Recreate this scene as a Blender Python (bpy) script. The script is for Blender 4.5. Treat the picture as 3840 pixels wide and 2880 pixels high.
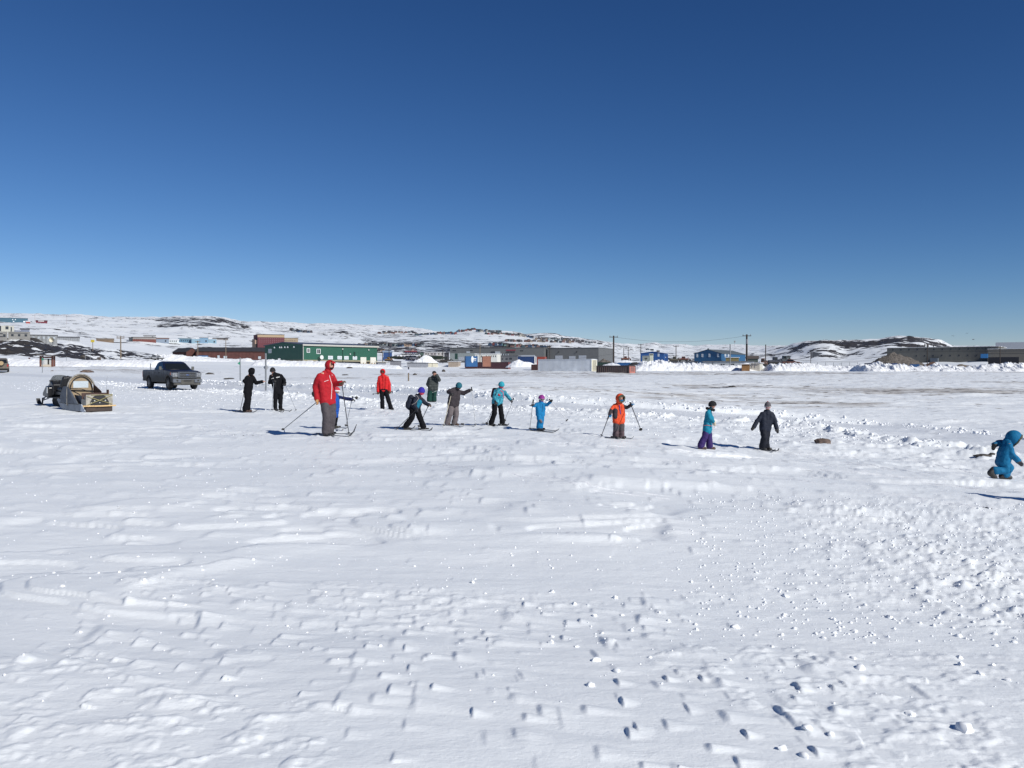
import bpy, bmesh, math, random
import numpy as np
from mathutils import Vector, Matrix, noise as mnoise

random.seed(7)
RNG = np.random.default_rng(11)
scene = bpy.context.scene
for _o in list(bpy.data.objects):
    bpy.data.objects.remove(_o)
COL = scene.collection

# ---------------------------------------------------------------- camera, sky, sun, exposure
F = 3320.0            # focal length in photograph pixels (3840 wide)
CAM_Z = 1.62
PITCH = math.atan(47.0 / F)
cam_data = bpy.data.cameras.new("camera")
cam_data.sensor_fit = 'HORIZONTAL'
cam_data.angle = 2 * math.atan(1920.0 / F)
cam_data.clip_start = 0.1
cam_data.clip_end = 20000.0
cam = bpy.data.objects.new("camera", cam_data)
cam.location = (0, 0, CAM_Z)
cam.rotation_euler = (math.pi / 2 - PITCH, 0, 0)
COL.objects.link(cam)
scene.camera = cam

SUN_EL = math.radians(34.0)
SUN_AZ = math.atan2(0.74, -0.67)          # measured from +Y towards +X
SUN_DIR = Vector((math.sin(SUN_AZ) * math.cos(SUN_EL), math.cos(SUN_AZ) * math.cos(SUN_EL), math.sin(SUN_EL)))
world = bpy.data.worlds.new("World")
scene.world = world
world.use_nodes = True
wn = world.node_tree
wn.nodes.clear()
sky_tex = wn.nodes.new("ShaderNodeTexSky")
sky_tex.sky_type = 'NISHITA'
sky_tex.sun_disc = False
sky_tex.sun_elevation = SUN_EL
sky_tex.sun_rotation = SUN_AZ
sky_tex.altitude = 50.0
sky_tex.air_density = 0.7
sky_tex.dust_density = 0.0
sky_tex.ozone_density = 6.0
bg = wn.nodes.new("ShaderNodeBackground")
bg.inputs["Strength"].default_value = 0.10
wo = wn.nodes.new("ShaderNodeOutputWorld")
# clear, dry arctic air: the same contrast curve for the whole sky, horizon to zenith
sky_sep = wn.nodes.new("ShaderNodeSeparateColor")
sky_cmb = wn.nodes.new("ShaderNodeCombineColor")
wn.links.new(sky_tex.outputs[0], sky_sep.inputs[0])
for _i, (_ref, _gain, _pow) in enumerate(((0.76, 0.245, 1.61), (1.56, 0.82, 1.33), (3.42, 2.43, 1.16))):
    _a = wn.nodes.new("ShaderNodeMath"); _a.operation = 'MULTIPLY'; _a.inputs[1].default_value = 1.0 / _ref
    _b = wn.nodes.new("ShaderNodeMath"); _b.operation = 'POWER'; _b.inputs[1].default_value = _pow
    _c = wn.nodes.new("ShaderNodeMath"); _c.operation = 'MULTIPLY'; _c.inputs[1].default_value = _gain
    wn.links.new(sky_sep.outputs[_i], _a.inputs[0]); wn.links.new(_a.outputs[0], _b.inputs[0])
    wn.links.new(_b.outputs[0], _c.inputs[0]); wn.links.new(_c.outputs[0], sky_cmb.inputs[_i])
wn.links.new(sky_cmb.outputs[0], bg.inputs["Color"])
wn.links.new(bg.outputs[0], wo.inputs["Surface"])

sun_data = bpy.data.lights.new("sun", 'SUN')
sun_data.energy = 4.35
sun_data.angle = math.radians(0.53)
sun_data.color = (1.0, 0.975, 0.91)
sun = bpy.data.objects.new("sun", sun_data)
sun.rotation_euler = (-SUN_DIR).to_track_quat('-Z', 'Y').to_euler()
COL.objects.link(sun)

scene.view_settings.view_transform = 'Standard'
scene.view_settings.look = 'None'
scene.view_settings.exposure = 0.0
scene.view_settings.gamma = 1.0
scene.view_settings.use_curve_mapping = False
try:
    scene.cycles.max_bounces = 6
    scene.cycles.diffuse_bounces = 3
    scene.cycles.use_denoising = True
except Exception:
    pass

# ---------------------------------------------------------------- projection helpers
CT, ST = math.cos(PITCH), math.sin(PITCH)

def ray(px, py):
    a = (px - 1920.0) / F
    b = -(py - 1440.0) / F
    return Vector((a, CT + b * ST, -ST + b * CT))

def at(px, py, Y):
    d = ray(px, py)
    return Vector((0, 0, CAM_Z)) + d * (Y / d.y)

# ---------------------------------------------------------------- noise
def vnoise(x, y, seed=0):
    xi = np.floor(x); yi = np.floor(y)
    fx = x - xi; fy = y - yi
    fx = fx * fx * fx * (fx * (fx * 6 - 15) + 10)
    fy = fy * fy * fy * (fy * (fy * 6 - 15) + 10)
    xi = xi.astype(np.int64); yi = yi.astype(np.int64)
    def h(ix, iy):
        v = (ix * 374761393 + iy * 668265263 + seed * 974634777) & 0xFFFFFFFF
        v = ((v ^ (v >> 13)) * 1274126177) & 0xFFFFFFFF
        v = ((v ^ (v >> 16)) * 2246822519) & 0xFFFFFFFF
        v = v ^ (v >> 15)
        return v.astype(np.float64) / 4294967295.0
    a = h(xi, yi); b = h(xi + 1, yi); c = h(xi, yi + 1); d = h(xi + 1, yi + 1)
    return (a + (b - a) * fx) * (1 - fy) + (c + (d - c) * fx) * fy

def fbm(x, y, octs=4, seed=0, gain=0.5):
    s = np.zeros_like(x); amp = 1.0; tot = 0.0
    for i in range(octs):
        s += amp * vnoise(x, y, seed + i * 17)
        tot += amp
        amp *= gain
        x = x * 2.03 + 13.7; y = y * 2.03 + 7.1
    return s / tot

def sstep(a, b, x):
    t = np.clip((x - a) / (b - a), 0, 1)
    return t * t * (3 - 2 * t)

# ---------------------------------------------------------------- terrain height field
def _tab(pairs, blur=9):
    g = np.arange(-400, 4241, 5.0)
    p = np.array(pairs, float)
    v = np.interp(g, p[:, 0], p[:, 1])
    if blur > 1:
        k = np.hanning(blur + 2)[1:-1]; k /= k.sum()
        vp = np.pad(v, blur // 2, mode='edge')
        v = np.convolve(vp, k, mode='valid')
    return g, v

SKYLINE = [(0,1178),(200,1183),(300,1182),(340,1186),(400,1194),(480,1193),(600,1193),(700,1190),(781,1187),(850,1194),(900,1206),(940,1210),
 (1040,1209),(1100,1211),(1160,1217),(1240,1215),(1300,1216),(1400,1222),(1500,1226),(1580,1233),(1630,1243),(1700,1250),(1750,1240),(1800,1238),(1860,1239),
 (1900,1244),(1960,1252),(2000,1254),(2050,1252),(2080,1254),(2120,1263),(2200,1272),(2280,1284),(2330,1289),(2400,1293),(2420,1289),(2450,1286),
 (2480,1292),(2540,1291),(2600,1297),(2650,1294),(2760,1293),(2850,1298),(3840,1299)]
LAYERS = [  # distance table, picture row table
 ([(0,215),(400,235),(700,300),(3840,300)],
  [(0,1333),(200,1331),(300,1336),(420,1346),(480,1348),(700,1352),(1000,1361),(1137,1362),(1400,1368),(1600,1374),(1900,1376),(2300,1380),(2700,1382),(3000,1384),(3840,1386)], 41),
 ([(0,290),(400,330),(700,450),(1137,520),(1600,500),(2300,520),(3000,560),(3840,560)],
  [(0,1275),(100,1273),(200,1288),(300,1308),(420,1322),(480,1330),(700,1347),(1000,1350),(1400,1352),(1600,1352),(1900,1362),(2300,1368),(2700,1370),(3000,1362),(3200,1354),(3400,1348),(3840,1350)], 31),
 ([(0,480),(400,550),(700,650),(1137,750),(1600,800),(2300,850),(2600,1000),(2900,800),(3000,700),(3400,720),(3840,760)],
  [(0,1262),(200,1270),(420,1290),(700,1295),(860,1290),(1137,1292),(1400,1312),(1600,1320),(1700,1313),(1900,1306),(2100,1304),(2300,1330),(2500,1340),(2700,1343),(2900,1340),(3000,1330),(3060,1312),(3100,1310),(3160,1330),(3240,1318),(3340,1300),(3450,1305),(3560,1326),(3840,1333)], 15),
 ([(0,900),(400,900),(700,1000),(1137,1200),(1600,1300),(2100,1300),(2300,1350),(2600,1900),(2860,1500),(2960,1000),(3560,950),(3840,1000)],
  [(0,1210),(200,1216),(480,1240),(600,1236),(700,1224),(860,1240),(1000,1252),(1137,1262),(1300,1266),(1400,1274),(1600,1268),(1700,1268),(1900,1274),(2100,1286),(2200,1294),(2300,1309),(2400,1319),(2500,1323),(2700,1323),(2850,1318),(2920,1308),(2960,1300),(2990,1291),(3010,1285),(3060,1280),(3100,1276),(3180,1280),(3240,1280),(3290,1278),(3340,1268),(3380,1263),(3410,1263),(3470,1271),(3520,1284),(3550,1298),(3590,1312),(3840,1316)], 5),
 ([(0,1700),(300,1700),(480,1500),(760,1500),(900,1600),(1137,2000),(1400,2200),(1600,2200),(1700,2000),(1900,1800),(2100,1700),(2300,1900),(2430,2600),(2700,3600),(3840,3600)],
  SKYLINE, 5),
 ([(0,6500),(3840,6500)], [(p, y + 9) for p, y in SKYLINE], 5),
]
LT = []
for dtab, ytab, bl in LAYERS:
    g, dv = _tab(dtab, 41)
    _, yv = _tab(ytab, bl)
    z = CAM_Z - (yv - 1393.0) / F * dv * 1.0
    LT.append((g, dv, z))

_SY = [(-50,0),(0,0),(34,0.0),(40,.08),(46,.22),(60,.47),(80,.80),(95,1.02),(130,1.45),(184,1.65),(260,1.8)]
_sy_g = np.arange(-50, 261, 0.5)
_p = np.array(_SY, float)
_sy_v = np.interp(_sy_g, _p[:, 0], _p[:, 1])
_k = np.hanning(23); _k /= _k.sum()
_sy_v = np.convolve(np.pad(_sy_v, 11, mode='edge'), _k, mode='valid')

def near_z(x, y):
    s = np.interp(y, _sy_g, _sy_v)
    xr = np.clip(x - 0.5, 0, 14)
    tilt = 0.047 * xr * xr / (xr + 1.2)
    tilt = tilt * (1 - sstep(30, 120, y)) * sstep(-5, 10, y + 3)
    return s - tilt

_L0_G, _L0_V = _tab([(0,1374),(300,1377),(480,1379),(700,1386),(1000,1390),(1600,1392),(2000,1393),(2800,1393.5),(3400,1395),(3840,1396)], 61)

def base_z(x, y):
    """large forms of the ground, before the ploughed road and the crust relief"""
    r = np.sqrt(x * x + y * y)
    Y = np.maximum(y, 0.5 * r)
    px = np.clip(1920 + F * x / np.maximum(Y, 1e-3), -400, 4240)
    zn = near_z(x, np.where(y > 0, y, 0.0))
    z0 = CAM_Z - (np.interp(px, _L0_G, _L0_V) - 1393.0) / F * 184.0
    w = sstep(95, 184, Y)
    z = zn * (1 - w) + z0 * w
    dprev = np.full_like(x, 184.0); zprev = z0
    for (g, dv, zv) in LT:
        d = np.interp(px, g, dv); zz = np.interp(px, g, zv)
        t = (Y - dprev) / np.maximum(d - dprev, 1e-3)
        z = np.where(Y > dprev, zprev + (zz - zprev) * np.clip(t, 0, 1), z)
        dprev, zprev = d, zz
    return z

def _hit_with(fn, px, py, lo=2.5, hi=6400.0):
    d = ray(px, py)
    Ys = np.geomspace(lo, hi, 2600)
    t = Ys / d.y
    zz = CAM_Z + d.z * t
    g = fn(d.x * t, Ys)
    below = np.nonzero(zz < g)[0]
    if len(below) == 0:
        i = int(np.argmin(zz - g))
        return Vector((d.x * t[i], Ys[i], g[i]))
    i = below[0]
    if i == 0:
        Yh = Ys[0]
    else:
        a = zz[i-1] - g[i-1]; b = g[i] - zz[i]
        Yh = Ys[i-1] + (Ys[i] - Ys[i-1]) * a / max(a + b, 1e-9)
    th = Yh / d.y
    x = d.x * th
    return Vector((x, Yh, float(fn(np.array([x]), np.array([Yh]))[0])))

# ploughed road: foot of its far cut wall, from the far left to the near right
ROAD_PX = [(-500,1388),(0,1397),(400,1415),(640,1431),(1000,1455),(1480,1478),(1975,1508),(2400,1536),(2687,1554),(2958,1568),(3342,1591),(3840,1650),(4300,1700)]
ROAD_H = [.10,.10,.14,.2,.32,.44,.30,.26,.25,.22,.05,.0,.0]
ROAD = []
for p, h in zip(ROAD_PX, ROAD_H):
    v = _hit_with(lambda x, y: near_z(x, y) if False else base_z(x, y), p[0], p[1])
    ROAD.append((v.x, v.y, h))
ROADA = np.array(ROAD)

def road_sd(x, y):
    """signed distance to the wall foot (positive beyond the wall) and wall height there"""
    best = np.full(x.shape, 1e9); sgn = np.ones(x.shape); hh = np.zeros(x.shape)
    for i in range(len(ROADA) - 1):
        ax, ay, ah = ROADA[i]; bx, by, bh = ROADA[i + 1]
        dx, dy = bx - ax, by - ay
        L2 = dx * dx + dy * dy
        t = np.clip(((x - ax) * dx + (y - ay) * dy) / L2, 0, 1)
        qx = x - (ax + t * dx); qy = y - (ay + t * dy)
        d = np.hypot(qx, qy)
        m = d < best
        cr = dx * (y - ay) - dy * (x - ax)
        best = np.where(m, d, best)
        sgn = np.where(m, np.where(cr > 0, 1.0, -1.0), sgn)
        hh = np.where(m, ah + t * (bh - ah), hh)
    return best * sgn, hh

ROAD_W = 4.6

def ground(x, y, detail=True):
    x = np.asarray(x, float); y = np.asarray(y, float)
    z = base_z(x, y)
    r = np.hypot(x, y)
    Y = np.maximum(y, 0.5 * r)
    m = (Y > 12) & (Y < 190)
    if m.any():
        xs, ys = x[m], y[m]
        sd, h = road_sd(xs, ys)
        jag = (fbm(xs * 0.5, ys * 0.5, 2, 5) - .5) * 0.5
        crumble = fbm(xs * 3.1, ys * 3.1, 3, 6)
        top = h * (0.80 + 0.5 * (fbm(xs * .35, ys * .35, 3, 8) - .2)) + (crumble - .5) * 0.16 * np.minimum(h / .3, 1) * sstep(.12, .3, sd)
        wall = sstep(0.0, 0.36, sd + jag * 0.3) * np.maximum(top, 0) * (1 - 0.85 * sstep(0.4, 9.0, sd))
        near_b = np.exp(-((sd + ROAD_W + 1.0) / 0.9) ** 2)
        berm = near_b * (0.05 + 0.20 * np.maximum(crumble - .42, 0) * 2) * sstep(16, 24, Y[m]) * (1 - sstep(60, 100, Y[m]))
        rough = sstep(-16, -6, sd) * (1 - sstep(-ROAD_W, -ROAD_W + .6, sd))
        lumps = rough * (np.maximum(fbm(xs * 2.2, ys * 2.2, 4, 9, .6) - .52, 0) * 0.26)
        calm = sstep(3.2, 5.5, np.hypot(xs + 22.7, ys - 59.0))
        z[m] += wall + (berm + lumps) * calm
        # wind-packed ripples on the plain beyond the road
        far_m = sstep(1, 5, sd)
        z[m] += far_m * ((fbm(xs * .16, ys * .5, 5, 21, .6) - .5) * 0.34 + (fbm(xs * .7, ys * 1.3, 3, 22, .6) - .5) * 0.12) * sstep(30, 60, Y[m])
    if detail:
        n = Y < 75
        if n.any():
            z[n] += crust(x[n], y[n])
    f = Y > 180
    if f.any():
        xs, ys = x[f], y[f]
        amp = np.clip((Y[f] - 180) / 1200.0, 0, 1)
        z[f] += (fbm(xs * .02, ys * .02, 3, 31, .5) - .5) * (1.5 + 8 * amp) * sstep(180, 260, Y[f])
        pxf = 1920 + F * xs / np.maximum(Y[f], 1)
        outc = (1 - sstep(420, 700, pxf)) * sstep(205, 230, Y[f]) * (1 - sstep(300, 430, Y[f]))
        z[f] += outc * (fbm(xs * .16, ys * .16, 4, 39, .55) - .5) * 4.0
        rh = sstep(2950, 3050, pxf) * (1 - sstep(3500, 3600, pxf)) * sstep(640, 760, Y[f]) * (1 - sstep(1000, 1100, Y[f]))
        z[f] += rh * (fbm(xs * .035, ys * .035, 4, 40, .55) - .5) * 9.0
        z[f] += (fbm(xs * .09, ys * .09, 2, 37) - .5) * (.9 + .5 * amp) * sstep(190, 260, Y[f])
    return z

def _h(ix, iy, k):
    v = (ix * 73856093 + iy * 19349663 + k * 83492791) & 0xFFFFFFFF
    v = ((v ^ (v >> 13)) * 1274126177) & 0xFFFFFFFF
    v = ((v ^ (v >> 16)) * 2246822519) & 0xFFFFFFFF
    return ((v ^ (v >> 15)) & 0xFFFFFF) / 16777216.0

def tails(x, y, cx, cy, seed, prob):
    """wind tails: little knobs, steep to the left, tapering to the right"""
    out = np.zeros_like(x)
    ci = np.floor(x / cx).astype(np.int64); cj = np.floor(y / cy).astype(np.int64)
    for di in (-1, 0, 1):
        for dj in (-1, 0, 1):
            i, j = ci + di, cj + dj
            s = seed * 31
            qx = (i + _h(i, j, s)) * cx; qy = (j + _h(i, j, s + 1)) * cy
            L = cx * (.22 + .75 * _h(i, j, s + 2) ** 2); w = cy * (.38 + .42 * _h(i, j, s + 3))
            A = .25 + .75 * _h(i, j, s + 4) ** 1.5
            dx = (x - qx) / L; dy = (y - qy + .10 * (x - qx)) / (w * (1 - .45 * np.clip(dx, 0, 1)))
            prof = np.where(dx < 0, sstep(-.16, 0, dx), np.clip(1 - dx, 0, 1) ** 1.15)
            out = np.maximum(out, np.where(_h(i, j, s + 5) < prob, A * prof * np.clip(1 - dy * dy, 0, 1) ** 1.2, 0))
    return out

def crust(x, y):
    """wind crust: broad drifts, short scarps, tapering wind tails and small lumps"""
    Y = np.maximum(y, 1.0)
    fade = 1 - sstep(30, 70, Y)
    wx = x + 0.8 * (fbm(x * .25, y * .25, 3, 41) - .5)
    wy = y + 1.6 * (fbm(x * .22 + 9, y * .22, 3, 42) - .5)
    drift = (fbm(wx * .12, wy * .30, 3, 43) - .5) * 0.20
    plates = fbm(wx * .42, wy * .75, 3, 44)
    pm = sstep(.50, .58, fbm(x * .30 + 20, y * .42 + 4, 2, 52)) * .9 + .1
    sc = (sstep(-.012, .012, plates - .50) + .8 * sstep(-.012, .012, plates - .60) + .8 * sstep(-.012, .012, plates - .40) - 1.3) * 0.030 * pm
    rmask = sstep(.44, .56, fbm(x * .22 + 3, y * .38, 3, 45) - .05 * sstep(0, 4, x) * (1 - sstep(7, 10, y)))
    dense = np.maximum(rmask, .75 * sstep(8, 12, y))
    z = drift + sc * sstep(2, 4, Y)
    z += tails(wx, wy, .80, .26, 3, .22 + .7 * dense) * (.006 + .019 * dense)
    near = 1 - sstep(6, 9, Y)
    z += tails(wx + 3.3, wy + 1.7, .38, .12, 5, .15 + .8 * dense) * (.005 + .015 * dense) * near
    z += tails(wx - 5.1, wy + .7, 1.5, .55, 7, .7) * .045 * sstep(9, 14, Y)
    z += (fbm(wx * .9, wy * 2.4, 3, 48) - .5) * 0.020
    # broken, knobbly crust to the right
    kn = sstep(1.2, 3.0, x - .12 * y) * sstep(5.2, 6.6, y) * (1 - sstep(11, 14, y)) * sstep(.40, .52, fbm(x * .3, y * .4, 2, 53) + .06)
    z += kn * np.maximum(fbm(x * 7.5, y * 9.5, 3, 49, .6) - .46, 0) * .105
    kl = sstep(.50, .60, fbm(x * .35 + 7, y * .5 + 2, 2, 54)) * (1 - sstep(7, 9, y))
    z += kl * np.maximum(fbm(x * 7.0, y * 9.0, 3, 55, .6) - .50, 0) * .045
    return z * fade

def gz(x, y):
    return float(ground(np.array([x], float), np.array([y], float))[0])

def hit(px, py):
    return _hit_with(lambda x, y: ground(x, y), px, py)

# ---------------------------------------------------------------- materials
MATS = {}
def mat(name, color, rough=0.7, metal=0.0, var=0.12, scale=6.0, bump=0.0, bscale=None, dirt=None, dirt_z=None, spec=0.5, alpha=None, trans=0.0):
    """plain procedural material: base colour with grain, optional grime towards the object's foot"""
    if name in MATS:
        return MATS[name]
    m = bpy.data.materials.new(name)
    m.use_nodes = True
    nt = m.node_tree
    p = nt.nodes["Principled BSDF"]
    p.inputs["Roughness"].default_value = rough
    p.inputs["Metallic"].default_value = metal
    p.inputs["Specular IOR Level"].default_value = spec
    if trans:
        p.inputs["Transmission Weight"].default_value = trans
    if alpha is not None:
        p.inputs["Alpha"].default_value = alpha
    tc = nt.nodes.new("ShaderNodeTexCoord")
    nz = nt.nodes.new("ShaderNodeTexNoise")
    nz.inputs["Scale"].default_value = scale
    nz.inputs["Detail"].default_value = 5
    nt.links.new(tc.outputs["Object"], nz.inputs["Vector"])
    rp = nt.nodes.new("ShaderNodeMapRange")
    rp.inputs[1].default_value = 0.3; rp.inputs[2].default_value = 0.7
    rp.inputs[3].default_value = 1 - var; rp.inputs[4].default_value = 1 + var
    nt.links.new(nz.outputs["Fac"], rp.inputs[0])
    hv = nt.nodes.new("ShaderNodeMix"); hv.data_type = 'RGBA'; hv.blend_type = 'MULTIPLY'
    hv.inputs[0].default_value = 1.0
    hv.inputs[6].default_value = (*color, 1)
    nt.links.new(rp.outputs[0], hv.inputs[7])
    out = hv.outputs[2]
    if dirt is not None:
        sp = nt.nodes.new("ShaderNodeSeparateXYZ")
        nt.links.new(tc.outputs["Object"], sp.inputs[0])
        ad = nt.nodes.new("ShaderNodeMath"); ad.operation = 'MULTIPLY_ADD'
        nt.links.new(nz.outputs["Fac"], ad.inputs[0]); ad.inputs[1].default_value = -0.8
        nt.links.new(sp.outputs[2], ad.inputs[2])
        mr = nt.nodes.new("ShaderNodeMapRange")
        mr.inputs[1].default_value = dirt_z[0] - .4; mr.inputs[2].default_value = dirt_z[1] - .4
        mr.inputs[3].default_value = dirt_z[2] if len(dirt_z) > 2 else 0.9; mr.inputs[4].default_value = 0.0
        nt.links.new(ad.outputs[0], mr.inputs[0])
        mx = nt.nodes.new("ShaderNodeMix"); mx.data_type = 'RGBA'
        nt.links.new(mr.outputs[0], mx.inputs[0])
        nt.links.new(out, mx.inputs[6]); mx.inputs[7].default_value = (*dirt, 1)
        out = mx.outputs[2]
        rm = nt.nodes.new("ShaderNodeMapRange")
        rm.inputs[3].default_value = rough; rm.inputs[4].default_value = 0.85
        nt.links.new(mr.outputs[0], rm.inputs[0])
        nt.links.new(rm.outputs[0], p.inputs["Roughness"])
    nt.links.new(out, p.inputs["Base Color"])
    if bump:
        nb = nt.nodes.new("ShaderNodeTexNoise")
        nb.inputs["Scale"].default_value = bscale or scale * 2
        nb.inputs["Detail"].default_value = 4
        nt.links.new(tc.outputs["Object"], nb.inputs["Vector"])
        bp = nt.nodes.new("ShaderNodeBump")
        bp.inputs["Strength"].default_value = 1.0
        bp.inputs["Distance"].default_value = bump
        nt.links.new(nb.outputs["Fac"], bp.inputs["Height"])
        nt.links.new(bp.outputs[0], p.inputs["Normal"])
    MATS[name] = m
    return m

def ribbed(name, color, pitch=0.28, axis=0, depth=0.03, rough=0.6, var=0.1, streak=None, metal=0.0):
    """profiled sheet metal: ribs as relief, faint streaks of rust or grime"""
    if name in MATS:
        return MATS[name]
    m = mat(name, color, rough, metal, var, 0.8)
    nt = m.node_tree
    p = nt.nodes["Principled BSDF"]
    tc = [n for n in nt.nodes if n.type == 'TEX_COORD'][0]
    wv = nt.nodes.new("ShaderNodeTexWave")
    wv.wave_type = 'BANDS'; wv.bands_direction = 'XYZ'[axis]
    wv.inputs["Scale"].default_value = 1.0 / pitch / 3.18
    nt.links.new(tc.outputs["Object"], wv.inputs["Vector"])
    bp = nt.nodes.new("ShaderNodeBump")
    bp.inputs["Distance"].default_value = depth
    nt.links.new(wv.outputs["Fac"], bp.inputs["Height"])
    nt.links.new(bp.outputs[0], p.inputs["Normal"])
    if streak:
        mp = nt.nodes.new("ShaderNodeMapping")
        mp.inputs["Scale"].default_value = (2.2, 2.2, 0.25)
        nt.links.new(tc.outputs["Object"], mp.inputs[0])
        ns = nt.nodes.new("ShaderNodeTexNoise"); ns.inputs["Scale"].default_value = 1.2; ns.inputs["Detail"].default_value = 5
        nt.links.new(mp.outputs[0], ns.inputs["Vector"])
        mr = nt.nodes.new("ShaderNodeMapRange"); mr.inputs[1].default_value = .52; mr.inputs[2].default_value = .75
        mr.inputs[3].default_value = 0; mr.inputs[4].default_value = .7
        nt.links.new(ns.outputs["Fac"], mr.inputs[0])
        mx = nt.nodes.new("ShaderNodeMix"); mx.data_type = 'RGBA'
        src = p.inputs["Base Color"].links[0].from_socket
        nt.links.new(mr.outputs[0], mx.inputs[0]); nt.links.new(src, mx.inputs[6]); mx.inputs[7].default_value = (*streak, 1)
        nt.links.new(mx.outputs[2], p.inputs["Base Color"])
    return m

def snow_material():
    m = bpy.data.materials.new("snow_ground")
    m.use_nodes = True
    nt = m.node_tree
    N = nt.nodes.new; L = nt.links.new
    p = nt.nodes["Principled BSDF"]
    p.inputs["Roughness"].default_value = 0.55
    p.inputs["Specular IOR Level"].default_value = 0.35
    tc = N("ShaderNodeTexCoord")
    at_ = N("ShaderNodeAttribute"); at_.attribute_name = "cover"
    sep = N("ShaderNodeSeparateColor"); L(at_.outputs["Color"], sep.inputs[0])
    # snow tint
    n0 = N("ShaderNodeTexNoise"); n0.inputs["Scale"].default_value = 0.6; n0.inputs["Detail"].default_value = 6
    L(tc.outputs["Object"], n0.inputs["Vector"])
    c0 = N("ShaderNodeMix"); c0.data_type = 'RGBA'
    c0.inputs[6].default_value = (0.80, 0.832, 0.858, 1); c0.inputs[7].default_value = (0.90, 0.912, 0.915, 1)
    L(n0.outputs["Fac"], c0.inputs[0])
    # wind-blown grit and dead grass showing through the crust
    mpd = N("ShaderNodeMapping"); mpd.inputs["Scale"].default_value = (0.22, 0.55, 1)
    L(tc.outputs["Object"], mpd.inputs[0])
    nd = N("ShaderNodeTexNoise"); nd.inputs["Scale"].default_value = 1.0; nd.inputs["Detail"].default_value = 9; nd.inputs["Roughness"].default_value = .7
    L(mpd.outputs[0], nd.inputs["Vector"])
    ad = N("ShaderNodeMath"); ad.operation = 'MULTIPLY_ADD'; L(sep.outputs[1], ad.inputs[0]); ad.inputs[1].default_value = 0.42
    L(nd.outputs["Fac"], ad.inputs[2])
    md = N("ShaderNodeMapRange"); md.inputs[1].default_value = .72; md.inputs[2].default_value = .90; md.inputs[3].default_value = 0; md.inputs[4].default_value = .8
    L(ad.outputs[0], md.inputs[0])
    mpd2 = N("ShaderNodeMapping"); mpd2.inputs["Scale"].default_value = (0.8, 1.3, 1)
    L(tc.outputs["Object"], mpd2.inputs[0])
    nd2 = N("ShaderNodeTexNoise"); nd2.inputs["Scale"].default_value = 1.0; nd2.inputs["Detail"].default_value = 6; nd2.inputs["Roughness"].default_value = .62
    L(mpd2.outputs[0], nd2.inputs["Vector"])
    ad2 = N("ShaderNodeMath"); ad2.operation = 'MULTIPLY_ADD'; L(sep.outputs[1], ad2.inputs[0]); ad2.inputs[1].default_value = 0.20
    L(nd2.outputs["Fac"], ad2.inputs[2])
    md2 = N("ShaderNodeMapRange"); md2.inputs[1].default_value = .69; md2.inputs[2].default_value = .75; md2.inputs[3].default_value = 0; md2.inputs[4].default_value = .85
    L(ad2.outputs[0], md2.inputs[0])
    c1 = N("ShaderNodeMix"); c1.data_type = 'RGBA'; L(md.outputs[0], c1.inputs[0]); L(c0.outputs[2], c1.inputs[6]); c1.inputs[7].default_value = (0.42, 0.385, 0.34, 1)
    c1b = N("ShaderNodeMix"); c1b.data_type = 'RGBA'; L(md2.outputs[0], c1b.inputs[0]); L(c1.outputs[2], c1b.inputs[6]); c1b.inputs[7].default_value = (0.20, 0.175, 0.15, 1)
    c1 = c1b
    # bare rock
    mpr = N("ShaderNodeMapping"); mpr.inputs["Scale"].default_value = (0.030, 0.040, 0.12)
    L(tc.outputs["Object"], mpr.inputs[0])
    nr = N("ShaderNodeTexNoise"); nr.inputs["Scale"].default_value = 1.0; nr.inputs["Detail"].default_value = 7; nr.inputs["Roughness"].default_value = .56
    L(mpr.outputs[0], nr.inputs["Vector"])
    nr2 = N("ShaderNodeTexNoise"); nr2.inputs["Scale"].default_value = 4.3; nr2.inputs["Detail"].default_value = 5; nr2.inputs["Roughness"].default_value = .55
    L(mpr.outputs[0], nr2.inputs["Vector"])
    nmx = N("ShaderNodeMix"); nmx.data_type = 'FLOAT'; nmx.inputs[0].default_value = .45; L(nr.outputs["Fac"], nmx.inputs[2]); L(nr2.outputs["Fac"], nmx.inputs[3])
    nr3 = N("ShaderNodeTexNoise"); nr3.inputs["Scale"].default_value = 5.2; nr3.inputs["Detail"].default_value = 6; nr3.inputs["Roughness"].default_value = .55
    L(mpr.outputs[0], nr3.inputs["Vector"])
    nm3 = N("ShaderNodeMix"); nm3.data_type = 'FLOAT'; L(at_.outputs["Alpha"], nm3.inputs[0]); L(nmx.outputs[0], nm3.inputs[2]); L(nr3.outputs["Fac"], nm3.inputs[3])
    nmx = nm3
    ar = N("ShaderNodeMath"); ar.operation = 'MULTIPLY_ADD'; L(sep.outputs[0], ar.inputs[0]); ar.inputs[1].default_value = 0.36
    L(nmx.outputs[0], ar.inputs[2])
    mr = N("ShaderNodeMapRange"); mr.inputs[1].default_value = .690; mr.inputs[2].default_value = .702
    L(ar.outputs[0], mr.inputs[0])
    nk = N("ShaderNodeTexNoise"); nk.inputs["Scale"].default_value = .5; nk.inputs["Detail"].default_value = 6
    L(tc.outputs["Object"], nk.inputs["Vector"])
    ck = N("ShaderNodeMix"); ck.data_type = 'RGBA'; L(nk.outputs["Fac"], ck.inputs[0])
    ck.inputs[6].default_value = (0.020, 0.019, 0.020, 1); ck.inputs[7].default_value = (0.085, 0.074, 0.064, 1)
    c2 = N("ShaderNodeMix"); c2.data_type = 'RGBA'; L(mr.outputs[0], c2.inputs[0]); L(c1.outputs[2], c2.inputs[6]); L(ck.outputs[2], c2.inputs[7])
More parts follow.
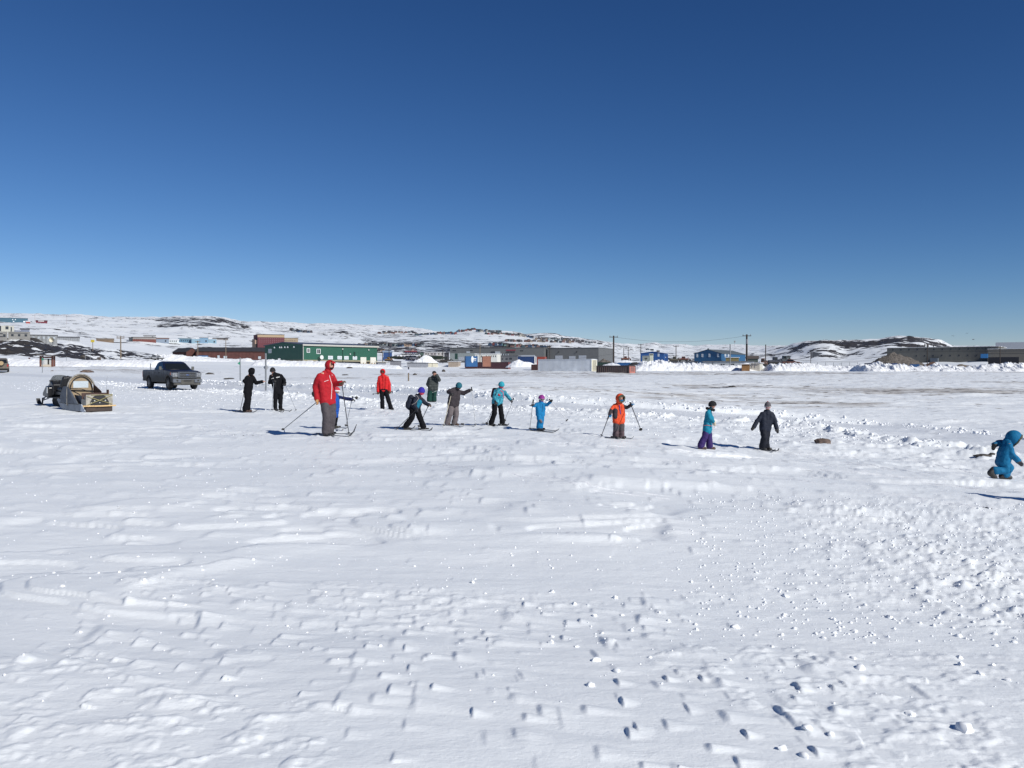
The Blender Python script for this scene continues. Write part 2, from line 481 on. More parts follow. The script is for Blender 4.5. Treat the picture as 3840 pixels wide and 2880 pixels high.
    # packed road ice
    c3 = N("ShaderNodeMix"); c3.data_type = 'RGBA'; L(sep.outputs[2], c3.inputs[0]); L(c2.outputs[2], c3.inputs[6]); c3.inputs[7].default_value = (0.70, 0.725, 0.76, 1)
    L(c3.outputs[2], p.inputs["Base Color"])
    # fine relief
    mb = N("ShaderNodeMapping"); mb.inputs["Scale"].default_value = (1.2, 2.2, 1)
    L(tc.outputs["Object"], mb.inputs[0])
    b1 = N("ShaderNodeTexNoise"); b1.inputs["Scale"].default_value = 3.2; b1.inputs["Detail"].default_value = 8; b1.inputs["Roughness"].default_value = .62
    L(mb.outputs[0], b1.inputs["Vector"])
    b2 = N("ShaderNodeTexNoise"); b2.inputs["Scale"].default_value = 38; b2.inputs["Detail"].default_value = 5; b2.inputs["Roughness"].default_value = .7
    L(tc.outputs["Object"], b2.inputs["Vector"])
    bp1 = N("ShaderNodeBump"); bp1.inputs["Strength"].default_value = 1.0; bp1.inputs["Distance"].default_value = 0.012
    L(b1.outputs["Fac"], bp1.inputs["Height"])
    bp2 = N("ShaderNodeBump"); bp2.inputs["Strength"].default_value = .8; bp2.inputs["Distance"].default_value = 0.0035
    L(b2.outputs["Fac"], bp2.inputs["Height"]); L(bp1.outputs[0], bp2.inputs["Normal"])
    b3 = N("ShaderNodeTexNoise"); b3.inputs["Scale"].default_value = .25; b3.inputs["Detail"].default_value = 10; b3.inputs["Roughness"].default_value = .65
    L(tc.outputs["Object"], b3.inputs["Vector"])
    bd = N("ShaderNodeMath"); bd.operation = 'MULTIPLY'; L(mr.outputs[0], bd.inputs[0]); bd.inputs[1].default_value = 1.8
    bp3 = N("ShaderNodeBump"); L(b3.outputs["Fac"], bp3.inputs["Height"]); L(bd.outputs[0], bp3.inputs["Distance"]); L(bp2.outputs[0], bp3.inputs["Normal"])
    L(bp3.outputs[0], p.inputs["Normal"])
    return m

SNOW_G = snow_material()
SNOW = mat("snow_lump", (0.87, 0.88, 0.90), .6, 0, .04, 3.0, bump=.02, bscale=9)
SNOW_R = mat("snow_pile_snow", (0.86, 0.87, 0.89), .6, 0, .08, .8, bump=.25, bscale=1.4)

# ---------------------------------------------------------------- terrain sheet
def build_terrain():
    fine = np.radians(np.linspace(-33.5, 33.5, 800))
    left = np.radians(np.linspace(-180, -34.5, 60))
    right = np.radians(np.linspace(34.5, 180, 60))
    th = np.concatenate([left, fine, right])[:-1]
    rs = [0.4, 1.0, 1.7, 2.4, 3.0, 3.3]
    while rs[-1] < 12:
        rs.append(rs[-1] + max(0.009, rs[-1] ** 2 / 1416.0))
    for lim, st in ((26, .13), (62, .135), (80, .4), (200, 1.0)):
        while rs[-1] < lim:
            rs.append(rs[-1] + st)
    while rs[-1] < 6400:
        rs.append(rs[-1] * 1.0145)
    rs = np.array(rs)
    T, R = np.meshgrid(th, rs)
    X = (R * np.sin(T)).ravel(); Yw = (R * np.cos(T)).ravel()
    Z = ground(X, Yw)
    nr, nt_ = len(rs), len(th)
    verts = np.stack([X, Yw, Z], 1)
    centre = np.array([[0, 0, gz(0.0, 0.05)]])
    verts = np.concatenate([verts, centre])
    i = np.arange(nr - 1)[:, None]; j = np.arange(nt_)[None, :]
    a = i * nt_ + j; b = i * nt_ + (j + 1) % nt_; c = (i + 1) * nt_ + (j + 1) % nt_; d = (i + 1) * nt_ + j
    quads = np.stack([a, d, c, b], -1).reshape(-1, 4)
    jj = np.arange(nt_)
    tris = np.stack([np.full(nt_, len(verts) - 1), jj, (jj + 1) % nt_], 1)
    me = bpy.data.meshes.new("snow_field")
    nq, ntri = len(quads), len(tris)
    me.vertices.add(len(verts)); me.vertices.foreach_set("co", verts.ravel())
    me.loops.add(nq * 4 + ntri * 3)
    me.loops.foreach_set("vertex_index", np.concatenate([quads.ravel(), tris.ravel()]).astype(np.int32))
    me.polygons.add(nq + ntri)
    ls = np.concatenate([np.arange(nq) * 4, nq * 4 + np.arange(ntri) * 3]).astype(np.int32)
    me.polygons.foreach_set("loop_start", ls)
    me.polygons.foreach_set("use_smooth", np.ones(nq + ntri, bool))
    me.update(calc_edges=True)
    # ground cover: R rock, G grit, B packed road
    x, y = verts[:, 0], verts[:, 1]
    r = np.hypot(x, y); Y = np.maximum(y, .5 * r)
    px = np.clip(1920 + F * x / np.maximum(Y, 1e-3), -400, 4240)
    rock = np.zeros(len(x)); grit = np.zeros(len(x)); pack = np.zeros(len(x))
    def band(v, a, b, s):
        return sstep(a - s, a + s, v) * (1 - sstep(b - s, b + s, v))
    rock = np.maximum(rock, band(Y, 212, 325, 10) * (1 - sstep(330, 560, px)) * .73)
    rock = np.maximum(rock, band(Y, 245, 420, 25) * band(px, 420, 700, 40) * .58)
    rock = np.maximum(rock, sstep(480, 620, Y) * .36)
    rock = np.maximum(rock, band(Y, 900, 1560, 90) * band(px, 560, 960, 50) * .58)
    rock = np.maximum(rock, band(Y, 650, 1250, 60) * band(px, 1330, 1960, 60) * .60)
    rock = np.maximum(rock, band(Y, 1200, 2100, 60) * band(px, 1900, 2450, 60) * .52)
    rock = np.maximum(rock, band(Y, 790, 1020, 45) * band(px, 2950, 3590, 30) * .66)
    rock = np.maximum(rock, band(Y, 560, 800, 40) * band(px, 2980, 3480, 30) * .50)
    rock = np.where((Y > 2300), np.minimum(rock, .36), rock)
    m = (Y > 12) & (Y < 210)
    sd, h = road_sd(x[m], y[m])
    g = sstep(2, 14, sd) * (0.22 + 0.45 * sstep(.42, .62, fbm(x[m] * .035, y[m] * .06, 3, 61)) + .2 * sstep(2300, 3000, px[m]))
    g *= 1 - .8 * sstep(185, 205, Y[m])
    grit[m] = g
    pk = sstep(-ROAD_W - .3, -ROAD_W + .3, sd) * (1 - sstep(-.1, .1, sd)) * .8
    pack[m] = pk
    rock = np.where(Y > 450, rock * (.55 + .9 * fbm(x * .0035, y * .0035, 3, 66)), rock)
    col = np.stack([rock, grit, pack, 1 - sstep(430, 640, Y)], 1).astype(np.float32)
    ca = me.color_attributes.new("cover", 'FLOAT_COLOR', 'POINT')
    ca.data.foreach_set("color", col.ravel())
    me.materials.append(SNOW_G)
    o = bpy.data.objects.new("snow_ground", me)
    o["kind"] = "structure"
    COL.objects.link(o)
    return o

build_terrain()

# ---------------------------------------------------------------- mesh building helpers
from mathutils.bvhtree import BVHTree

class MB:
    """collects simple solids into one mesh"""
    def __init__(self):
        self.v = []; self.f = []; self.m = []
    def add(self, vs, fs, slot=0):
        n = len(self.v)
        self.v.extend([Vector(p) for p in vs])
        self.f.extend([tuple(i + n for i in q) for q in fs])
        self.m.extend([slot] * len(fs))
        return self
    def box(self, c, s, slot=0, rz=0.0, ry=0.0, rx=0.0):
        hx, hy, hz = s[0] / 2, s[1] / 2, s[2] / 2
        vs = [Vector((x, y, z)) for x in (-hx, hx) for y in (-hy, hy) for z in (-hz, hz)]
        if rz or ry or rx:
            M = Matrix.Rotation(rz, 3, 'Z') @ Matrix.Rotation(ry, 3, 'Y') @ Matrix.Rotation(rx, 3, 'X')
            vs = [M @ p for p in vs]
        vs = [p + Vector(c) for p in vs]
        return self.add(vs, [(0,1,3,2),(4,6,7,5),(0,4,5,1),(2,3,7,6),(0,2,6,4),(1,5,7,3)], slot)
    def bx(self, x0, x1, y0, y1, z0, z1, slot=0):
        return self.box(((x0+x1)/2, (y0+y1)/2, (z0+z1)/2), (abs(x1-x0), abs(y1-y0), abs(z1-z0)), slot)
    def prism(self, poly, a, b, axis='y', slot=0):
        """polygon in the plane across `axis`, extruded from a to b"""
        def P(p, t):
            return {'y': (p[0], t, p[1]), 'x': (t, p[0], p[1]), 'z': (p[0], p[1], t)}[axis]
        n = len(poly)
        vs = [P(p, a) for p in poly] + [P(p, b) for p in poly]
        fs = [tuple(range(n))[::-1], tuple(range(n, 2 * n))]
        fs += [(i, (i + 1) % n, n + (i + 1) % n, n + i) for i in range(n)]
        return self.add(vs, fs, slot)
    def tube(self, pts, r, n=8, slot=0, cap=True):
        pts = [Vector(p) for p in pts]
        rs = r if isinstance(r, (list, tuple)) else [r] * len(pts)
        vs = []; up0 = None
        for i, p in enumerate(pts):
            d = (pts[min(i + 1, len(pts) - 1)] - pts[max(i - 1, 0)])
            d = d.normalized() if d.length > 1e-9 else Vector((0, 0, 1))
            if up0 is None:
                a = Vector((0, 0, 1)) if abs(d.z) < .9 else Vector((1, 0, 0))
            else:
                a = up0
            s = d.cross(a); s = s.normalized() if s.length > 1e-6 else Vector((1, 0, 0))
            t = s.cross(d).normalized(); up0 = t
            for k in range(n):
                an = 2 * math.pi * k / n
                vs.append(p + (s * math.cos(an) + t * math.sin(an)) * rs[i])
        fs = []
        for i in range(len(pts) - 1):
            for k in range(n):
                fs.append((i*n + k, i*n + (k+1) % n, (i+1)*n + (k+1) % n, (i+1)*n + k))
        if cap:
            fs.append(tuple(range(n))[::-1]); fs.append(tuple(range((len(pts)-1)*n, len(pts)*n)))
        return self.add(vs, fs, slot)
    def ball(self, c, r, slot=0, seg=12, rings=8, basis=None):
        r = Vector((r, r, r)) if not hasattr(r, '__len__') else Vector(r)
        vs = []; fs = []
        c = Vector(c)
        for i in range(1, rings):
            th = math.pi * i / rings
            for k in range(seg):
                ph = 2 * math.pi * k / seg
                vs.append(Vector((r.x*math.sin(th)*math.cos(ph), r.y*math.sin(th)*math.sin(ph), r.z*math.cos(th))))
        vs.append(Vector((0, 0, r.z))); vs.append(Vector((0, 0, -r.z)))
        if basis is not None:
            vs = [basis @ p for p in vs]
        vs = [p + c for p in vs]
        T, B = len(vs) - 2, len(vs) - 1
        for i in range(rings - 2):
            for k in range(seg):
                fs.append((i*seg + k, (i+1)*seg + k, (i+1)*seg + (k+1) % seg, i*seg + (k+1) % seg))
        for k in range(seg):
            fs.append((T, k, (k+1) % seg)); fs.append((B, (rings-2)*seg + (k+1) % seg, (rings-2)*seg + k))
        return self.add(vs, fs, slot)
    def patch(self, c, basis, r, az, el, th, slot=0, na=16, ne=6):
        """thin curved shell on an ellipsoid; azimuth 0 is the face direction"""
        c = Vector(c); r = Vector((r, r, r)) if not hasattr(r, '__len__') else Vector(r)
        full = abs(az[1] - az[0]) > 2 * math.pi - 1e-3
        cols = na if full else na + 1
        def pt(a, e, k):
            return c + basis @ Vector(((r.x+k)*math.cos(e)*math.cos(a), (r.y+k)*math.cos(e)*math.sin(a), (r.z+k)*math.sin(e)))
        vs = []
        for k in (0, th):
            for j in range(ne + 1):
                e = el[0] + (el[1] - el[0]) * j / ne
                for i in range(cols):
                    vs.append(pt(az[0] + (az[1] - az[0]) * i / na, e, k))
        N = (ne + 1) * cols
        fs = []
        for j in range(ne):
            for i in range(na):
                a, b = j*cols + i, j*cols + (i+1) % cols
                d, e_ = (j+1)*cols + i, (j+1)*cols + (i+1) % cols
                fs.append((a, d, e_, b)); fs.append((N+a, N+b, N+e_, N+d))
        for i in range(na):
            a, b = i, (i+1) % cols
            fs.append((a, b, N+b, N+a))
            a, b = ne*cols + i, ne*cols + (i+1) % cols
            fs.append((a, N+a, N+b, b))
        if not full:
            for j in range(ne):
                a, b = j*cols, (j+1)*cols
                fs.append((a, N+a, N+b, b))
                a, b = j*cols + na, (j+1)*cols + na
                fs.append((a, b, N+b, N+a))
        return self.add(vs, fs, slot)
    def mesh(self, name, mats, smooth=False):
        me = bpy.data.meshes.new(name)
        me.from_pydata([tuple(p) for p in self.v], [], self.f)
        for m in (mats if isinstance(mats, (list, tuple)) else [mats]):
            me.materials.append(m)
        me.polygons.foreach_set("material_index", self.m)
        bm = bmesh.new(); bm.from_mesh(me)
        bmesh.ops.recalc_face_normals(bm, faces=bm.faces)
        bm.to_mesh(me); bm.free()
        if smooth:
            me.polygons.foreach_set("use_smooth", [True] * len(me.polygons))
            try:
                me.set_sharp_from_angle(angle=math.radians(smooth if smooth is not True else 50))
            except Exception:
                pass
        me.update()
        return me
    def build(self, name, mats, parent=None, smooth=False, bevel=0.0, label=None):
        o = bpy.data.objects.new(name, self.mesh(name, mats, smooth))
        COL.objects.link(o)
        if parent is not None:
            o.parent = parent
        if bevel:
            b = o.modifiers.new("bevel", 'BEVEL'); b.width = bevel; b.segments = 2; b.limit_method = 'ANGLE'; b.angle_limit = math.radians(40)
        if label:
            o["label"] = label
        return o

def tag(o, label, cat, group=None, kind=None):
    o["label"] = label; o["category"] = cat
    if group: o["group"] = group
    if kind: o["kind"] = kind
    return o

def thing(name, label, cat, loc=(0, 0, 0), rz=0.0, group=None):
    o = bpy.data.objects.new(name, None)
    o.empty_display_size = 0.2
    COL.objects.link(o)
    o.location = loc; o.rotation_euler = (0, 0, rz)
    return tag(o, label, cat, group)

def child_mesh(me, name, parent, label=None):
    o = bpy.data.objects.new(name, me); COL.objects.link(o); o.parent = parent
    if label: o["label"] = label
    return o

def copy_tree(root, loc, rz=None, scale=None, label=None):
    kids = {}
    for ob in bpy.data.objects:
        if ob.parent: kids.setdefault(ob.parent, []).append(ob)
    def rec(o, par):
        c = o.copy(); COL.objects.link(c)
        if par is not None: c.parent = par
        for k in kids.get(o, []): rec(k, c)
        return c
    r = rec(root, None)
    r.location = loc
    if rz is not None: r.rotation_euler = (0, 0, rz)
    if scale: r.scale = (scale,) * 3
    if label: r["label"] = label
    return r

# ---------------------------------------------------------------- soft bodies: capsules fused into one skin
def capsule(mb, p0, r0, p1, r1, slot=0):
    p0, p1 = Vector(p0), Vector(p1)
    mb.ball(p0, r0, slot, 12, 8); mb.ball(p1, r1, slot, 12, 8)
    if (p1 - p0).length > 1e-5:
        mb.tube([p0, p1], [r0, r1], 12, slot)

def fuse(name, caps, voxel, mats, slots=None, wrinkle=0.0, wf=9.0, smooth_it=3, extra=None):
    """caps: (p0, r0, p1, r1[, slot]) -> one continuous smooth mesh; faces take the slot of the nearest capsule"""
    mb = MB()
    for c in caps:
        capsule(mb, *c[:4])
    if extra: extra(mb)
    me0 = mb.mesh("tmp", mats)
    ob = bpy.data.objects.new("tmp", me0); COL.objects.link(ob)
    rm = ob.modifiers.new("r", 'REMESH'); rm.mode = 'VOXEL'; rm.voxel_size = voxel
    sm = ob.modifiers.new("s", 'SMOOTH'); sm.factor = .5; sm.iterations = smooth_it
    dg = bpy.context.evaluated_depsgraph_get()
    ev = ob.evaluated_get(dg)
    me = bpy.data.meshes.new_from_object(ev, preserve_all_data_layers=False, depsgraph=dg)
    me.name = name
    bpy.data.objects.remove(ob); bpy.data.meshes.remove(me0)
    me.materials.clear()
    ml = mats if isinstance(mats, (list, tuple)) else [mats]
    for m in ml: me.materials.append(m)
    n = len(me.vertices)
    co = np.empty(n * 3); me.vertices.foreach_get("co", co); co = co.reshape(-1, 3)
    if wrinkle:
        no = np.empty(n * 3); me.vertices.foreach_get("normal", no); no = no.reshape(-1, 3)
        a = fbm(co[:, 0] * wf + co[:, 1] * wf * .6, co[:, 2] * wf * 1.5 + co[:, 1] * wf * .4, 3, 71) - .5
        b = np.abs(vnoise(co[:, 0] * wf * .7 + co[:, 2] * wf * .8, co[:, 1] * wf + co[:, 2] * wf * .5, 72) - .5)
        co = co + no * ((a * 1.2 - b * .9 + .15) * wrinkle)[:, None]
        me.vertices.foreach_set("co", co.ravel())
    if len(ml) > 1:
        fc = np.empty(len(me.polygons) * 3); me.polygons.foreach_get("center", fc); fc = fc.reshape(-1, 3)
        best = np.full(len(fc), 1e9); idx = np.zeros(len(fc), int)
        for c in caps:
            s = c[4] if len(c) > 4 else 0
            p0 = np.array(c[0]); d = np.array(c[2]) - p0; L2 = max(d @ d, 1e-12)
            t = np.clip(((fc - p0) @ d) / L2, 0, 1)
            dist = np.linalg.norm(fc - p0 - t[:, None] * d, axis=1) - (c[1] + t * (c[3] - c[1]))
            m = dist < best
            best[m] = dist[m]; idx[m] = s
        me.polygons.foreach_set("material_index", idx.astype(np.int32))
    me.polygons.foreach_set("use_smooth", np.ones(len(me.polygons), bool))
    me.update()
    return me

SKIN = mat("skin", (0.52, 0.27, 0.19), .55, 0, .08, 20)
EYE_DARK = mat("eye_dark", (0.02, 0.015, 0.012), .3)  # the eyes' own dark colour
LIP = mat("lip", (0.36, 0.12, 0.10), .5)
BLACKCLOTH = mat("black_cloth", (0.006, 0.006, 0.008), .85, 0, .3, 14, bump=.01, bscale=22, spec=.15)
BLACKGLOVE = mat("black_glove", (0.014, 0.013, 0.014), .65, 0, .3, 25)
BOOT = mat("dark_boot", (0.022, 0.020, 0.020), .55, 0, .3, 18)
POLEMAT = mat("pole_shaft", (0.035, 0.035, 0.04), .35, .3, .2, 8)
POLEGREY = mat("pole_shaft_grey", (0.30, 0.31, 0.33), .35, .5, .15, 8)
GRIP = mat("pole_grip", (0.012, 0.012, 0.013), .6)
SKIMAT = mat("ski_dark", (0.03, 0.03, 0.035), .35, 0, .2, 4)
SKIPALE = mat("ski_pale", (0.42, 0.42, 0.42), .35, 0, .2, 4)

def head_basis(az, tilt, roll=0.0):
    a, t = math.radians(az), math.radians(tilt)
    f = Vector((math.sin(a) * math.cos(t), -math.cos(a) * math.cos(t), -math.sin(t)))
    u = Vector((0, 0, 1)) - f * f.z
    u.normalize()
    if roll:
        u = Matrix.Rotation(math.radians(roll), 3, f) @ u
    l = u.cross(f)
    return Matrix((f, l, u)).transposed()

class Person:
    def __init__(self, label, crop, foot, J, R, face=(0, 0), cat="person", dscale=None, D=None, sink=0.0):
        """joints in pixels of a crop of the photograph plus depth offsets in metres; the figure stands where its foot pixel meets the snow"""
        self.ox, self.oy, self.s = crop
        fx, fy = self.ox + foot[0] / self.s, self.oy + foot[1] / self.s
        if D is None:
            g = hit(fx, fy)
            D = g.y
        else:
            g = at(fx, fy, D)
        self.D = D
        self.k = D / F / self.s
        self.root = thing("person", label, cat, (g.x, g.y, g.z))
        self.base = Vector((g.x, g.y, g.z))
        self.J = {k: self.P(*v) for k, v in J.items()}
        fac = dict(torso=.90, arm=.94)
        self.R = {k: v * self.k * fac.get(k, 1.0) for k, v in R.items()}
        self.B = head_basis(*face)
        self.label = label
        self.vox = max(0.009, self.R['arm'] * 0.22)
    def W(self, cx, cy, dz=0.0):
        return at(self.ox + cx / self.s, self.oy + cy / self.s, self.D + dz)
    def P(self, cx, cy, dz=0.0):
        return self.W(cx, cy, dz) - self.base
    def gnd(self, cx, cy):
        return hit(self.ox + cx / self.s, self.oy + cy / self.s)
    # torso as columns of capsules between shoulders and hips
    def torso(self, r, drop=0.0, lift=0.0, slot=0, flare=1.0):
        J = self.J
        sA, sB, hA, hB = J['shA'], J['shB'], J['hipA'], J['hipB']
        caps = []
        for t in (.12, .5, .88):
            top = sA.lerp(sB, t); bot = hA.lerp(hB, .5 + (t - .5) * 1.25)
            d = (bot - top)
            top = top + d * lift; bot = bot + d * drop
            caps.append((top.lerp(bot, .06), r * .72, top.lerp(bot, .5), r * 1.0, slot)); caps.append((top.lerp(bot, .5), r, bot, r * flare, slot))
        caps.append((sA.lerp(sB, .1), r * .52, sA.lerp(sB, .9), r * .52, slot))
        ra = self.R['arm']
        for s_ in (sA, sB):
            caps.append((J['neck'].lerp(s_, .12), r * .50, s_, ra * .80, slot))
        caps.append((sA.lerp(sB, .5), r * .75, J['neck'], r * .55, slot))
        c_ = [sA.lerp(sB, t_) + (hA.lerp(hB, .5 + (t_ - .5) * 1.25) - sA.lerp(sB, t_)) * (1 + drop * 0) * 1.0 for t_ in (.12, .88)]
        dd_ = ((hA + hB) / 2 - (sA + sB) / 2) * drop
        caps.append((c_[0] + dd_, r * flare, c_[1] + dd_, r * flare, slot))
        return caps
    def arm(self, sd, r, rf, slot=0, upto=1.0, slot2=None):
        J = self.J
        s, e, h = J['sh' + sd], J['el' + sd], J['ha' + sd]
        w = e.lerp(h, upto)
        return [(s, r * .90, e, r * .95, slot), (e, r * .95, w, rf, slot if slot2 is None else slot2)]
    def leg(self, sd, rt, rs, slot=0, slot2=None, upto=1.0, cuff=1.0):
        J = self.J
        h, k, a = J['hip' + sd], J['kn' + sd], J['an' + sd]
        e = k.lerp(a, upto)
        return [(h, rt * 1.05, k, rs * 1.05, slot), (k, rs * 1.05, e, rs * cuff, slot if slot2 is None else slot2)]
    def body(self, skin=SKIN, features=True):
        J, R, B = self.J, self.R, self.B
        f, l, u = B.col[0], B.col[1], B.col[2]
        h, rh = J['head'], R['head']
        caps = [(h - f * rh * .10 + u * rh * .12, rh * .80, h + f * rh * .16 - u * rh * .30, rh * .58),
                (h + f * rh * .22 - u * rh * .48, rh * .44, h + f * rh * .34 - u * rh * .62, rh * .30),
                (h + f * rh * .66 + u * rh * .12, rh * .13, h + f * rh * .86 - u * rh * .12, rh * .15),
                (h + l * rh * .72, rh * .16, h + l * rh * .74 - u * rh * .22, rh * .12),
                (h - l * rh * .72, rh * .16, h - l * rh * .74 - u * rh * .22, rh * .12),
                (h - u * rh * .4, rh * .45, J['neck'], rh * .45)]
        caps += self.torso(R['torso'] * .72)
        for sd in 'AB':
            caps += self.arm(sd, R['arm'] * .66, R['fore'] * .62, upto=.98)
            caps += self.leg(sd, R['thigh'] * .72, R['shin'] * .66, upto=1.02)
            caps.append((J['an' + sd], R['shin'] * .5, J['an' + sd].lerp(J['to' + sd], .45), R['shin'] * .28))
        me = fuse("body", caps, self.vox, skin)
        o = child_mesh(me, "body", self.root)
        if features:
            for sgn in (1, -1):
                MB().ball(h + f * rh * .70 + l * rh * .28 * sgn + u * rh * .10, rh * .105, 0, 8, 6).build("eye", EYE_DARK, self.root, True)
            MB().ball(h + f * rh * .62 - u * rh * .46, Vector((rh * .10, rh * .22, rh * .05)), 0, 8, 6, B).build("mouth", LIP, self.root, True)
        return o
    def cloth(self, name, caps, mats, wrinkle=None, label=None, wf=None):
        w = self.R['arm'] * .30 if wrinkle is None else wrinkle
        me = fuse(name, caps, self.vox, mats, wrinkle=w, wf=wf or .62 / self.R['arm'])
        o = child_mesh(me, name, self.root, label)
        return o
    def jacket(self, mats, drop=0.12, hood_down=False, collar=True, slots=None, name="jacket", upto=.93, flare=1.05, extra=None, sleeves=(0, 0, 0, 0)):
        R, J = self.R, self.J
        caps = self.torso(R['torso'], drop=drop, flare=flare)
        caps += self.arm('A', R['arm'], R['fore'], sleeves[0], upto, sleeves[1])
        caps += self.arm('B', R['arm'], R['fore'], sleeves[2], upto, sleeves[3])
        if collar:
            caps.append((J['neck'], R['head'] * .62, J['neck'].lerp(J['head'], .35), R['head'] * .60))
        if hood_down:
            f = self.B.col[0]
            b = J['neck'] - f * R['head'] * .75
            l = self.B.col[1]
            caps.append((b + l * R['head'] * .5, R['head'] * .42, b - l * R['head'] * .5, R['head'] * .42))
            caps.append((b, R['head'] * .5, b - Vector((0, 0, 1)) * R['head'] * .5, R['head'] * .38))
        if extra: caps += extra
        self.jk = self.cloth(name, caps, mats)
        return self.jk
    def trousers(self, mats, slot2=None, name="trousers", cuff=1.12, upto=.97):
        R, J = self.R, self.J
        caps = []
        for sd in 'AB':
            caps += self.leg(sd, R['thigh'], R['shin'], 0, slot2, upto, cuff)
        c = (J['hipA'] + J['hipB']) / 2
        up = (J['shA'] + J['shB']) / 2 - c
        caps.append((J['hipA'] + up * .08, R['thigh'] * 1.05, J['hipB'] + up * .08, R['thigh'] * 1.05))
        return self.cloth(name, caps, mats)
    def boots(self, m=BOOT, r=None):
        R, J = self.R, self.J
        rb = r * self.k if r else R['boot']
        for sd in 'AB':
            a, t = J['an' + sd], J['to' + sd]
            d = (t - a); d.z = 0
            heel = a - d * .22
            heel.z = t.z; 
            caps = [(a, rb * 1.05, heel, rb * .85), (heel, rb * .82, t, rb * .72), (a, rb, t.lerp(heel, .45), rb * .85)]
            child_mesh(fuse("boot", caps, self.vox, m), "boot", self.root)
    def glove(self, sd, m=BLACKGLOVE, direction=None, mitten=False, size=1.0, name="glove", curl=.8):
        R, J = self.R, self.J
        h = J['ha' + sd]; w = J['el' + sd].lerp(h, .88)
        d = (h - J['el' + sd]).normalized()
        if direction is not None: d = Vector(direction).normalized()
        rr = R['fore'] * size
        side = d.cross(Vector((0, 0, 1)))
        side = side.normalized() if side.length > .1 else Vector((1, 0, 0))
        nrm = side.cross(d).normalized()
        palm = h
        caps = [(w, rr * .95, palm - d * rr * .1, rr * .85), (palm - side * rr * .35, rr * .55, palm + side * rr * .35, rr * .55)]
        if mitten:
            caps.append((palm, rr * .8, palm + d * rr * 1.25, rr * .62))
            caps.append((palm + side * rr * .5, rr * .36, palm + side * rr * 1.05 + d * rr * .75, rr * .30))
        else:
            for i, ln in enumerate((.95, 1.1, 1.05, .8)):
                b = palm + d * rr * .55 + side * rr * (.62 - .41 * i)
                k1 = b + d * rr * .62 * ln - nrm * rr * .18 * curl
                k2 = k1 + (d * (1 - curl) * .7 - nrm * (.35 + .45 * curl)) * rr * .7 * ln
                caps.append((b, rr * .25, k1, rr * .23)); caps.append((k1, rr * .23, k2, rr * .2))
            tb = palm + side * rr * .6
            caps.append((tb, rr * .26, tb + (side * .5 + d * .55 - nrm * .5 * curl) * rr * .9, rr * .22))
        me = fuse(name, caps, max(.006, rr * .16), m, smooth_it=1)
        child_mesh(me, name, self.root)
    def hat(self, m, low=0.05, scale=1.12, name="hat", top=0.0, back=0.0, brim=None, pompom=None, peak=0.0):
        h, rh, B = self.J['head'], self.R['head'], self.B
        f, l, u = B.col[0], B.col[1], B.col[2]
        tb = B @ Matrix.Rotation(math.radians(-14), 3, 'Y')
        mb = MB()
        c = h - f * rh * .04 + u * rh * .10
        mb.patch(c, tb, (rh * .98 * scale, rh * .90 * scale, rh * (1.0 + peak) * scale), (0, 2 * math.pi), (low, math.pi / 2 - .02), rh * .05, 0, 20, 8)
        mats = [m]
        if brim:
            mb.patch(c, tb, (rh * scale, rh * .92 * scale, rh * (1.0 + peak) * scale), (0, 2 * math.pi), (low - .02, low + .30), rh * .07, 1, 20, 3)
            mats.append(brim)
        o = mb.build(name, mats, self.root, True)
        if pompom:
            pc = c + tb.col[2] * rh * (1.12 + peak)
            pm = MB()
            for i in range(10):
                v = Vector((random.uniform(-1, 1), random.uniform(-1, 1), random.uniform(-1, 1))).normalized() * rh * .10
                pm.ball(pc + v, rh * .14, 0, 8, 6)
            pm.build("pompom", pompom, self.root, True)
        return o
    def hood(self, m, scale=1.22, opening=62, fur=None, peak=0.0, name="hood"):
        h, rh, B = self.J['head'], self.R['head'], self.B
        f, l, u = B.col[0], B.col[1], B.col[2]
        c = h - f * rh * .08 + u * rh * .04
        # shell round the back of the head, open towards the face
        hb = Matrix((u, l, -f)).transposed()          # polar axis points backwards
        mb = MB()
        e0 = -math.pi / 2 + math.radians(opening)
        mb.patch(c, hb, (rh * 1.04 * scale, rh * .95 * scale, rh * 1.02 * scale), (0, 2 * math.pi), (e0, math.pi / 2 - .02), rh * .06, 0, 22, 12)
        # skirt of the hood running down to the shoulders
        caps = [(c - u * rh * .55 - f * rh * .35, rh * .72, self.J['neck'] - f * rh * .1, rh * .85)]
        for cc in caps: capsule(mb, *cc)
        if peak:
            mb.patch(c, B, (rh * (1.04 * scale + peak), rh * .92 * scale, rh * 1.06 * scale), (-.75, .75), (.42, .95), rh * .05, 0, 10, 3)
        o = mb.build(name, m, self.root, True)
        if fur:
            fm = MB()
            rr = rh * scale * math.cos(e0); off = rh * scale * 1.02 * -math.sin(e0)
            for i in range(26):
                an = 2 * math.pi * i / 26
                p = c + f * off * .98 + u * rr * 1.04 * math.cos(an) + l * rr * .95 * math.sin(an)
                fm.ball(p + Vector((random.uniform(-1, 1), random.uniform(-1, 1), random.uniform(-1, 1))) * rh * .04, rh * random.uniform(.17, .25), 0, 7, 5)
            fm.build("fur_trim", fur, self.root, True)
        return o
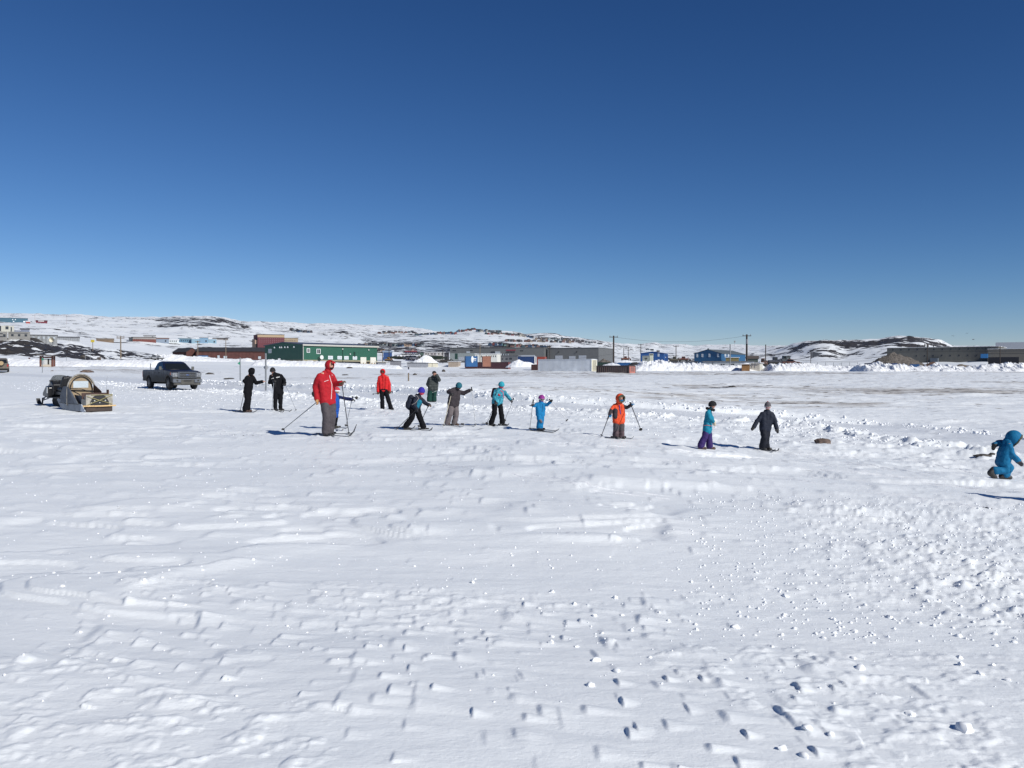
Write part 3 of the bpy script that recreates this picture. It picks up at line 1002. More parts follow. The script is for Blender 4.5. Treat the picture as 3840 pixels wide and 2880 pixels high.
    def goggles(self, frame, lens, el=(-.12, .36)):
        h, rh, B = self.J['head'], self.R['head'], self.B
        mb = MB()
        mb.patch(h, B, (rh * .98, rh * .86, rh * .98), (-1.15, 1.15), el, rh * .10, 0, 14, 3)
        g = mb.build("goggles", frame, self.root, True)
        m2 = MB()
        m2.patch(h, B, (rh * 1.07, rh * .93, rh * 1.0), (-.85, .85), (el[0] + .09, el[1] - .09), rh * .05, 0, 12, 2)
        child = m2.build("lens", lens, g, True)
        m3 = MB()
        m3.patch(h, B, (rh * 1.02, rh * 1.0, rh * 1.06), (1.1, 2 * math.pi - 1.1), (el[0] + .1, el[1] - .1), rh * .04, 0, 16, 1)
        m3.build("strap", frame, g, True)
    def warmer(self, m, el=(-1.25, -.18), name="neck_warmer", scale=1.0, az=(-1.5, 1.5)):
        h, rh, B = self.J['head'], self.R['head'], self.B
        mb = MB()
        mb.patch(h, B, (rh * .98 * scale, rh * .9 * scale, rh * 1.02 * scale), az, el, rh * .07, 0, 16, 5)
        return mb.build(name, m, self.root, True)
    def surf(self, pts, r, m, name, target=None, label=None):
        """a cord, zip or stripe laid on the cloth where the photograph shows it"""
        ob = target or self.jk
        me = ob.data
        bvh = BVHTree.FromPolygons([v.co.copy() for v in me.vertices], [tuple(p.vertices) for p in me.polygons])
        cam_l = Vector((0, 0, CAM_Z)) - self.base
        out = []
        for i in range(len(pts) - 1):
            for t in np.linspace(0, 1, 6, endpoint=(i == len(pts) - 2)):
                cx = pts[i][0] + (pts[i+1][0] - pts[i][0]) * t; cy = pts[i][1] + (pts[i+1][1] - pts[i][1]) * t
                d = (self.P(cx, cy) - cam_l).normalized()
                loc, nrm, ix, dist = bvh.ray_cast(cam_l, d)
                if loc is not None: out.append(loc - d * r * self.k * .25)
        if len(out) > 1:
            mb = MB(); mb.tube(out, r * self.k, 6)
            return mb.build(name, m, self.root, True, label=label)

def ski_pole(label, top, tip, mshaft=POLEMAT, r=.0095, grip_at=None, basket=True):
    """top: end of grip, tip: spike; both world points"""
    top, tip = Vector(top), Vector(tip)
    root = thing("ski_pole", label, "ski pole", tip)
    a = top - tip
    d = a.normalized()
    MB().tube([Vector((0, 0, 0)), d * .06, a - d * .1], [r * .5, r * .85, r], 8).build("shaft", mshaft, root, True)
    g = MB(); g.tube([a - d * .13, a - d * .1, a - d * .02, a], [r * 1.3, r * 1.9, r * 1.8, r * 2.1], 8)
    g.build("grip", GRIP, root, True)
    if basket:
        b = MB(); b.tube([d * .05, d * .062, d * .075], [.018, .045, .012], 10)
        b.build("basket", GRIP, root, True)
    return root

def ski(label, tail, tip, m=SKIMAT, width=.05, curl=.07):
    tail, tip = Vector(tail), Vector(tip)
    L = (tip - tail).length
    n = 14
    mid = tail.lerp(tip, .5)
    root = thing("ski", label, "ski", mid)
    d = (tip - tail); side = Vector((d.y, -d.x, 0)).normalized()
    vs = []
    base = []
    for i in range(n + 1):
        t = i / n
        p = tail + d * t
        z = max(gz(p.x, p.y), 0 if False else -9)
        base.append(z)
    # a stiff plank: straight between its contact heights
    z0, z1 = base[2], base[-3]
    for i in range(n + 1):
        t = i / n
        p = tail + d * t
        lift = curl * max(0, (t - .88) / .12) ** 1.8
        zz = max(z0 + (z1 - z0) * t, base[i] - .01) + .012 + lift
        w = width * (0.5 if i == 0 else 1.0) * (1 - .75 * max(0, (t - .93) / .07))
        q = Vector((p.x, p.y, zz)) - mid
        vs += [q + side * w / 2, q - side * w / 2, q + side * w / 2 + Vector((0, 0, .013)), q - side * w / 2 + Vector((0, 0, .013))]
    fs = []
    for i in range(n):
        a, b = i * 4, (i + 1) * 4
        fs += [(a, a+1, b+1, b), (a+2, b+2, b+3, a+3), (a, b, b+2, a+2), (a+1, a+3, b+3, b+1)]
    fs += [(0, 2, 3, 1), (n*4, n*4+1, n*4+3, n*4+2)]
    mb = MB(); mb.add(vs, fs)
    mb.build("plank", m, root)
    c = tail.lerp(tip, .45) - mid
    c.z = z0 + (z1 - z0) * .45 + .012 - mid.z + .03
    MB().box(c, (.10, .05, .04), 0, math.atan2(d.y, d.x)).build("binding", GRIP, root)
    return root

# ---------------------------------------------------------------- the skiers
def fabric(name, c, var=.16, rough=.72, sc=12, bump=.008):
    return mat(name, c, rough, 0, var, sc, bump=bump, bscale=sc * 1.6, spec=.2)

RED = fabric("red_shell", (0.37, 0.012, 0.020))
RED2 = fabric("bright_red_shell", (0.54, 0.018, 0.020))
GREYP = fabric("charcoal_trousers", (0.075, 0.066, 0.072))
GREYP2 = fabric("warm_grey_trousers", (0.135, 0.115, 0.118))
CHAR = fabric("dark_grey_jacket", (0.040, 0.033, 0.038))
WHITE_TRIM = mat("white_trim", (0.80, 0.78, 0.78), .6, 0, .05)
REFLEC = mat("reflective_patch", (0.62, 0.62, 0.60), .4, 0, .1)
LEATHER = mat("tan_leather", (0.40, 0.20, 0.07), .6, 0, .25, 20)
DKLEATHER = mat("brown_leather", (0.10, 0.055, 0.03), .6, 0, .3, 20)
BLUE = fabric("royal_blue_suit", (0.012, 0.075, 0.33))
NAVY = fabric("navy_sleeve", (0.012, 0.018, 0.075))
NAVYJ = fabric("navy_jacket", (0.016, 0.020, 0.034))
TEAL = fabric("teal_panel", (0.012, 0.16, 0.24))
TEALJ = fabric("teal_jacket", (0.010, 0.19, 0.29))
AZURE = fabric("azure_suit", (0.009, 0.165, 0.37))
PEACOCK = fabric("peacock_suit", (0.006, 0.13, 0.27))
PURPLE = fabric("purple_trousers", (0.040, 0.022, 0.11))
ORANGE = fabric("orange_shell", (0.68, 0.080, 0.028))
DKGREEN = fabric("dark_green_trousers", (0.010, 0.045, 0.036))
PURPHAT = mat("magenta_hat", (0.24, 0.022, 0.21), .8, 0, .15, 30, bump=.01, bscale=40)
BLUEHAT = mat("blue_violet_hat", (0.030, 0.022, 0.30), .85, 0, .15, 30, bump=.012, bscale=40)
REDHAT = mat("red_knit", (0.46, 0.03, 0.05), .85, 0, .15, 30, bump=.012, bscale=40)
TEALHAT = mat("dark_teal_hat", (0.012, 0.11, 0.15), .85, 0, .15, 30, bump=.012, bscale=40)
TURQ = mat("turquoise_hat", (0.02, 0.30, 0.38), .85, 0, .15, 30, bump=.012, bscale=40)
PINK = mat("pink_scarf", (0.62, 0.07, 0.13), .85, 0, .15, 20)
GREYKNIT = mat("grey_knit", (0.10, 0.09, 0.10), .9, 0, .2, 30, bump=.012, bscale=40)
BLACKKNIT = mat("black_knit", (0.013, 0.012, 0.014), .9, 0, .2, 30, bump=.012, bscale=40)
FURM = mat("coyote_fur", (0.085, 0.085, 0.058), .95, 0, .4, 40, bump=.02, bscale=60)
BLACKFUR = mat("black_fur", (0.012, 0.012, 0.013), .95, 0, .4, 40, bump=.02, bscale=60)
BLUEGLOVE = mat("blue_glove", (0.012, 0.16, 0.36), .7, 0, .2, 20)
CREAM = mat("cream_mitten", (0.55, 0.46, 0.33), .85, 0, .2, 20)
LENS_RED = mat("red_lens", (0.20, 0.02, 0.02), .12)
LENS_DARK = mat("dark_lens", (0.03, 0.03, 0.02), .12)
FRAME_W = mat("white_frame", (0.75, 0.75, 0.76), .4)
BOOTBR = mat("brown_boot", (0.075, 0.045, 0.034), .6, 0, .3, 18)
BOOTGR = mat("olive_boot", (0.07, 0.07, 0.06), .6, 0, .3, 18)

def plaid_mat():
    m = mat("plaid_jacket", (0.022, 0.028, 0.027), .8, 0, .15, 12)
    nt = m.node_tree; p = nt.nodes["Principled BSDF"]
    tc = [n for n in nt.nodes if n.type == 'TEX_COORD'][0]
    src = p.inputs["Base Color"].links[0].from_socket
    for ax in ('X', 'Z'):
        w = nt.nodes.new("ShaderNodeTexWave"); w.wave_type = 'BANDS'; w.bands_direction = ax; w.inputs["Scale"].default_value = 2.6
        nt.links.new(tc.outputs["Object"], w.inputs["Vector"])
        r = nt.nodes.new("ShaderNodeMapRange"); r.inputs[1].default_value = .8; r.inputs[2].default_value = .95; r.inputs[3].default_value = 0; r.inputs[4].default_value = .45
        nt.links.new(w.outputs["Fac"], r.inputs[0])
        mx = nt.nodes.new("ShaderNodeMix"); mx.data_type = 'RGBA'
        nt.links.new(r.outputs[0], mx.inputs[0]); nt.links.new(src, mx.inputs[6]); mx.inputs[7].default_value = (0.075, 0.085, 0.08, 1)
        src = mx.outputs[2]
    nt.links.new(src, p.inputs["Base Color"])
    return m
PLAID = plaid_mat()

def floral_mat():
    m = mat("patterned_teal", (0.010, 0.17, 0.25), .75, 0, .1, 10)
    nt = m.node_tree; p = nt.nodes["Principled BSDF"]
    tc = [n for n in nt.nodes if n.type == 'TEX_COORD'][0]
    src = p.inputs["Base Color"].links[0].from_socket
    n = nt.nodes.new("ShaderNodeTexNoise"); n.inputs["Scale"].default_value = 16; n.inputs["Detail"].default_value = 3; n.inputs["Distortion"].default_value = 1.6
    nt.links.new(tc.outputs["Object"], n.inputs["Vector"])
    r = nt.nodes.new("ShaderNodeMapRange"); r.inputs[1].default_value = .53; r.inputs[2].default_value = .60; r.inputs[4].default_value = .85
    nt.links.new(n.outputs["Fac"], r.inputs[0])
    mx = nt.nodes.new("ShaderNodeMix"); mx.data_type = 'RGBA'
    nt.links.new(r.outputs[0], mx.inputs[0]); nt.links.new(src, mx.inputs[6]); mx.inputs[7].default_value = (0.10, 0.48, 0.58, 1)
    nt.links.new(mx.outputs[2], p.inputs["Base Color"])
    return m
FLORAL = floral_mat()

C1 = (1030, 1320, 4.88)
# --- man in the red jacket
p = Person("tall man in red hooded jacket and charcoal trousers leaning on a ski pole", C1, (950, 1535),
    dict(head=(1015, 245, 0), neck=(975, 350, 0), shA=(815, 440, -.12), elA=(745, 610, -.05), haA=(778, 880, -.12),
         shB=(1055, 440, .12), elB=(1110, 585, .05), haB=(1225, 572, -.08),
         hipA=(905, 870, -.06), hipB=(1035, 870, .08), knA=(948, 1175, -.08), knB=(1055, 1175, .08),
         anA=(945, 1462, -.05), anB=(1000, 1472, .12), toA=(1050, 1520, -.12), toB=(1075, 1505, .05)),
    dict(head=72, arm=66, fore=55, torso=90, thigh=80, shin=72, boot=42), face=(68, 4))
p.body()
p.jacket(RED, drop=.10, flare=1.12)
p.hood(RED, scale=1.24, opening=62, peak=.42)
p.warmer(BLACKKNIT, el=(-1.3, -.5), name="beard", scale=1.02)
p.trousers(GREYP, cuff=1.16)
p.boots(BOOT)
p.glove('A', LEATHER, direction=(.35, 0, -1), size=.98)
p.glove('B', DKLEATHER, direction=(.6, 0, .5), size=.95)
child_mesh(fuse("cuff", [(p.P(728, 765, -.08), .075, p.P(770, 825, -.10), .062)], .012, BLACKGLOVE), "cuff", p.root)
p.surf([(1000, 425), (1025, 520), (1048, 590), (1045, 700), (1035, 862)], 5.0, WHITE_TRIM, "zip")
p.surf([(905, 543), (985, 515)], 4.0, WHITE_TRIM, "pocket_zip")
p.surf([(1045, 420), (1062, 424)], 4.0, WHITE_TRIM, "chest_mark")
ski_pole("long dark ski pole planted behind the tall man in red", p.W(825, 872, -.12), p.gnd(140, 1430), r=.011)
ski_pole("ski pole gripped upright in the gloved hand of the tall man in red", p.W(1222, 520, -.08), p.gnd(1362, 1518), r=.011)
ski("long dark ski nearest the camera under the tall man in red", p.gnd(690, 1512), p.gnd(1432, 1568), SKIMAT, .055, .10)
ski("ski with upturned tip on the far foot of the tall man in red", p.gnd(760, 1490), p.gnd(1500, 1520), SKIMAT, .055, .24)

# --- child in royal blue behind him
p = Person("small child in royal blue suit and striped red hat behind the tall man in red", C1, (1085, 1400),
    dict(head=(1130, 712, 0), neck=(1118, 775, 0), shA=(1070, 830, -.05), elA=(1040, 930, -.05), haA=(1070, 1010, -.12),
         shB=(1160, 815, .06), elB=(1285, 848, .04), haB=(1425, 872, 0),
         hipA=(1085, 1030, -.02), hipB=(1130, 1030, .06), knA=(1100, 1190, -.03), knB=(1125, 1185, .06),
         anA=(1062, 1335, 0), anB=(1100, 1335, .08), toA=(1110, 1395, -.04), toB=(1165, 1372, .04)),
    dict(head=62, arm=36, fore=32, torso=60, thigh=44, shin=38, boot=30), face=(75, 18))
p.body(); p.jacket([BLUE, NAVY], sleeves=(1, 1, 1, 1)); p.trousers([BLUE, BLACKCLOTH], slot2=1); p.boots(BOOTGR)
p.hat(REDHAT, low=-.15, scale=1.1, brim=FRAME_W)
p.glove('B', BLACKGLOVE); p.glove('A', BLACKGLOVE)
ski_pole("thin child's ski pole hanging from the outstretched hand of the child in royal blue", p.W(1425, 828, 0), p.gnd(1300, 1372), POLEGREY)
ski_pole("ski pole held level in the outstretched hand of the child in royal blue", p.W(1420, 820, -.1), p.W(1505, 838, -.75), POLEMAT)
ski("short grey ski of the child in royal blue", p.gnd(985, 1385), p.gnd(1262, 1452), SKIPALE, .045)
ski("short far ski of the child in royal blue", p.gnd(1060, 1370), p.gnd(1345, 1412), SKIPALE, .045)

C2 = (840, 1340, 7.213)
# --- two black-clad adults by the sign post
p = Person("person in black hooded jacket reaching out a bare hand, seen from behind", C2, (620, 1478),
    dict(head=(758, 378, 0), neck=(735, 455, 0), shA=(630, 535, -.10), elA=(552, 640, -.1), haA=(610, 700, .18),
         shB=(785, 530, .12), elB=(865, 690, .06), haB=(1062, 655, 0),
         hipA=(612, 880, -.05), hipB=(685, 880, .08), knA=(628, 1150, -.05), knB=(665, 1145, .08),
         anA=(570, 1400, -.04), anB=(632, 1405, .08), toA=(690, 1462, -.08), toB=(735, 1448, .02)),
    dict(head=78, arm=58, fore=48, torso=86, thigh=80, shin=66, boot=46), face=(125, 6))
p.body(features=False); p.jacket(BLACKCLOTH, drop=.16, flare=1.12, upto=.86); p.hood(BLACKCLOTH, scale=1.16, opening=50)
p.trousers(BLACKCLOTH, cuff=1.2); p.boots(BOOTBR)
p.glove('B', SKIN, name="hand", size=.72, curl=.25); p.glove('A', BLACKGLOVE)
ski_pole("black ski pole slanting behind the hooded person in black", p.W(600, 690, .1), p.gnd(430, 1474), r=.012)
ski("dark ski pointing right under the hooded person in black", p.gnd(215, 1452), p.gnd(860, 1500), SKIMAT)
ski("far dark ski under the hooded person in black", p.gnd(300, 1436), p.gnd(905, 1478), SKIMAT)

p = Person("adult in black knit hat and black jacket with pale chest patches facing left", C2, (1470, 1440),
    dict(head=(1318, 378, 0), neck=(1375, 445, .02), shA=(1275, 510, -.08), elA=(1232, 685, -.1), haA=(1355, 640, -.30),
         shB=(1545, 495, .08), elB=(1632, 620, .04), haB=(1640, 700, -.10),
         hipA=(1400, 880, -.04), hipB=(1530, 880, .06), knA=(1388, 1125, -.06), knB=(1528, 1125, .04),
         anA=(1385, 1372, -.04), anB=(1530, 1372, .06), toA=(1425, 1425, -.12), toB=(1590, 1412, -.04)),
    dict(head=70, arm=56, fore=50, torso=88, thigh=76, shin=58, boot=44), face=(-28, 22))
p.body(); p.jacket(BLACKCLOTH, drop=.18, flare=1.05); p.trousers([BLACKCLOTH], cuff=.92); p.boots(BOOT)
p.hat(BLACKKNIT, low=-.12, scale=1.14, peak=.28)
p.glove('A', BLACKGLOVE); p.glove('B', BLACKGLOVE)
p.surf([(1410, 548), (1508, 530)], 14, REFLEC, "chest_patch"); p.surf([(1285, 580), (1345, 562)], 10, REFLEC, "chest_patch")
p.surf([(1398, 800), (1395, 620)], 3, GREYP, "zip")
ski_pole("pale ski pole upright in front of the adult in black knit hat", p.W(1352, 600, -.32), p.gnd(1298, 1458), POLEGREY, r=.011)
ski_pole("thin ski pole angled to the right of the adult in black knit hat", p.W(1640, 680, -.12), p.gnd(1957, 1455), POLEGREY, r=.009)
ski("dark ski on the left foot of the adult in black knit hat", p.gnd(1290, 1405), p.gnd(1628, 1502), SKIMAT)
ski("dark ski on the right foot of the adult in black knit hat", p.gnd(1430, 1390), p.gnd(1832, 1480), SKIMAT)

C5 = (1340, 1340, 5.53)
# --- adult in bright red, standing far back
p = Person("standing adult in bright red hooded jacket holding poles behind the back", C5, (610, 1078),
    dict(head=(526, 300, 0), neck=(530, 368, 0), shA=(455, 415, 0), elA=(425, 560, .02), haA=(428, 725, 0),
         shB=(625, 410, 0), elB=(668, 550, .02), haB=(668, 715, 0),
         hipA=(508, 690, 0), hipB=(590, 690, 0), knA=(515, 880, 0), knB=(640, 870, 0),
         anA=(522, 1050, 0), anB=(695, 1045, 0), toA=(518, 1078, -.16), toB=(745, 1070, -.06)),
    dict(head=47, arm=34, fore=30, torso=54, thigh=50, shin=42, boot=30), face=(5, 4))
p.body(); p.jacket(RED2, drop=-.02); p.hood(RED2, scale=1.2, opening=40); p.trousers(BLACKCLOTH, cuff=1.1); p.boots(BOOT)
p.goggles(BLACKGLOVE, LENS_DARK); p.warmer(RED2, el=(-1.3, -.5))
p.glove('A', DKLEATHER, direction=(0, 0, -1)); p.glove('B', DKLEATHER, direction=(0, 0, -1))
p.surf([(548, 395), (556, 520), (560, 660)], 2.2, DKLEATHER, "zip")
ski_pole("pair-mate ski pole held level by the standing adult in bright red", p.W(735, 712, .12), p.W(300, 765, .12), POLEMAT, r=.012)

# --- plaid jacket
p = Person("man in dark plaid jacket with one hand raised to his face", C5, (1540, 925),
    dict(head=(1596, 338, 0), neck=(1580, 398, .03), shA=(1500, 440, 0), elA=(1458, 560, .06), haA=(1500, 610, -.14),
         shB=(1660, 430, .04), elB=(1700, 475, -.14), haB=(1640, 368, -.22),
         hipA=(1525, 640, 0), hipB=(1612, 640, .04), knA=(1500, 775, 0), knB=(1600, 775, .03),
         anA=(1490, 890, 0), anB=(1592, 890, .03), toA=(1492, 925, -.14), toB=(1600, 925, -.12)),
    dict(head=46, arm=42, fore=38, torso=70, thigh=50, shin=47, boot=32), face=(24, -2))
p.body(); p.jacket(PLAID, drop=.05, hood_down=True); p.trousers(DKGREEN, cuff=1.15); p.boots(BOOT)
p.hat(BLACKKNIT, low=.05, scale=1.1)
p.glove('B', SKIN, name="hand", direction=(-.2, 0, 1), size=.75, curl=.5)
p.surf([(1555, 730), (1600, 712), (1650, 695)], 3, REFLEC, "pocket_flash", target=[c for c in p.root.children if c.name.startswith("trousers")][0])

# --- backpack boy
p = Person("child in blue violet hat and navy teal jacket striding with a backpack", C5, (1200, 1495),
    dict(head=(1330, 715, 0), neck=(1275, 800, .02), shA=(1195, 855, -.10), elA=(1175, 990, -.16), haA=(1240, 1080, -.16),
         shB=(1320, 850, .10), elB=(1400, 945, .12), haB=(1490, 985, .08),
         hipA=(1150, 1070, -.06), hipB=(1240, 1080, .06), knA=(1130, 1260, -.06), knB=(1310, 1280, .06),
         anA=(1005, 1425, -.05), anB=(1372, 1450, .05), toA=(1090, 1478, -.06), toB=(1470, 1492, .02)),
    dict(head=66, arm=48, fore=38, torso=74, thigh=66, shin=56, boot=40), face=(62, 16))
p.body(); p.jacket([NAVYJ, TEAL], drop=.02, sleeves=(0, 0, 0, 0), hood_down=True,
    extra=[(p.P(1290, 930, -.03), p.k * 52, p.P(1215, 1045, -.03), p.k * 60, 1)])
p.trousers(BLACKCLOTH, cuff=1.15); p.boots(BOOT)
p.hat(BLUEHAT, low=-.2, scale=1.16, peak=.22); p.warmer(PINK, el=(-1.3, -.15))
p.glove('A', BLACKGLOVE); p.glove('B', DKLEATHER)
bp = thing("backpack", "dark navy backpack on the back of the striding child in blue violet hat", "backpack", p.base + p.P(1080, 930, -.02))
bm_ = fuse("bag", [(p.P(1115, 830, -.02) - p.P(1080, 930, -.02), p.k * 62, p.P(1065, 1010, -.02) - p.P(1080, 930, -.02), p.k * 72),
                   (p.P(1060, 960, -.02) - p.P(1080, 930, -.02), p.k * 66, p.P(1085, 1045, -.02) - p.P(1080, 930, -.02), p.k * 56)], .012, NAVYJ, wrinkle=.012)
child_mesh(bm_, "bag", bp)
mb = MB(); mb.tube([p.P(1150, 800, -.16) - p.P(1080, 930, -.02), p.P(1230, 790, -.2) - p.P(1080, 930, -.02), p.P(1275, 850, -.2) - p.P(1080, 930, -.02), p.P(1210, 940, -.22) - p.P(1080, 930, -.02), p.P(1130, 985, -.2) - p.P(1080, 930, -.02)], p.k * 7, 6)
mb.build("shoulder_strap", mat("strap_grey", (0.25, 0.23, 0.22), .8), bp, True)
ski_pole("dark ski pole trailing back from the striding child in blue violet hat", p.W(1240, 1070, -.2), p.gnd(797, 1502))
ski_pole("far dark ski pole in the forward hand of the striding child in blue violet hat", p.W(1492, 965, .08), p.gnd(1262, 1460))
ski("dark ski on the forward foot of the striding child in blue violet hat", p.gnd(1090, 1490), p.gnd(1560, 1518), SKIMAT, .045)
ski("dark ski on the rear foot of the striding child in blue violet hat", p.gnd(760, 1462), p.gnd(1200, 1496), SKIMAT, .045)

C8 = (1600, 1400, 6.144)
# --- grey boy leaning
p = Person("child in dark teal hat and grey clothes bending over two poles", C8, (560, 1200),
    dict(head=(742, 295, -.06), neck=(690, 345, 0), shA=(585, 385, -.12), elA=(500, 430, -.16), haA=(572, 462, -.28),
         shB=(735, 420, .12), elB=(860, 462, .10), haB=(992, 392, .05),
         hipA=(560, 720, -.05), hipB=(665, 720, .07), knA=(540, 930, -.08), knB=(680, 940, .05),
         anA=(472, 1140, -.04), anB=(640, 1140, .07), toA=(535, 1185, -.10), toB=(720, 1182, .0)),
    dict(head=70, arm=56, fore=46, torso=96, thigh=72, shin=64, boot=44), face=(12, 48))
p.body(); p.jacket(CHAR, drop=-.02); p.trousers(GREYP2, cuff=1.12); p.boots(BOOTBR)
p.hat(TEALHAT, low=-.12, scale=1.16)
p.warmer(GREYKNIT, el=(-1.3, -.55), name="scarf")
p.glove('A', BLACKGLOVE); p.glove('B', BLACKGLOVE)
ski_pole("pale ski pole on the left of the bending child in grey", p.W(582, 430, -.28), p.gnd(380, 1238), mat("pole_shaft_cream", (.40, .36, .27), .4, .3))
ski_pole("ski pole held forward on the right by the bending child in grey", p.W(1032, 318, .05), p.gnd(1132, 1226), POLEGREY)
ski("pale ski with dark tip of the bending child in grey", p.gnd(360, 1188), p.gnd(872, 1245), SKIPALE, .045)
ski("far ski of the bending child in grey", p.gnd(560, 1178), p.gnd(1165, 1246), SKIPALE, .045)

# --- patterned teal girl
p = Person("child in turquoise hat and patterned teal jacket looking down at her skis", C8, (1600, 1205),
    dict(head=(1722, 272, -.04), neck=(1690, 350, 0), shA=(1590, 395, -.08), elA=(1555, 545, -.12), haA=(1600, 665, -.22),
         shB=(1775, 395, .08), elB=(1850, 510, .06), haB=(1945, 622, 0),
         hipA=(1560, 680, -.04), hipB=(1680, 680, .05), knA=(1565, 910, -.05), knB=(1722, 920, .05),
         anA=(1485, 1140, -.02), anB=(1745, 1150, .05), toA=(1565, 1190, -.08), toB=(1835, 1195, .0)),
    dict(head=68, arm=48, fore=40, torso=78, thigh=64, shin=55, boot=42), face=(18, 36))
p.body(); p.jacket(FLORAL, drop=.0); p.trousers(BLACKCLOTH, cuff=1.18); p.boots(BOOT)
p.hat(TURQ, low=-.15, scale=1.14); p.warmer(PINK, el=(-1.3, -.05))
p.glove('A', BLACKGLOVE); p.glove('B', BLACKGLOVE)
p.surf([(1700, 395), (1760, 430), (1770, 560)], 8, PINK, "scarf_tail")
p.surf([(1645, 480), (1690, 510)], 22, REDHAT, "chest_badge")
bp = thing("backpack", "dark maroon backpack worn by the child in patterned teal jacket", "backpack", p.base + p.P(1530, 440, .1))
o0 = p.P(1530, 440, .1)
child_mesh(fuse("bag", [(p.P(1555, 380, .10) - o0, p.k * 48, p.P(1525, 520, .10) - o0, p.k * 52)], .012, mat("maroon_bag", (0.06, 0.015, 0.022), .8), wrinkle=.01), "bag", bp)
mb = MB(); mb.tube([p.P(1575, 340, 0) - o0, p.P(1620, 345, -.14) - o0, p.P(1625, 430, -.2) - o0, p.P(1570, 520, -.16) - o0], p.k * 8, 6)
mb.build("shoulder_strap", BLACKCLOTH, bp, True)
ski_pole("ski pole slanting left beside the child in patterned teal jacket", p.W(1602, 640, -.25), p.gnd(1375, 1178), POLEGREY)
ski_pole("ski pole at the right hand of the child in patterned teal jacket", p.W(2008, 578, -.05), p.gnd(1795, 1095), POLEGREY)
ski("dark ski on the left foot of the child in patterned teal jacket", p.gnd(1280, 1160), p.gnd(1740, 1218), SKIMAT, .045)
ski("dark ski on the right foot of the child in patterned teal jacket", p.gnd(1500, 1175), p.gnd(1900, 1215), SKIMAT, .045)

C10 = (1900, 1400, 6.637)
# --- small child in azure suit
p = Person("small child in azure one-piece suit and magenta hat with both arms out", C10, (840, 1425),
    dict(head=(868, 632, 0), neck=(850, 720, 0), shA=(750, 765, -.02), elA=(690, 815, -.08), haA=(655, 800, -.16),
         shB=(930, 770, .02), elB=(1005, 785, 0), haB=(1090, 705, -.05),
         hipA=(795, 1000, 0), hipB=(880, 1000, .03), knA=(815, 1175, -.06), knB=(868, 1175, .0),
         anA=(795, 1350, 0), anB=(850, 1350, .04), toA=(830, 1415, -.12), toB=(900, 1420, -.06)),
    dict(head=80, arm=46, fore=42, torso=84, thigh=66, shin=56, boot=46), face=(22, 20))
p.body(); p.jacket(AZURE, drop=.1); p.trousers(AZURE, cuff=1.1); p.boots(BOOT)
p.hat(PURPHAT, low=-.02, scale=1.10); p.goggles(FRAME_W, LENS_DARK); p.warmer(PURPHAT, el=(-1.35, -.55), az=(0, 2 * math.pi))
p.glove('A', BLACKGLOVE, mitten=True); p.glove('B', BLACKGLOVE, mitten=True)
p.surf([(885, 760), (890, 860), (885, 960)], 3, NAVY, "zip")
p.surf([(830, 1150), (870, 1215)], 30, mat("muddy_knee", (0.14, 0.12, 0.13), .85), "knee_patch", target=[c for c in p.root.children if c.name.startswith("trousers")][0])
ski_pole("thin grey ski pole on the left of the small child in azure suit", p.W(665, 650, -.16), p.gnd(570, 1428), POLEGREY)
ski_pole("white ski pole lifted off the snow by the small child in azure suit", p.W(1060, 640, -.06), p.W(1532, 1208, -.5), mat("pole_white", (.75, .75, .76), .4))
ski("narrow dark ski nearest the camera of the small child in azure suit", p.gnd(570, 1420), p.gnd(1248, 1500), SKIMAT, .045)
ski("narrow far ski of the small child in azure suit", p.gnd(590, 1400), p.gnd(1305, 1462), SKIMAT, .045)

C11 = (2220, 1440, 6.9125)
# --- orange jacket
p = Person("child in orange hooded jacket with fur trim and dark patched trousers", C11, (680, 1405),
    dict(head=(735, 375, -.04), neck=(705, 495, 0), shA=(575, 560, 0), elA=(495, 665, -.06), haA=(458, 790, -.12),
         shB=(800, 555, 0), elB=(895, 615, -.02), haB=(1030, 535, -.08),
         hipA=(630, 945, 0), hipB=(755, 945, .02), knA=(618, 1190, -.03), knB=(770, 1190, 0),
         anA=(610, 1340, 0), anB=(765, 1340, .03), toA=(650, 1405, -.14), toB=(830, 1400, -.06)),
    dict(head=92, arm=54, fore=46, torso=112, thigh=78, shin=72, boot=52), face=(30, 6))
p.body()
p.jacket([ORANGE, CHAR], drop=.06, sleeves=(0, 1, 1, 1), flare=1.05, extra=[(p.P(600, 700, -.07), p.k * 66, p.P(598, 840, -.07), p.k * 66, 1)])
p.hood(ORANGE, scale=1.30, opening=50, fur=FURM)
p.warmer(BLUEGLOVE, el=(-1.2, -.25), name="face_mask"); p.hat(FURM, low=.22, scale=1.06, name="cap")
p.trousers([GREYP, mat("patched_shin", (0.085, 0.055, 0.062), .8, 0, .5, 14)], slot2=1, cuff=1.14); p.boots(BOOT)
p.glove('A', BLUEGLOVE, direction=(0, 0, -1), size=1.05); p.glove('B', BLUEGLOVE)
p.surf([(708, 545), (725, 680), (742, 780)], 12, mat("violet_zip", (0.03, 0.02, 0.22), .6), "zip")
ski_pole("black ski pole planted to the left of the child in orange jacket", p.W(450, 790, -.14), p.gnd(228, 1385))
ski_pole("black ski pole swung out to the right by the child in orange jacket", p.W(988, 480, -.08), p.W(1280, 1222, -.9))
ski("dark ski on the left foot of the child in orange jacket", p.gnd(330, 1396), p.gnd(800, 1440), SKIMAT, .045)
ski("dark ski on the right foot of the child in orange jacket", p.gnd(620, 1385), p.gnd(1085, 1440), SKIMAT, .045)

C12 = (2560, 1460, 5.53)
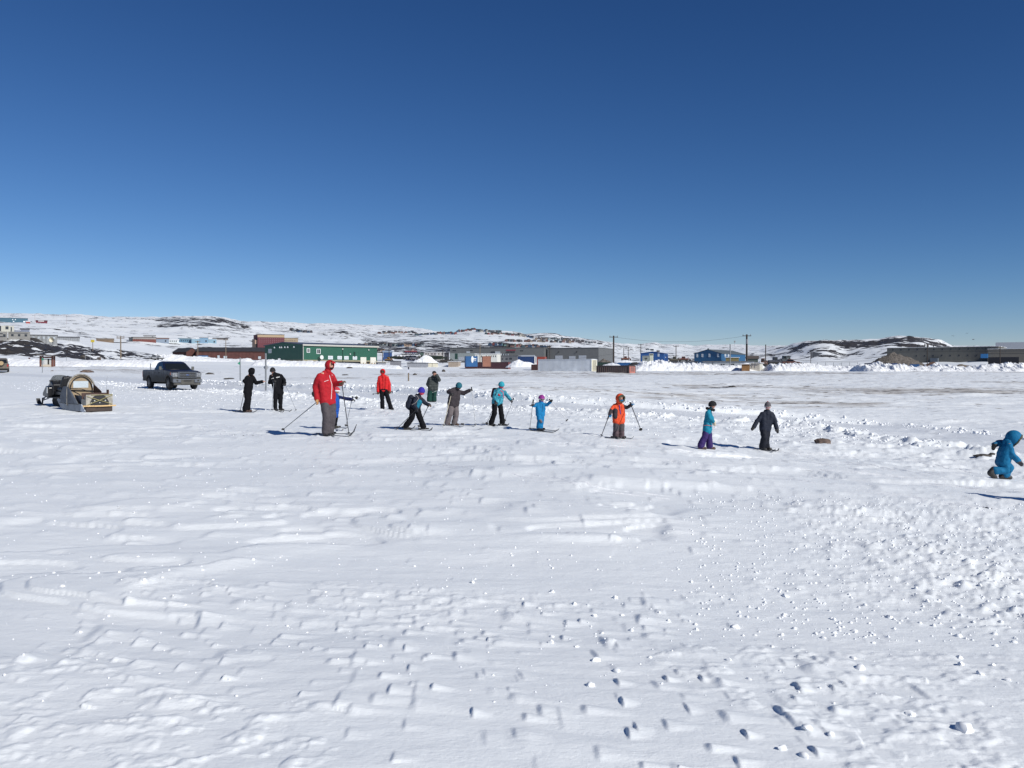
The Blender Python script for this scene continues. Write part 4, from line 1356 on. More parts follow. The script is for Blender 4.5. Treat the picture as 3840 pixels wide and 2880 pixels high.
# --- teal jacket, purple trousers
p = Person("child in teal jacket, purple trousers and black hat with pompom walking right", C12, (490, 1238),
    dict(head=(620, 330, 0), neck=(575, 420, 0), shA=(520, 480, -.13), elA=(560, 600, -.17), haA=(650, 680, -.16),
         shB=(560, 480, .13), elB=(600, 600, .14), haB=(640, 690, .08),
         hipA=(500, 810, -.07), hipB=(530, 810, .07), knA=(455, 985, -.08), knB=(548, 1000, .07),
         anA=(375, 1170, -.06), anB=(560, 1170, .06), toA=(470, 1225, -.08), toB=(655, 1225, .04)),
    dict(head=72, arm=52, fore=42, torso=84, thigh=66, shin=64, boot=46), face=(84, 6))
p.body(); p.jacket(TEALJ, drop=.12, flare=1.14); p.trousers(PURPLE, cuff=1.18); p.boots(BOOTBR)
p.hat(BLACKFUR, low=-.25, scale=1.18, pompom=mat("pale_pompom", (.5, .44, .40), .9))
fm = MB(); rh = p.R['head']; hh = p.J['neck']
for i in range(24):
    a = 2 * math.pi * i / 24
    fm.ball(hh + Vector((rh * 1.05 * math.cos(a), rh * .95 * math.sin(a), rh * (.12 - .28 * math.cos(a)))), rh * random.uniform(.28, .46), 0, 8, 6)
fm.build("fur_collar", BLACKFUR, p.root, True)
p.surf([(395, 760), (500, 742), (560, 752), (635, 768)], 6, mat("coral_band", (.55, .16, .14), .7), "reflective_band")
p.glove('A', CREAM, mitten=True, direction=(.35, 0, -1), size=1.05); p.glove('B', CREAM, mitten=True)

# --- navy puffer child with goggles
def puffer(label, crop, foot, D=None, dx=0):
    p = Person(label, crop, foot,
        dict(head=(1765 + dx, 375, 0), neck=(1755 + dx, 460, 0), shA=(1650 + dx, 510, 0), elA=(1545 + dx, 660, -.02), haA=(1470 + dx, 785, -.06),
             shB=(1858 + dx, 510, 0), elB=(1910 + dx, 660, .02), haB=(1955 + dx, 830, -.05),
             hipA=(1675 + dx, 810, 0), hipB=(1750 + dx, 810, .04), knA=(1690 + dx, 1000, -.08), knB=(1735 + dx, 1010, .02),
             anA=(1650 + dx, 1195, 0), anB=(1735 + dx, 1195, .06), toA=(1720 + dx, 1248, -.14), toB=(1810 + dx, 1240, -.06)),
        dict(head=70, arm=54, fore=46, torso=90, thigh=72, shin=62, boot=48), face=(-8, 10), D=D)
    p.body(); p.jacket(NAVYJ, drop=.05, flare=1.1, hood_down=True); p.trousers(fabric("black_navy_trousers", (.012, .014, .022)), cuff=1.15); p.boots(BOOT)
    p.hat(GREYKNIT, low=.12, scale=1.10, peak=.45, pompom=REDHAT); p.goggles(FRAME_W, LENS_RED)
    p.glove('A', BLACKGLOVE, mitten=True); p.glove('B', BLACKGLOVE, mitten=True)
    return p
p = puffer("child in navy puffer jacket with white goggles and pointed grey knit hat", C12, (1720, 1255))
ski("short dark ski on the left foot of the child in navy puffer jacket", p.gnd(1480, 1240), p.gnd(1925, 1338), SKIMAT, .045)
ski("short dark ski on the right foot of the child in navy puffer jacket", p.gnd(1640, 1225), p.gnd(2000, 1300), SKIMAT, .045)

C14 = (3480, 1580, 4.88)
# --- toddler at the right edge
p = Person("toddler in peacock blue snowsuit bending forward at the right edge", C14, (1400, 1062),
    dict(head=(1572, 312, 0), neck=(1475, 390, 0), shA=(1405, 395, .12), elA=(1300, 385, .14), haA=(1212, 432, .10),
         shB=(1490, 440, -.12), elB=(1540, 600, -.16), haB=(1665, 740, -.14),
         hipA=(1345, 700, .07), hipB=(1400, 710, -.07), knA=(1500, 850, .08), knB=(1425, 890, -.08),
         anA=(1415, 975, .07), anB=(1215, 905, -.07), toA=(1525, 1035, .05), toB=(1205, 1045, -.08)),
    dict(head=112, arm=62, fore=50, torso=112, thigh=88, shin=70, boot=56), face=(72, 36))
p.body(); p.jacket(PEACOCK, drop=.12, name="snowsuit_top", hood_down=False); p.trousers(PEACOCK, cuff=1.1, name="snowsuit_legs")
p.hood(PEACOCK, scale=1.18, opening=55, fur=FURM)
mb_caps = [(p.P(1415, 975, .07), p.k * 58, p.P(1340, 1005, .07), p.k * 50), (p.P(1340, 1012, .07), p.k * 48, p.P(1500, 1028, .05), p.k * 44)]
child_mesh(fuse("boot", mb_caps, .014, BOOT), "boot", p.root)
mb_caps = [(p.P(1200, 880, -.07), p.k * 56, p.P(1140, 945, -.08), p.k * 56), (p.P(1140, 945, -.08), p.k * 56, p.P(1225, 1025, -.08), p.k * 46)]
child_mesh(fuse("boot", mb_caps, .014, BOOT), "boot", p.root)
p.glove('A', BLACKGLOVE, mitten=True, direction=(-.25, 0, -1), size=1.1); p.glove('B', mat("grey_mitten", (.05, .048, .055), .8), mitten=True, size=1.15)
# one more child just outside the right edge, whose shadow lies in the picture
puffer("child in navy puffer jacket standing just beyond the right edge", (3480, 1580, 4.3), (2230, 1365), dx=520)

# ---------------------------------------------------------------- vehicles
CHROME = mat("chrome", (0.22, 0.225, 0.24), .22, .9, .06, 5)
GLASS = mat("dark_glass", (0.012, 0.015, 0.017), .06, 0, .05, 3)
PAINT_NAVY = mat("dusty_navy_paint", (0.010, 0.014, 0.036), .28, 0, .1, 4, dirt=(0.046, 0.045, 0.039), dirt_z=(0.75, 1.42, .9))
RUBBER = mat("tyre_rubber", (0.022, 0.021, 0.021), .85, 0, .25, 20)
RIM = mat("wheel_rim", (0.16, 0.155, 0.15), .5, .4, .2, 12)
UNDER = mat("underbody", (0.02, 0.02, 0.02), .9)
LAMP = mat("headlamp_glass", (0.22, 0.23, 0.25), .15, .2, .4, 12)
AMBER = mat("amber_lens", (0.55, 0.12, 0.03), .3)
REDLENS = mat("red_lens_lamp", (0.42, 0.012, 0.015), .3)
DARKPL = mat("black_plastic", (0.018, 0.018, 0.02), .6, 0, .2, 10)
WOOD = mat("bare_wood", (0.36, 0.24, 0.12), .75, 0, .25, 5)
PLY = mat("plywood", (0.31, 0.235, 0.15), .75, 0, .22, 4, bump=.004)
POSTW = mat("weathered_post", (0.20, 0.155, 0.11), .85, 0, .3, 6)
POSTD = mat("dark_utility_pole", (0.045, 0.035, 0.03), .9, 0, .3, 2)
POSTM = mat("galvanised_post", (0.25, 0.26, 0.27), .5, .4, .15, 6)

def wheel(root, x, y, z, r, w, parts=True, out=1):
    t = MB()
    prof = [(r * .62, -w / 2), (r * .93, -w / 2), (r, -w * .36), (r, w * .36), (r * .93, w / 2), (r * .62, w / 2)]
    n = 22; vs = []; fs = []
    for i in range(n):
        a = 2 * math.pi * i / n
        for (q, yy) in prof: vs.append((q * math.cos(a), yy, q * math.sin(a)))
    m = len(prof)
    for i in range(n):
        j = (i + 1) % n
        for k in range(m): fs.append((i*m + k, i*m + (k+1) % m, j*m + (k+1) % m, j*m + k))
    t.add(vs, fs)
    # tread blocks
    for i in range(n):
        a = 2 * math.pi * (i + .5) / n
        t.box((r * 1.0 * math.cos(a), 0, r * 1.0 * math.sin(a)), (.025, w * .7, r * .13), 0, 0, -a)
    wh = t.build("wheel", RUBBER, root, True)
    wh.location = (x, y, z)
    rm = MB(); rm.tube([(0, -w * .30, 0), (0, w * .40 * 1, 0)] if out > 0 else [(0, w * .30, 0), (0, -w * .40, 0)], r * .62, 20)
    for i in range(6):
        a = 2 * math.pi * i / 6
        rm.box((r * .36 * math.cos(a), out * w * .43, r * .36 * math.sin(a)), (r * .46, w * .08, r * .14), 0, 0, -a)
    rm.tube([(0, out * w * .40, 0), (0, out * w * .49, 0)], r * .17, 12)
    rm.build("rim", RIM, wh, True)
    return wh

def arch(cx, cz, r, a0=8, a1=172, n=9):
    return [(cx + r * math.cos(math.radians(a)), cz + r * math.sin(math.radians(a))) for a in np.linspace(a0, a1, n)]

def pickup():
    g = Vector((-22.7, 59.0, gz(-22.7, 59.0)))
    root = thing("pickup_truck", "dusty dark navy crew cab pickup truck parked facing right on the snow road", "pickup truck", g, math.radians(-48.4)); root.scale = (.94, .94, .94)
    ax, az, ar = (1.92, .42, .53), None, None
    prof = [(-2.92, .66), (-2.95, 1.30), (-2.9, 1.34), (1.10, 1.37), (1.3, 1.345), (2.35, 1.27), (2.72, 1.20), (2.84, 1.08), (2.88, .60), (2.60, .52)]
    prof += arch(1.92, .44, .53) + [(1.30, .50), (-1.14, .50)] + arch(-1.75, .44, .53) + [(-2.4, .60)]
    b = MB(); b.prism(prof, -.98, .98)
    # cab
    def ring(z, x0, x1, y): return [(x0, -y, z), (x0, y, z), (x1, y, z), (x1, -y, z)]
    rings = [ring(1.36, -.74, 1.26, .95), ring(1.80, -.50, .62, .80), ring(1.90, -.36, .40, .74), ring(1.935, -.1, .18, .62)]
    vs = sum(rings, []); fs = []
    for i in range(3):
        for k in range(4): fs.append((i*4 + k, i*4 + (k+1) % 4, (i+1)*4 + (k+1) % 4, (i+1)*4 + k))
    fs += [(0, 3, 2, 1), (12, 13, 14, 15)]
    b.add(vs, fs)
    body = b.build("body", PAINT_NAVY, root, 35, .035)
    # dark plate on the solid bed: shade of the open recess as colour
    m = MB(); m.bx(-2.86, -.85, -.86, .86, 1.335, 1.352); m.build("bed_shade_plate", DARKPL, root)
    m = MB(); m.bx(1.35, 2.5, -.86, .86, .45, 1.1); m.bx(-2.3, -1.2, -.86, .86, .45, 1.1); m.bx(-2.8, 2.6, -.55, .55, .36, .6)
    m.build("underbody", UNDER, root)
    def yz(z): return .95 + (1.80 - .95 * 0 - 1.80) + (.80 - .95) * (z - 1.36) / .44
    def side(poly, s, off=.012): return [(x, s * (yz(z) + off), z) for x, z in poly]
    fr = [(1.08, 1.39), (.60, 1.765), (.16, 1.775), (.16, 1.39)]
    rr = [(.08, 1.39), (.08, 1.775), (-.44, 1.77), (-.62, 1.39)]
    for s in (1, -1):
        for poly in (fr, rr):
            m = MB(); q = side(poly, s); m.add(q + [(x, y - s * .03, z) for x, y, z in q], [(0,1,2,3),(7,6,5,4),(0,4,5,1),(1,5,6,2),(2,6,7,3),(3,7,4,0)])
            m.build("side_window", GLASS, root)
    m = MB(); q = [(1.235, -.84, 1.40), (1.235, .84, 1.40), (.665, .70, 1.785), (.665, -.70, 1.785)]
    m.add(q + [(x - .03, y, z - .03) for x, y, z in q], [(0,1,2,3),(7,6,5,4),(0,4,5,1),(1,5,6,2),(2,6,7,3),(3,7,4,0)]); m.build("windscreen", GLASS, root)
    m = MB(); q = [(-.735, -.74, 1.41), (-.735, .74, 1.41), (-.535, .66, 1.76), (-.535, -.66, 1.76)]
    m.add(q + [(x + .03, y, z - .02) for x, y, z in q], [(3,2,1,0),(4,5,6,7),(0,1,5,4),(1,2,6,5),(2,3,7,6),(3,0,4,7)]); m.build("rear_window", GLASS, root)
    for s in (1, -1):
        for x0, x1 in ((.16, 1.14), (-.66, .10)):
            m = MB(); m.bx(x0, x1, s * .978, s * .988, .58, 1.33); d = m.build("door", PAINT_NAVY, root, False, .006)
            h = MB(); h.bx(x0 + .05, x0 + .27, s * .99, s * 1.02, 1.13, 1.17); h.build("handle", DARKPL, d, False, .006)
        m = MB(); m.box((1.0, s * 1.14, 1.46), (.10, .17, .24)); m.box((1.02, s * 1.02, 1.40), (.05, .12, .05)); m.build("mirror", mat("mirror_shell", (.10, .10, .09), .5), root, True, .02)
        m = MB(); m.prism([(2.50, .98), (2.83, .86), (2.90, .86), (2.91, 1.14), (2.52, 1.17)], s * .66, s * .985); m.build("headlight", LAMP, root, False, .01)
        m = MB(); m.prism([(2.38, 1.00), (2.51, .98), (2.52, 1.16), (2.42, 1.16)], s * .95, s * .99); m.build("indicator", AMBER, root)
        m = MB(); m.tube([(2.99, s * .72, .60), (3.035, s * .72, .60)], .055, 12); m.build("fog_lamp", LENS_DARK, root, True)
        m = MB(); m.box((-2.93, s * .93, 1.05), (.06, .11, .40)); m.build("tail_light", REDLENS, root)
    m = MB(); m.bx(2.86, 2.925, -.66, .66, .80, 1.20); gr = m.build("grille", DARKPL, root, False, .01)
    m = MB(); z0, z1 = .80, 1.20
    m.bx(2.88, 2.965, -.66, .66, z1 - .05, z1); m.bx(2.88, 2.965, -.66, .66, z0, z0 + .03)
    m.bx(2.88, 2.965, -.66, -.585, z0 + .05, z1 - .065); m.bx(2.88, 2.965, .585, .66, z0 + .05, z1 - .065)
    m.bx(2.93, 2.957, -.56, .56, 1.015, 1.05); m.bx(2.93, 2.957, -.56, .56, .905, .94)
    m.bx(2.93, 2.953, -.56, -.52, .85, 1.13); m.bx(2.93, 2.953, .52, .56, .85, 1.13)
    m.build("chrome_frame", CHROME, gr, False, .006)
    e = MB(); e.ball((2.966, 0, .99), (.014, .115, .048), 0, 16, 10); e.build("badge", mat("blue_badge", (.02, .05, .16), .3), gr, True)
    m = MB(); m.bx(2.86, 2.99, -.70, .70, .66, .72); m.bx(2.86, 3.0, .46, .98, .47, .72); m.bx(2.86, 3.0, -.98, -.46, .47, .72); m.build("bumper", CHROME, root, False, .02)
    m = MB(); m.bx(2.84, 2.975, -.455, .455, .34, .655); m.bx(2.80, 2.93, -.92, .92, .30, .465); m.build("valance", mat("dusty_plastic", (.075, .072, .065), .85, 0, .25, 6), root, False, .02)
    m = MB(); m.bx(2.97, 2.983, -.26, .26, .54, .63); m.build("licence_recess", DARKPL, root)
    m = MB(); m.bx(-3.05, -2.93, -.95, .95, .56, .70); m.build("rear_bumper", CHROME, root, False, .02)
    for x in (1.92, -1.75):
        for s in (1, -1): wheel(root, x, s * .84, .40, .40, .27, out=s)
    m = MB(); m.ball((.95, .12, 1.42), (.10, .16, .05), 0, 10, 6); m.build("dashboard_hat", mat("straw", (.35, .25, .14), .8), root, True)
pickup()

def small_car(name, label, cat, loc, rz, paint, L=4.2, H=1.5, suv=False, spare=None):
    root = thing(name, label, cat, loc, rz)
    h = L / 2
    s = H / 1.5
    prof = [(-h, .42), (-h * .98, .85 * s), (h * .45, .92 * s), (h * .92, .80 * s), (h, .62 * s), (h, .35)] + arch(h * .62, .33, .40) + [(h * .3, .28), (-h * .3, .28)] + arch(-h * .62, .33, .40)
    b = MB(); b.prism(prof, -.86, .86)
    xr = -h * .96 if suv else -h * .72
    xt = -h * .88 if suv else -h * .42
    rings = [[(xr, -.80, .86*s), (xr, .80, .86*s), (h*.46, .80, .9*s), (h*.46, -.80, .9*s)], [(xt, -.66, 1.44*s), (xt, .66, 1.44*s), (h*.08, .66, 1.44*s), (h*.08, -.66, 1.44*s)], [(xt+.1, -.55, 1.5*s), (xt+.1, .55, 1.5*s), (h*.02, .55, 1.5*s), (h*.02, -.55, 1.5*s)]]
    vs = sum(rings, []); fs = [(i*4+k, i*4+(k+1) % 4, (i+1)*4+(k+1) % 4, (i+1)*4+k) for i in range(2) for k in range(4)] + [(8, 9, 10, 11)]
    b.add(vs, fs)
    b.build("body", paint, root, 35, .04)
    m = MB()
    for sg in (1, -1):
        q = [(h*.38, sg*.80, .93*s), (h*.08, sg*.70, 1.38*s), (xt + .05, sg*.70, 1.38*s), (xr + .12, sg*.805, .93*s)]
        m.add(q + [(x, y - sg*.04, z) for x, y, z in q], [(0,1,2,3),(7,6,5,4),(0,4,5,1),(1,5,6,2),(2,6,7,3),(3,7,4,0)])
    m.build("side_glass", GLASS, root)
    q = [(h*.445, -.70, .94*s), (h*.445, .70, .94*s), (h*.10, .60, 1.40*s), (h*.10, -.60, 1.40*s)]
    m = MB(); m.add(q + [(x - .05, y, z - .04) for x, y, z in q], [(0,1,2,3),(7,6,5,4),(0,4,5,1),(1,5,6,2),(2,6,7,3),(3,7,4,0)]); m.build("windscreen", GLASS, root)
    q = [(xr - .012, -.66, .98*s), (xr - .012, .66, .98*s), (xt - .03, .58, 1.36*s), (xt - .03, -.58, 1.36*s)]
    m = MB(); m.add(q + [(x + .06, y, z) for x, y, z in q], [(3,2,1,0),(4,5,6,7),(0,1,5,4),(1,2,6,5),(2,3,7,6),(3,0,4,7)]); m.build("rear_window", GLASS, root)
    for sg in (1, -1):
        m = MB(); m.box((h - .02, sg*.62, .62*s), (.08, .3, .14)); m.build("headlight", LAMP, root, False, .02)
        m = MB(); m.box((-h + .02, sg*.72, .72*s), (.07, .14, .28)); m.build("tail_light", REDLENS, root, False, .02)
    m = MB(); m.bx(h - .03, h + .06, -.84, .84, .30, .46); m.build("bumper", DARKPL, root, False, .02)
    m = MB(); m.bx(-h - .07, -h + .03, -.84, .84, .36, .52); m.build("rear_bumper", DARKPL, root, False, .02)
    m = MB(); m.bx(-h*.8, h*.8, -.6, .6, .22, .6); m.build("underbody", UNDER, root)
    for x in (h*.62, -h*.62):
        for sg in (1, -1): wheel(root, x, sg*.76, .33, .33, .22, out=sg)
    if spare:
        m = MB(); m.tube([(-h - .02, .0, .95*s), (-h - .20, .0, .95*s)], .36, 20); sp = m.build("spare_wheel", RUBBER, root, True)
        m = MB(); m.tube([(-h - .195, .0, .95*s), (-h - .215, .0, .95*s)], .27, 20); m.build("wheel_cover", spare, sp, True)
    return root

PAINT_WHITE = mat("white_car_paint", (0.66, 0.67, 0.68), .3, 0, .06, 4, dirt=(.2, .19, .18), dirt_z=(.3, 1.0, .8))
PAINT_BROWN = mat("grimy_dark_paint", (0.06, 0.052, 0.046), .5, 0, .2, 4, dirt=(.17, .14, .105), dirt_z=(.5, 1.5, .9))
g = hit(6, 1396)
small_car("parked_jeep", "grimy brown off roader at the left edge with tan spare wheel", "car", g, math.radians(119), PAINT_BROWN, 4.1, 1.84, True, mat("tan_cover", (.36, .26, .14), .7))
g = hit(588, 1350)
small_car("parked_car", "small white car parked far off below the dark rocks", "car", g, math.radians(-25), PAINT_WHITE)

# ---------------------------------------------------------------- snowmobile and sled
def snowmobile():
    g = hit(230, 1522)
    root = thing("snowmobile", "black snowmobile with grey windshield seen from behind beside the sled", "snowmobile", g, math.radians(130))
    BLK = mat("black_fairing", (0.010, 0.010, 0.012), .35, 0, .2, 8)
    m = MB(); m.prism([(-1.15, .16), (-1.3, .34), (-1.2, .46), (.6, .40), (.75, .22), (.6, .04), (-.95, .0)], -.20, .20)
    for i in range(26):
        x = -1.1 + 1.7 * i / 25
        m.box((x, 0, .0), (.025, .38, .05))
    m.build("track", RUBBER, root)
    m = MB(); m.prism([(-1.30, .52), (-1.32, .62), (.2, .66), (.25, .46)], -.25, .25); m.build("tunnel", BLK, root, False, .02)
    for s in (1, -1):
        m = MB(); m.bx(-1.2, .35, s*.25, s*.46, .36, .40); m.build("running_board", DARKPL, root, False, .01)
    m = MB()
    m.prism([(.1, .42), (.0, .95), (.35, 1.10), (.85, .92), (1.32, .62), (1.38, .44), (1.1, .32)], -.34, .34)
    m.prism([(.15, .40), (.12, .82), (.55, .88), (1.1, .60), (1.15, .42)], -.50, .50)
    m.build("hood", BLK, root, False, .05)
    m = MB(); m.prism([(.18, .56), (.18, .82), (.36, .84), (.36, .58)], .502, .512); m.build("number_panel", mat("white_sticker", (.72, .72, .70), .5), root)
    WS = mat("smoked_windshield", (0.28, 0.30, 0.31), .15, 0, .05, 3, alpha=.72)
    vs = []; fs = []
    for j in range(5):
        t = j / 4
        for i in range(9):
            a = -1 + 2 * i / 8
            vs.append((.52 - .26 * t + .10 * (1 - a*a) , a * (.36 - .10 * t * t), 1.0 + .36 * t * (1 - .12 * a * a)))
    n = len(vs); vs += [(x - .012, y, z) for x, y, z in vs]
    for j in range(4):
        for i in range(8):
            a = j*9 + i; fs += [(a, a+1, a+10, a+9), (n+a, n+a+9, n+a+10, n+a+1)]
    m = MB(); m.add(vs, fs); m.build("windshield", WS, root, True)
    m = MB(); m.tube([(.18, -.40, 1.10), (.22, -.2, 1.13), (.24, 0, 1.12), (.22, .2, 1.13), (.18, .40, 1.10)], .016, 8); m.tube([(.3, 0, .95), (.24, 0, 1.12)], .03, 8)
    hb = m.build("handlebar", DARKPL, root, True)
    for s in (1, -1):
        k = MB(); k.tube([(.20, s*.30, 1.115), (.17, s*.43, 1.095)], .026, 8); k.build("grip", GRIP, hb, True)
    SEAT = mat("vinyl_seat", (.011, .011, .013), .5, 0, .2, 10)
    m = fuse("seat", [((-.95, 0, .74), .15, (.15, 0, .80), .13), ((-.95, .12, .72), .13, (-.2, .1, .74), .12), ((-.95, -.12, .72), .13, (-.2, -.1, .74), .12)], .025, SEAT)
    child_mesh(m, "seat", root)
    m = fuse("backrest", [((-1.0, -.16, .92), .12, (-1.12, -.13, 1.2), .10), ((-1.0, .16, .92), .12, (-1.12, .13, 1.2), .10), ((-1.0, 0, .92), .13, (-1.12, 0, 1.23), .10)], .025, SEAT)
    child_mesh(m, "backrest", root)
    m = MB(); m.box((-1.36, 0, .66), (.10, .34, .15)); tl = m.build("tail_light", REDLENS, root, False, .02)
    k = MB(); k.box((-1.36, 0, .755), (.11, .34, .025)); k.build("reflector", mat("white_strip", (.75, .75, .75), .4), tl)
    m = MB(); m.tube([(-1.2, .22, .50), (-1.5, .20, .46), (-1.5, -.20, .46), (-1.2, -.22, .50)], .02, 8); m.tube([(-1.5, .2, .46), (-1.48, .2, .30), (-1.48, -.2, .30), (-1.5, -.2, .46)], .016, 8)
    m.build("rear_bumper", mat("grey_tube", (.22, .22, .24), .4, .5), root, True)
    m = MB(); m.bx(-1.46, -1.30, -.22, .22, .14, .44); m.build("snow_flap", DARKPL, root, False, .01)
    for s in (1, -1):
        m = MB(); pts = [(.75, .035), (1.25, .03), (1.6, .05), (1.8, .14), (1.88, .27)]
        vs = []
        for x, z in pts:
            vs += [(x, s*.52 - .08, z), (x, s*.52 + .08, z), (x, s*.52 - .08, z + .03), (x, s*.52 + .08, z + .03)]
        fs = []
        for i in range(len(pts) - 1):
            a, b = i*4, i*4 + 4; fs += [(a, a+1, b+1, b), (a+2, b+2, b+3, a+3), (a, b, b+2, a+2), (a+1, a+3, b+3, b+1)]
        fs += [(0, 2, 3, 1), (len(vs)-4, len(vs)-3, len(vs)-1, len(vs)-2)]
        m.add(vs, fs); m.tube([(1.1, s*.52, .06), (1.08, s*.5, .34)], .035, 8); m.tube([(1.25, s*.52, .07), (1.5, s*.52, .24), (1.82, s*.52, .22)], .014, 6)
        m.build("ski_runner", DARKPL, root)
        m = MB(); m.tube([(1.08, s*.5, .33), (1.0, s*.25, .45)], .02, 8); m.tube([(1.08, s*.5, .22), (.9, s*.22, .36)], .022, 8); m.tube([(1.06, s*.48, .24), (.86, s*.3, .70)], .028, 8)
        m.build("suspension_arm", mat("grey_tube", (.22, .22, .24)), root, True)
snowmobile()

def sled():
    g = hit(371, 1544)
    root = thing("cargo_sled", "wooden boxed cargo sled with arched plywood cab and grey tarpaulin side", "sled", g, math.radians(139))
    HULL = mat("grey_hull", (0.23, 0.25, 0.28), .5, 0, .2, 3, bump=.004)
    TARP = mat("grey_tarpaulin", (0.105, 0.115, 0.135), .6, 0, .25, 3, bump=.02, bscale=5)
    BROWNP = mat("brown_boards", (0.075, 0.042, 0.034), .75, 0, .3, 4)
    WORNP = mat("worn_white_ply", (0.34, 0.32, 0.28), .8, 0, .3, 5)
    m = MB()
    prof = [(-.05, .02), (-.05, .20), (1.6, .22), (2.45, .36), (2.62, .46), (2.55, .30), (2.2, .08), (1.6, .0), (.1, .0)]
    m.prism(prof, -.52, .52); m.build("hull", mat("dark_hull", (.05, .035, .03), .7, 0, .3, 4), root, False, .02)
    m = MB(); m.prism([(.30, .03), (.30, .30), (1.7, .34), (2.5, .50), (2.62, .44), (2.2, .10), (1.6, .02)], .523, .545); m.build("hull_side", HULL, root, False, .006)
    m = MB(); m.prism([(-.05, .03), (.30, .30), (.36, .02), (.1, -.0)], .526, .56); m.build("hull_skirt", mat("pale_plastic", (.50, .53, .58), .4), root)
    # rear panel with black cover
    m = MB(); m.bx(-.06, -.03, -.52, .52, .22, .68); rp = m.build("rear_panel", WORNP, root)
    cov = [(-.36, .27), (.36, .27), (.36, .40), (.26, .58), (.15, .655), (-.15, .655), (-.26, .58), (-.36, .40)]
    m = MB(); m.prism([(y, z) for y, z in cov], -.075, -.062, 'x'); cv = m.build("black_cover", DARKPL, rp)
    for y, z in ((.20, .44), (-.22, .44), (.33, .36), (0, .36)):
        k = MB(); k.tube([(-.076, y, z), (-.086, y, z)], .028 if abs(y) > .1 and z > .4 else .02, 10); k.build("disc", mat("pale_disc", (.45, .44, .40), .5), cv, True)
    for (a, b) in (((.50, .62), (-.48, .30)), ((-.50, .66), (.50, .28)), ((.34, .66), (-.5, .69))):
        k = MB(); k.tube([(-.095, a[0], a[1]), (-.10, (a[0]+b[0])/2, (a[1]+b[1])/2 - .01), (-.095, b[0], b[1])], .011, 6); k.build("bungee", mat("olive_bungee", (.34, .30, .13), .7), rp, True)
    m = MB(); m.tube([(-.10, .66, .235), (-.11, 0, .225), (-.10, -.62, .235)], .030, 8); m.build("wooden_bar", mat("pale_wood_bar", (.62, .42, .20), .7, 0, .2, 8), root, True)
    # low rear side walls, higher brown side boards
    for s in (1, -1):
        m = MB(); m.bx(-.05, .35 if s > 0 else .9, s*.50, s*.525, .22, .66 if s < 0 else .50); m.build("side_wall", WORNP if s > 0 else BROWNP, root)
    for i in range(3):
        x0 = .92 + i * .24
        m = MB(); m.prism([(x0, .24), (x0, .78 + .10 * i), (x0 + .225, .78 + .10 * (i + 1)), (x0 + .225, .24)], -.525, -.50); m.build("side_board", BROWNP, root)
    m = MB(); m.bx(.35, .39, -.50, .50, .22, .74); m.bx(.30, .42, -.545, -.49, .2, .86); m.build("divider", BROWNP, root)
    m = MB(); m.bx(.02, .30, -.50, -.1, .5, .66); m.build("crate", BROWNP, root)
    # arched plywood cab front
    X = 1.62
    def archpts(w, h0, top, n=14):
        return [(w * math.cos(math.pi * i / n), h0 + (top - h0) * math.sin(math.pi * i / n) ** .85) for i in range(n + 1)]
    out = [(.55, .22)] + archpts(.55, .78, 1.47) + [(-.55, .22)]
    win = [(-.30, .93), (.30, .93), (.30, 1.20), (-.30, 1.20)]
    # plywood built round the window opening
    m = MB()
    m.bx(X, X + .02, -.54, .54, .22, .93); m.bx(X, X + .02, .30, .46, .93, 1.20); m.bx(X, X + .02, -.46, -.30, .93, 1.20)
    m.prism([(y, z) for y, z in [(.42, 1.20), (.30, 1.36), (.12, 1.44), (-.12, 1.44), (-.30, 1.36), (-.42, 1.20)]], X, X + .02, 'x')
    pl = m.build("cab_panel", PLY, root)
    m = MB(); m.bx(X + .004, X + .014, -.30, .30, .93, 1.20); m.build("window_pane", mat("hazy_plastic_window", (.52, .58, .62), .25, 0, .06, 4), pl)
    m = MB(); m.tube([(X - .02, y, z) for y, z in out], .034, 8); m.build("arch_frame", mat("worn_rim", (.27, .25, .22), .75, 0, .35, 12), root, True)
    m = MB(); m.tube([(X - .05, y * .82, .22 + (z - .22) * .93) for y, z in out], .020, 6); m.tube([(X - .05, -.5, .80), (X - .05, .5, .84)], .017, 6)
    m.tube([(X - .06, .45, .90), (X - .3, .1, .88), (X - .6, -.25, .72), (X - .75, -.42, .45)], .018, 6); m.build("black_strap", DARKPL, root, True)
    m = MB(); m.tube([(X - .10, -.20, .48), (X - .12, -.24, .52), (X - .12, -.18, .56), (X - .1, -.2, .48)], .035, 8); m.build("red_tie", REDHAT, root, True)
    # tarpaulin side with folds
    q = [(1.98, .98), (1.60, 1.0), (1.30, .86), (.92, .58), (.52, .30), (1.2, .31), (2.2, .36), (2.25, .60)]
    m = MB(); m.prism(q, .545, .565); m.build("tarpaulin_side", TARP, root, False, .006)
    m = MB(); m.prism([(1.3, .84), (.95, .60), (.55, .31), (.85, .31)], .568, .578); m.build("tarpaulin_fold", mat("grey_tarpaulin_fold", (.17, .185, .205), .6, 0, .2, 3), root)
    m = MB(); m.prism([(1.2, .66), (.25, .60), (.25, .28), (.9, .28)], .42, .44); m.build("inner_tarpaulin", TARP, root)
    for i in range(14):
        x = .55 + 1.7 * i / 13
        k = MB(); k.tube([(x, .55, .325 + .03 * max(0, i - 9) / 4), (x + .03, .575, .285 + .03 * max(0, i - 9) / 4)], .012, 5); k.build("lacing", DARKPL, root)
    m = MB(); m.tube([(.42, -.50, .6), (.43, -.5, 1.0), (.38, -.49, 1.25), (.30, -.48, 1.4)], [.006, .005, .004, .003], 6); m.build("whip_rod", POSTM, root, True)
sled()

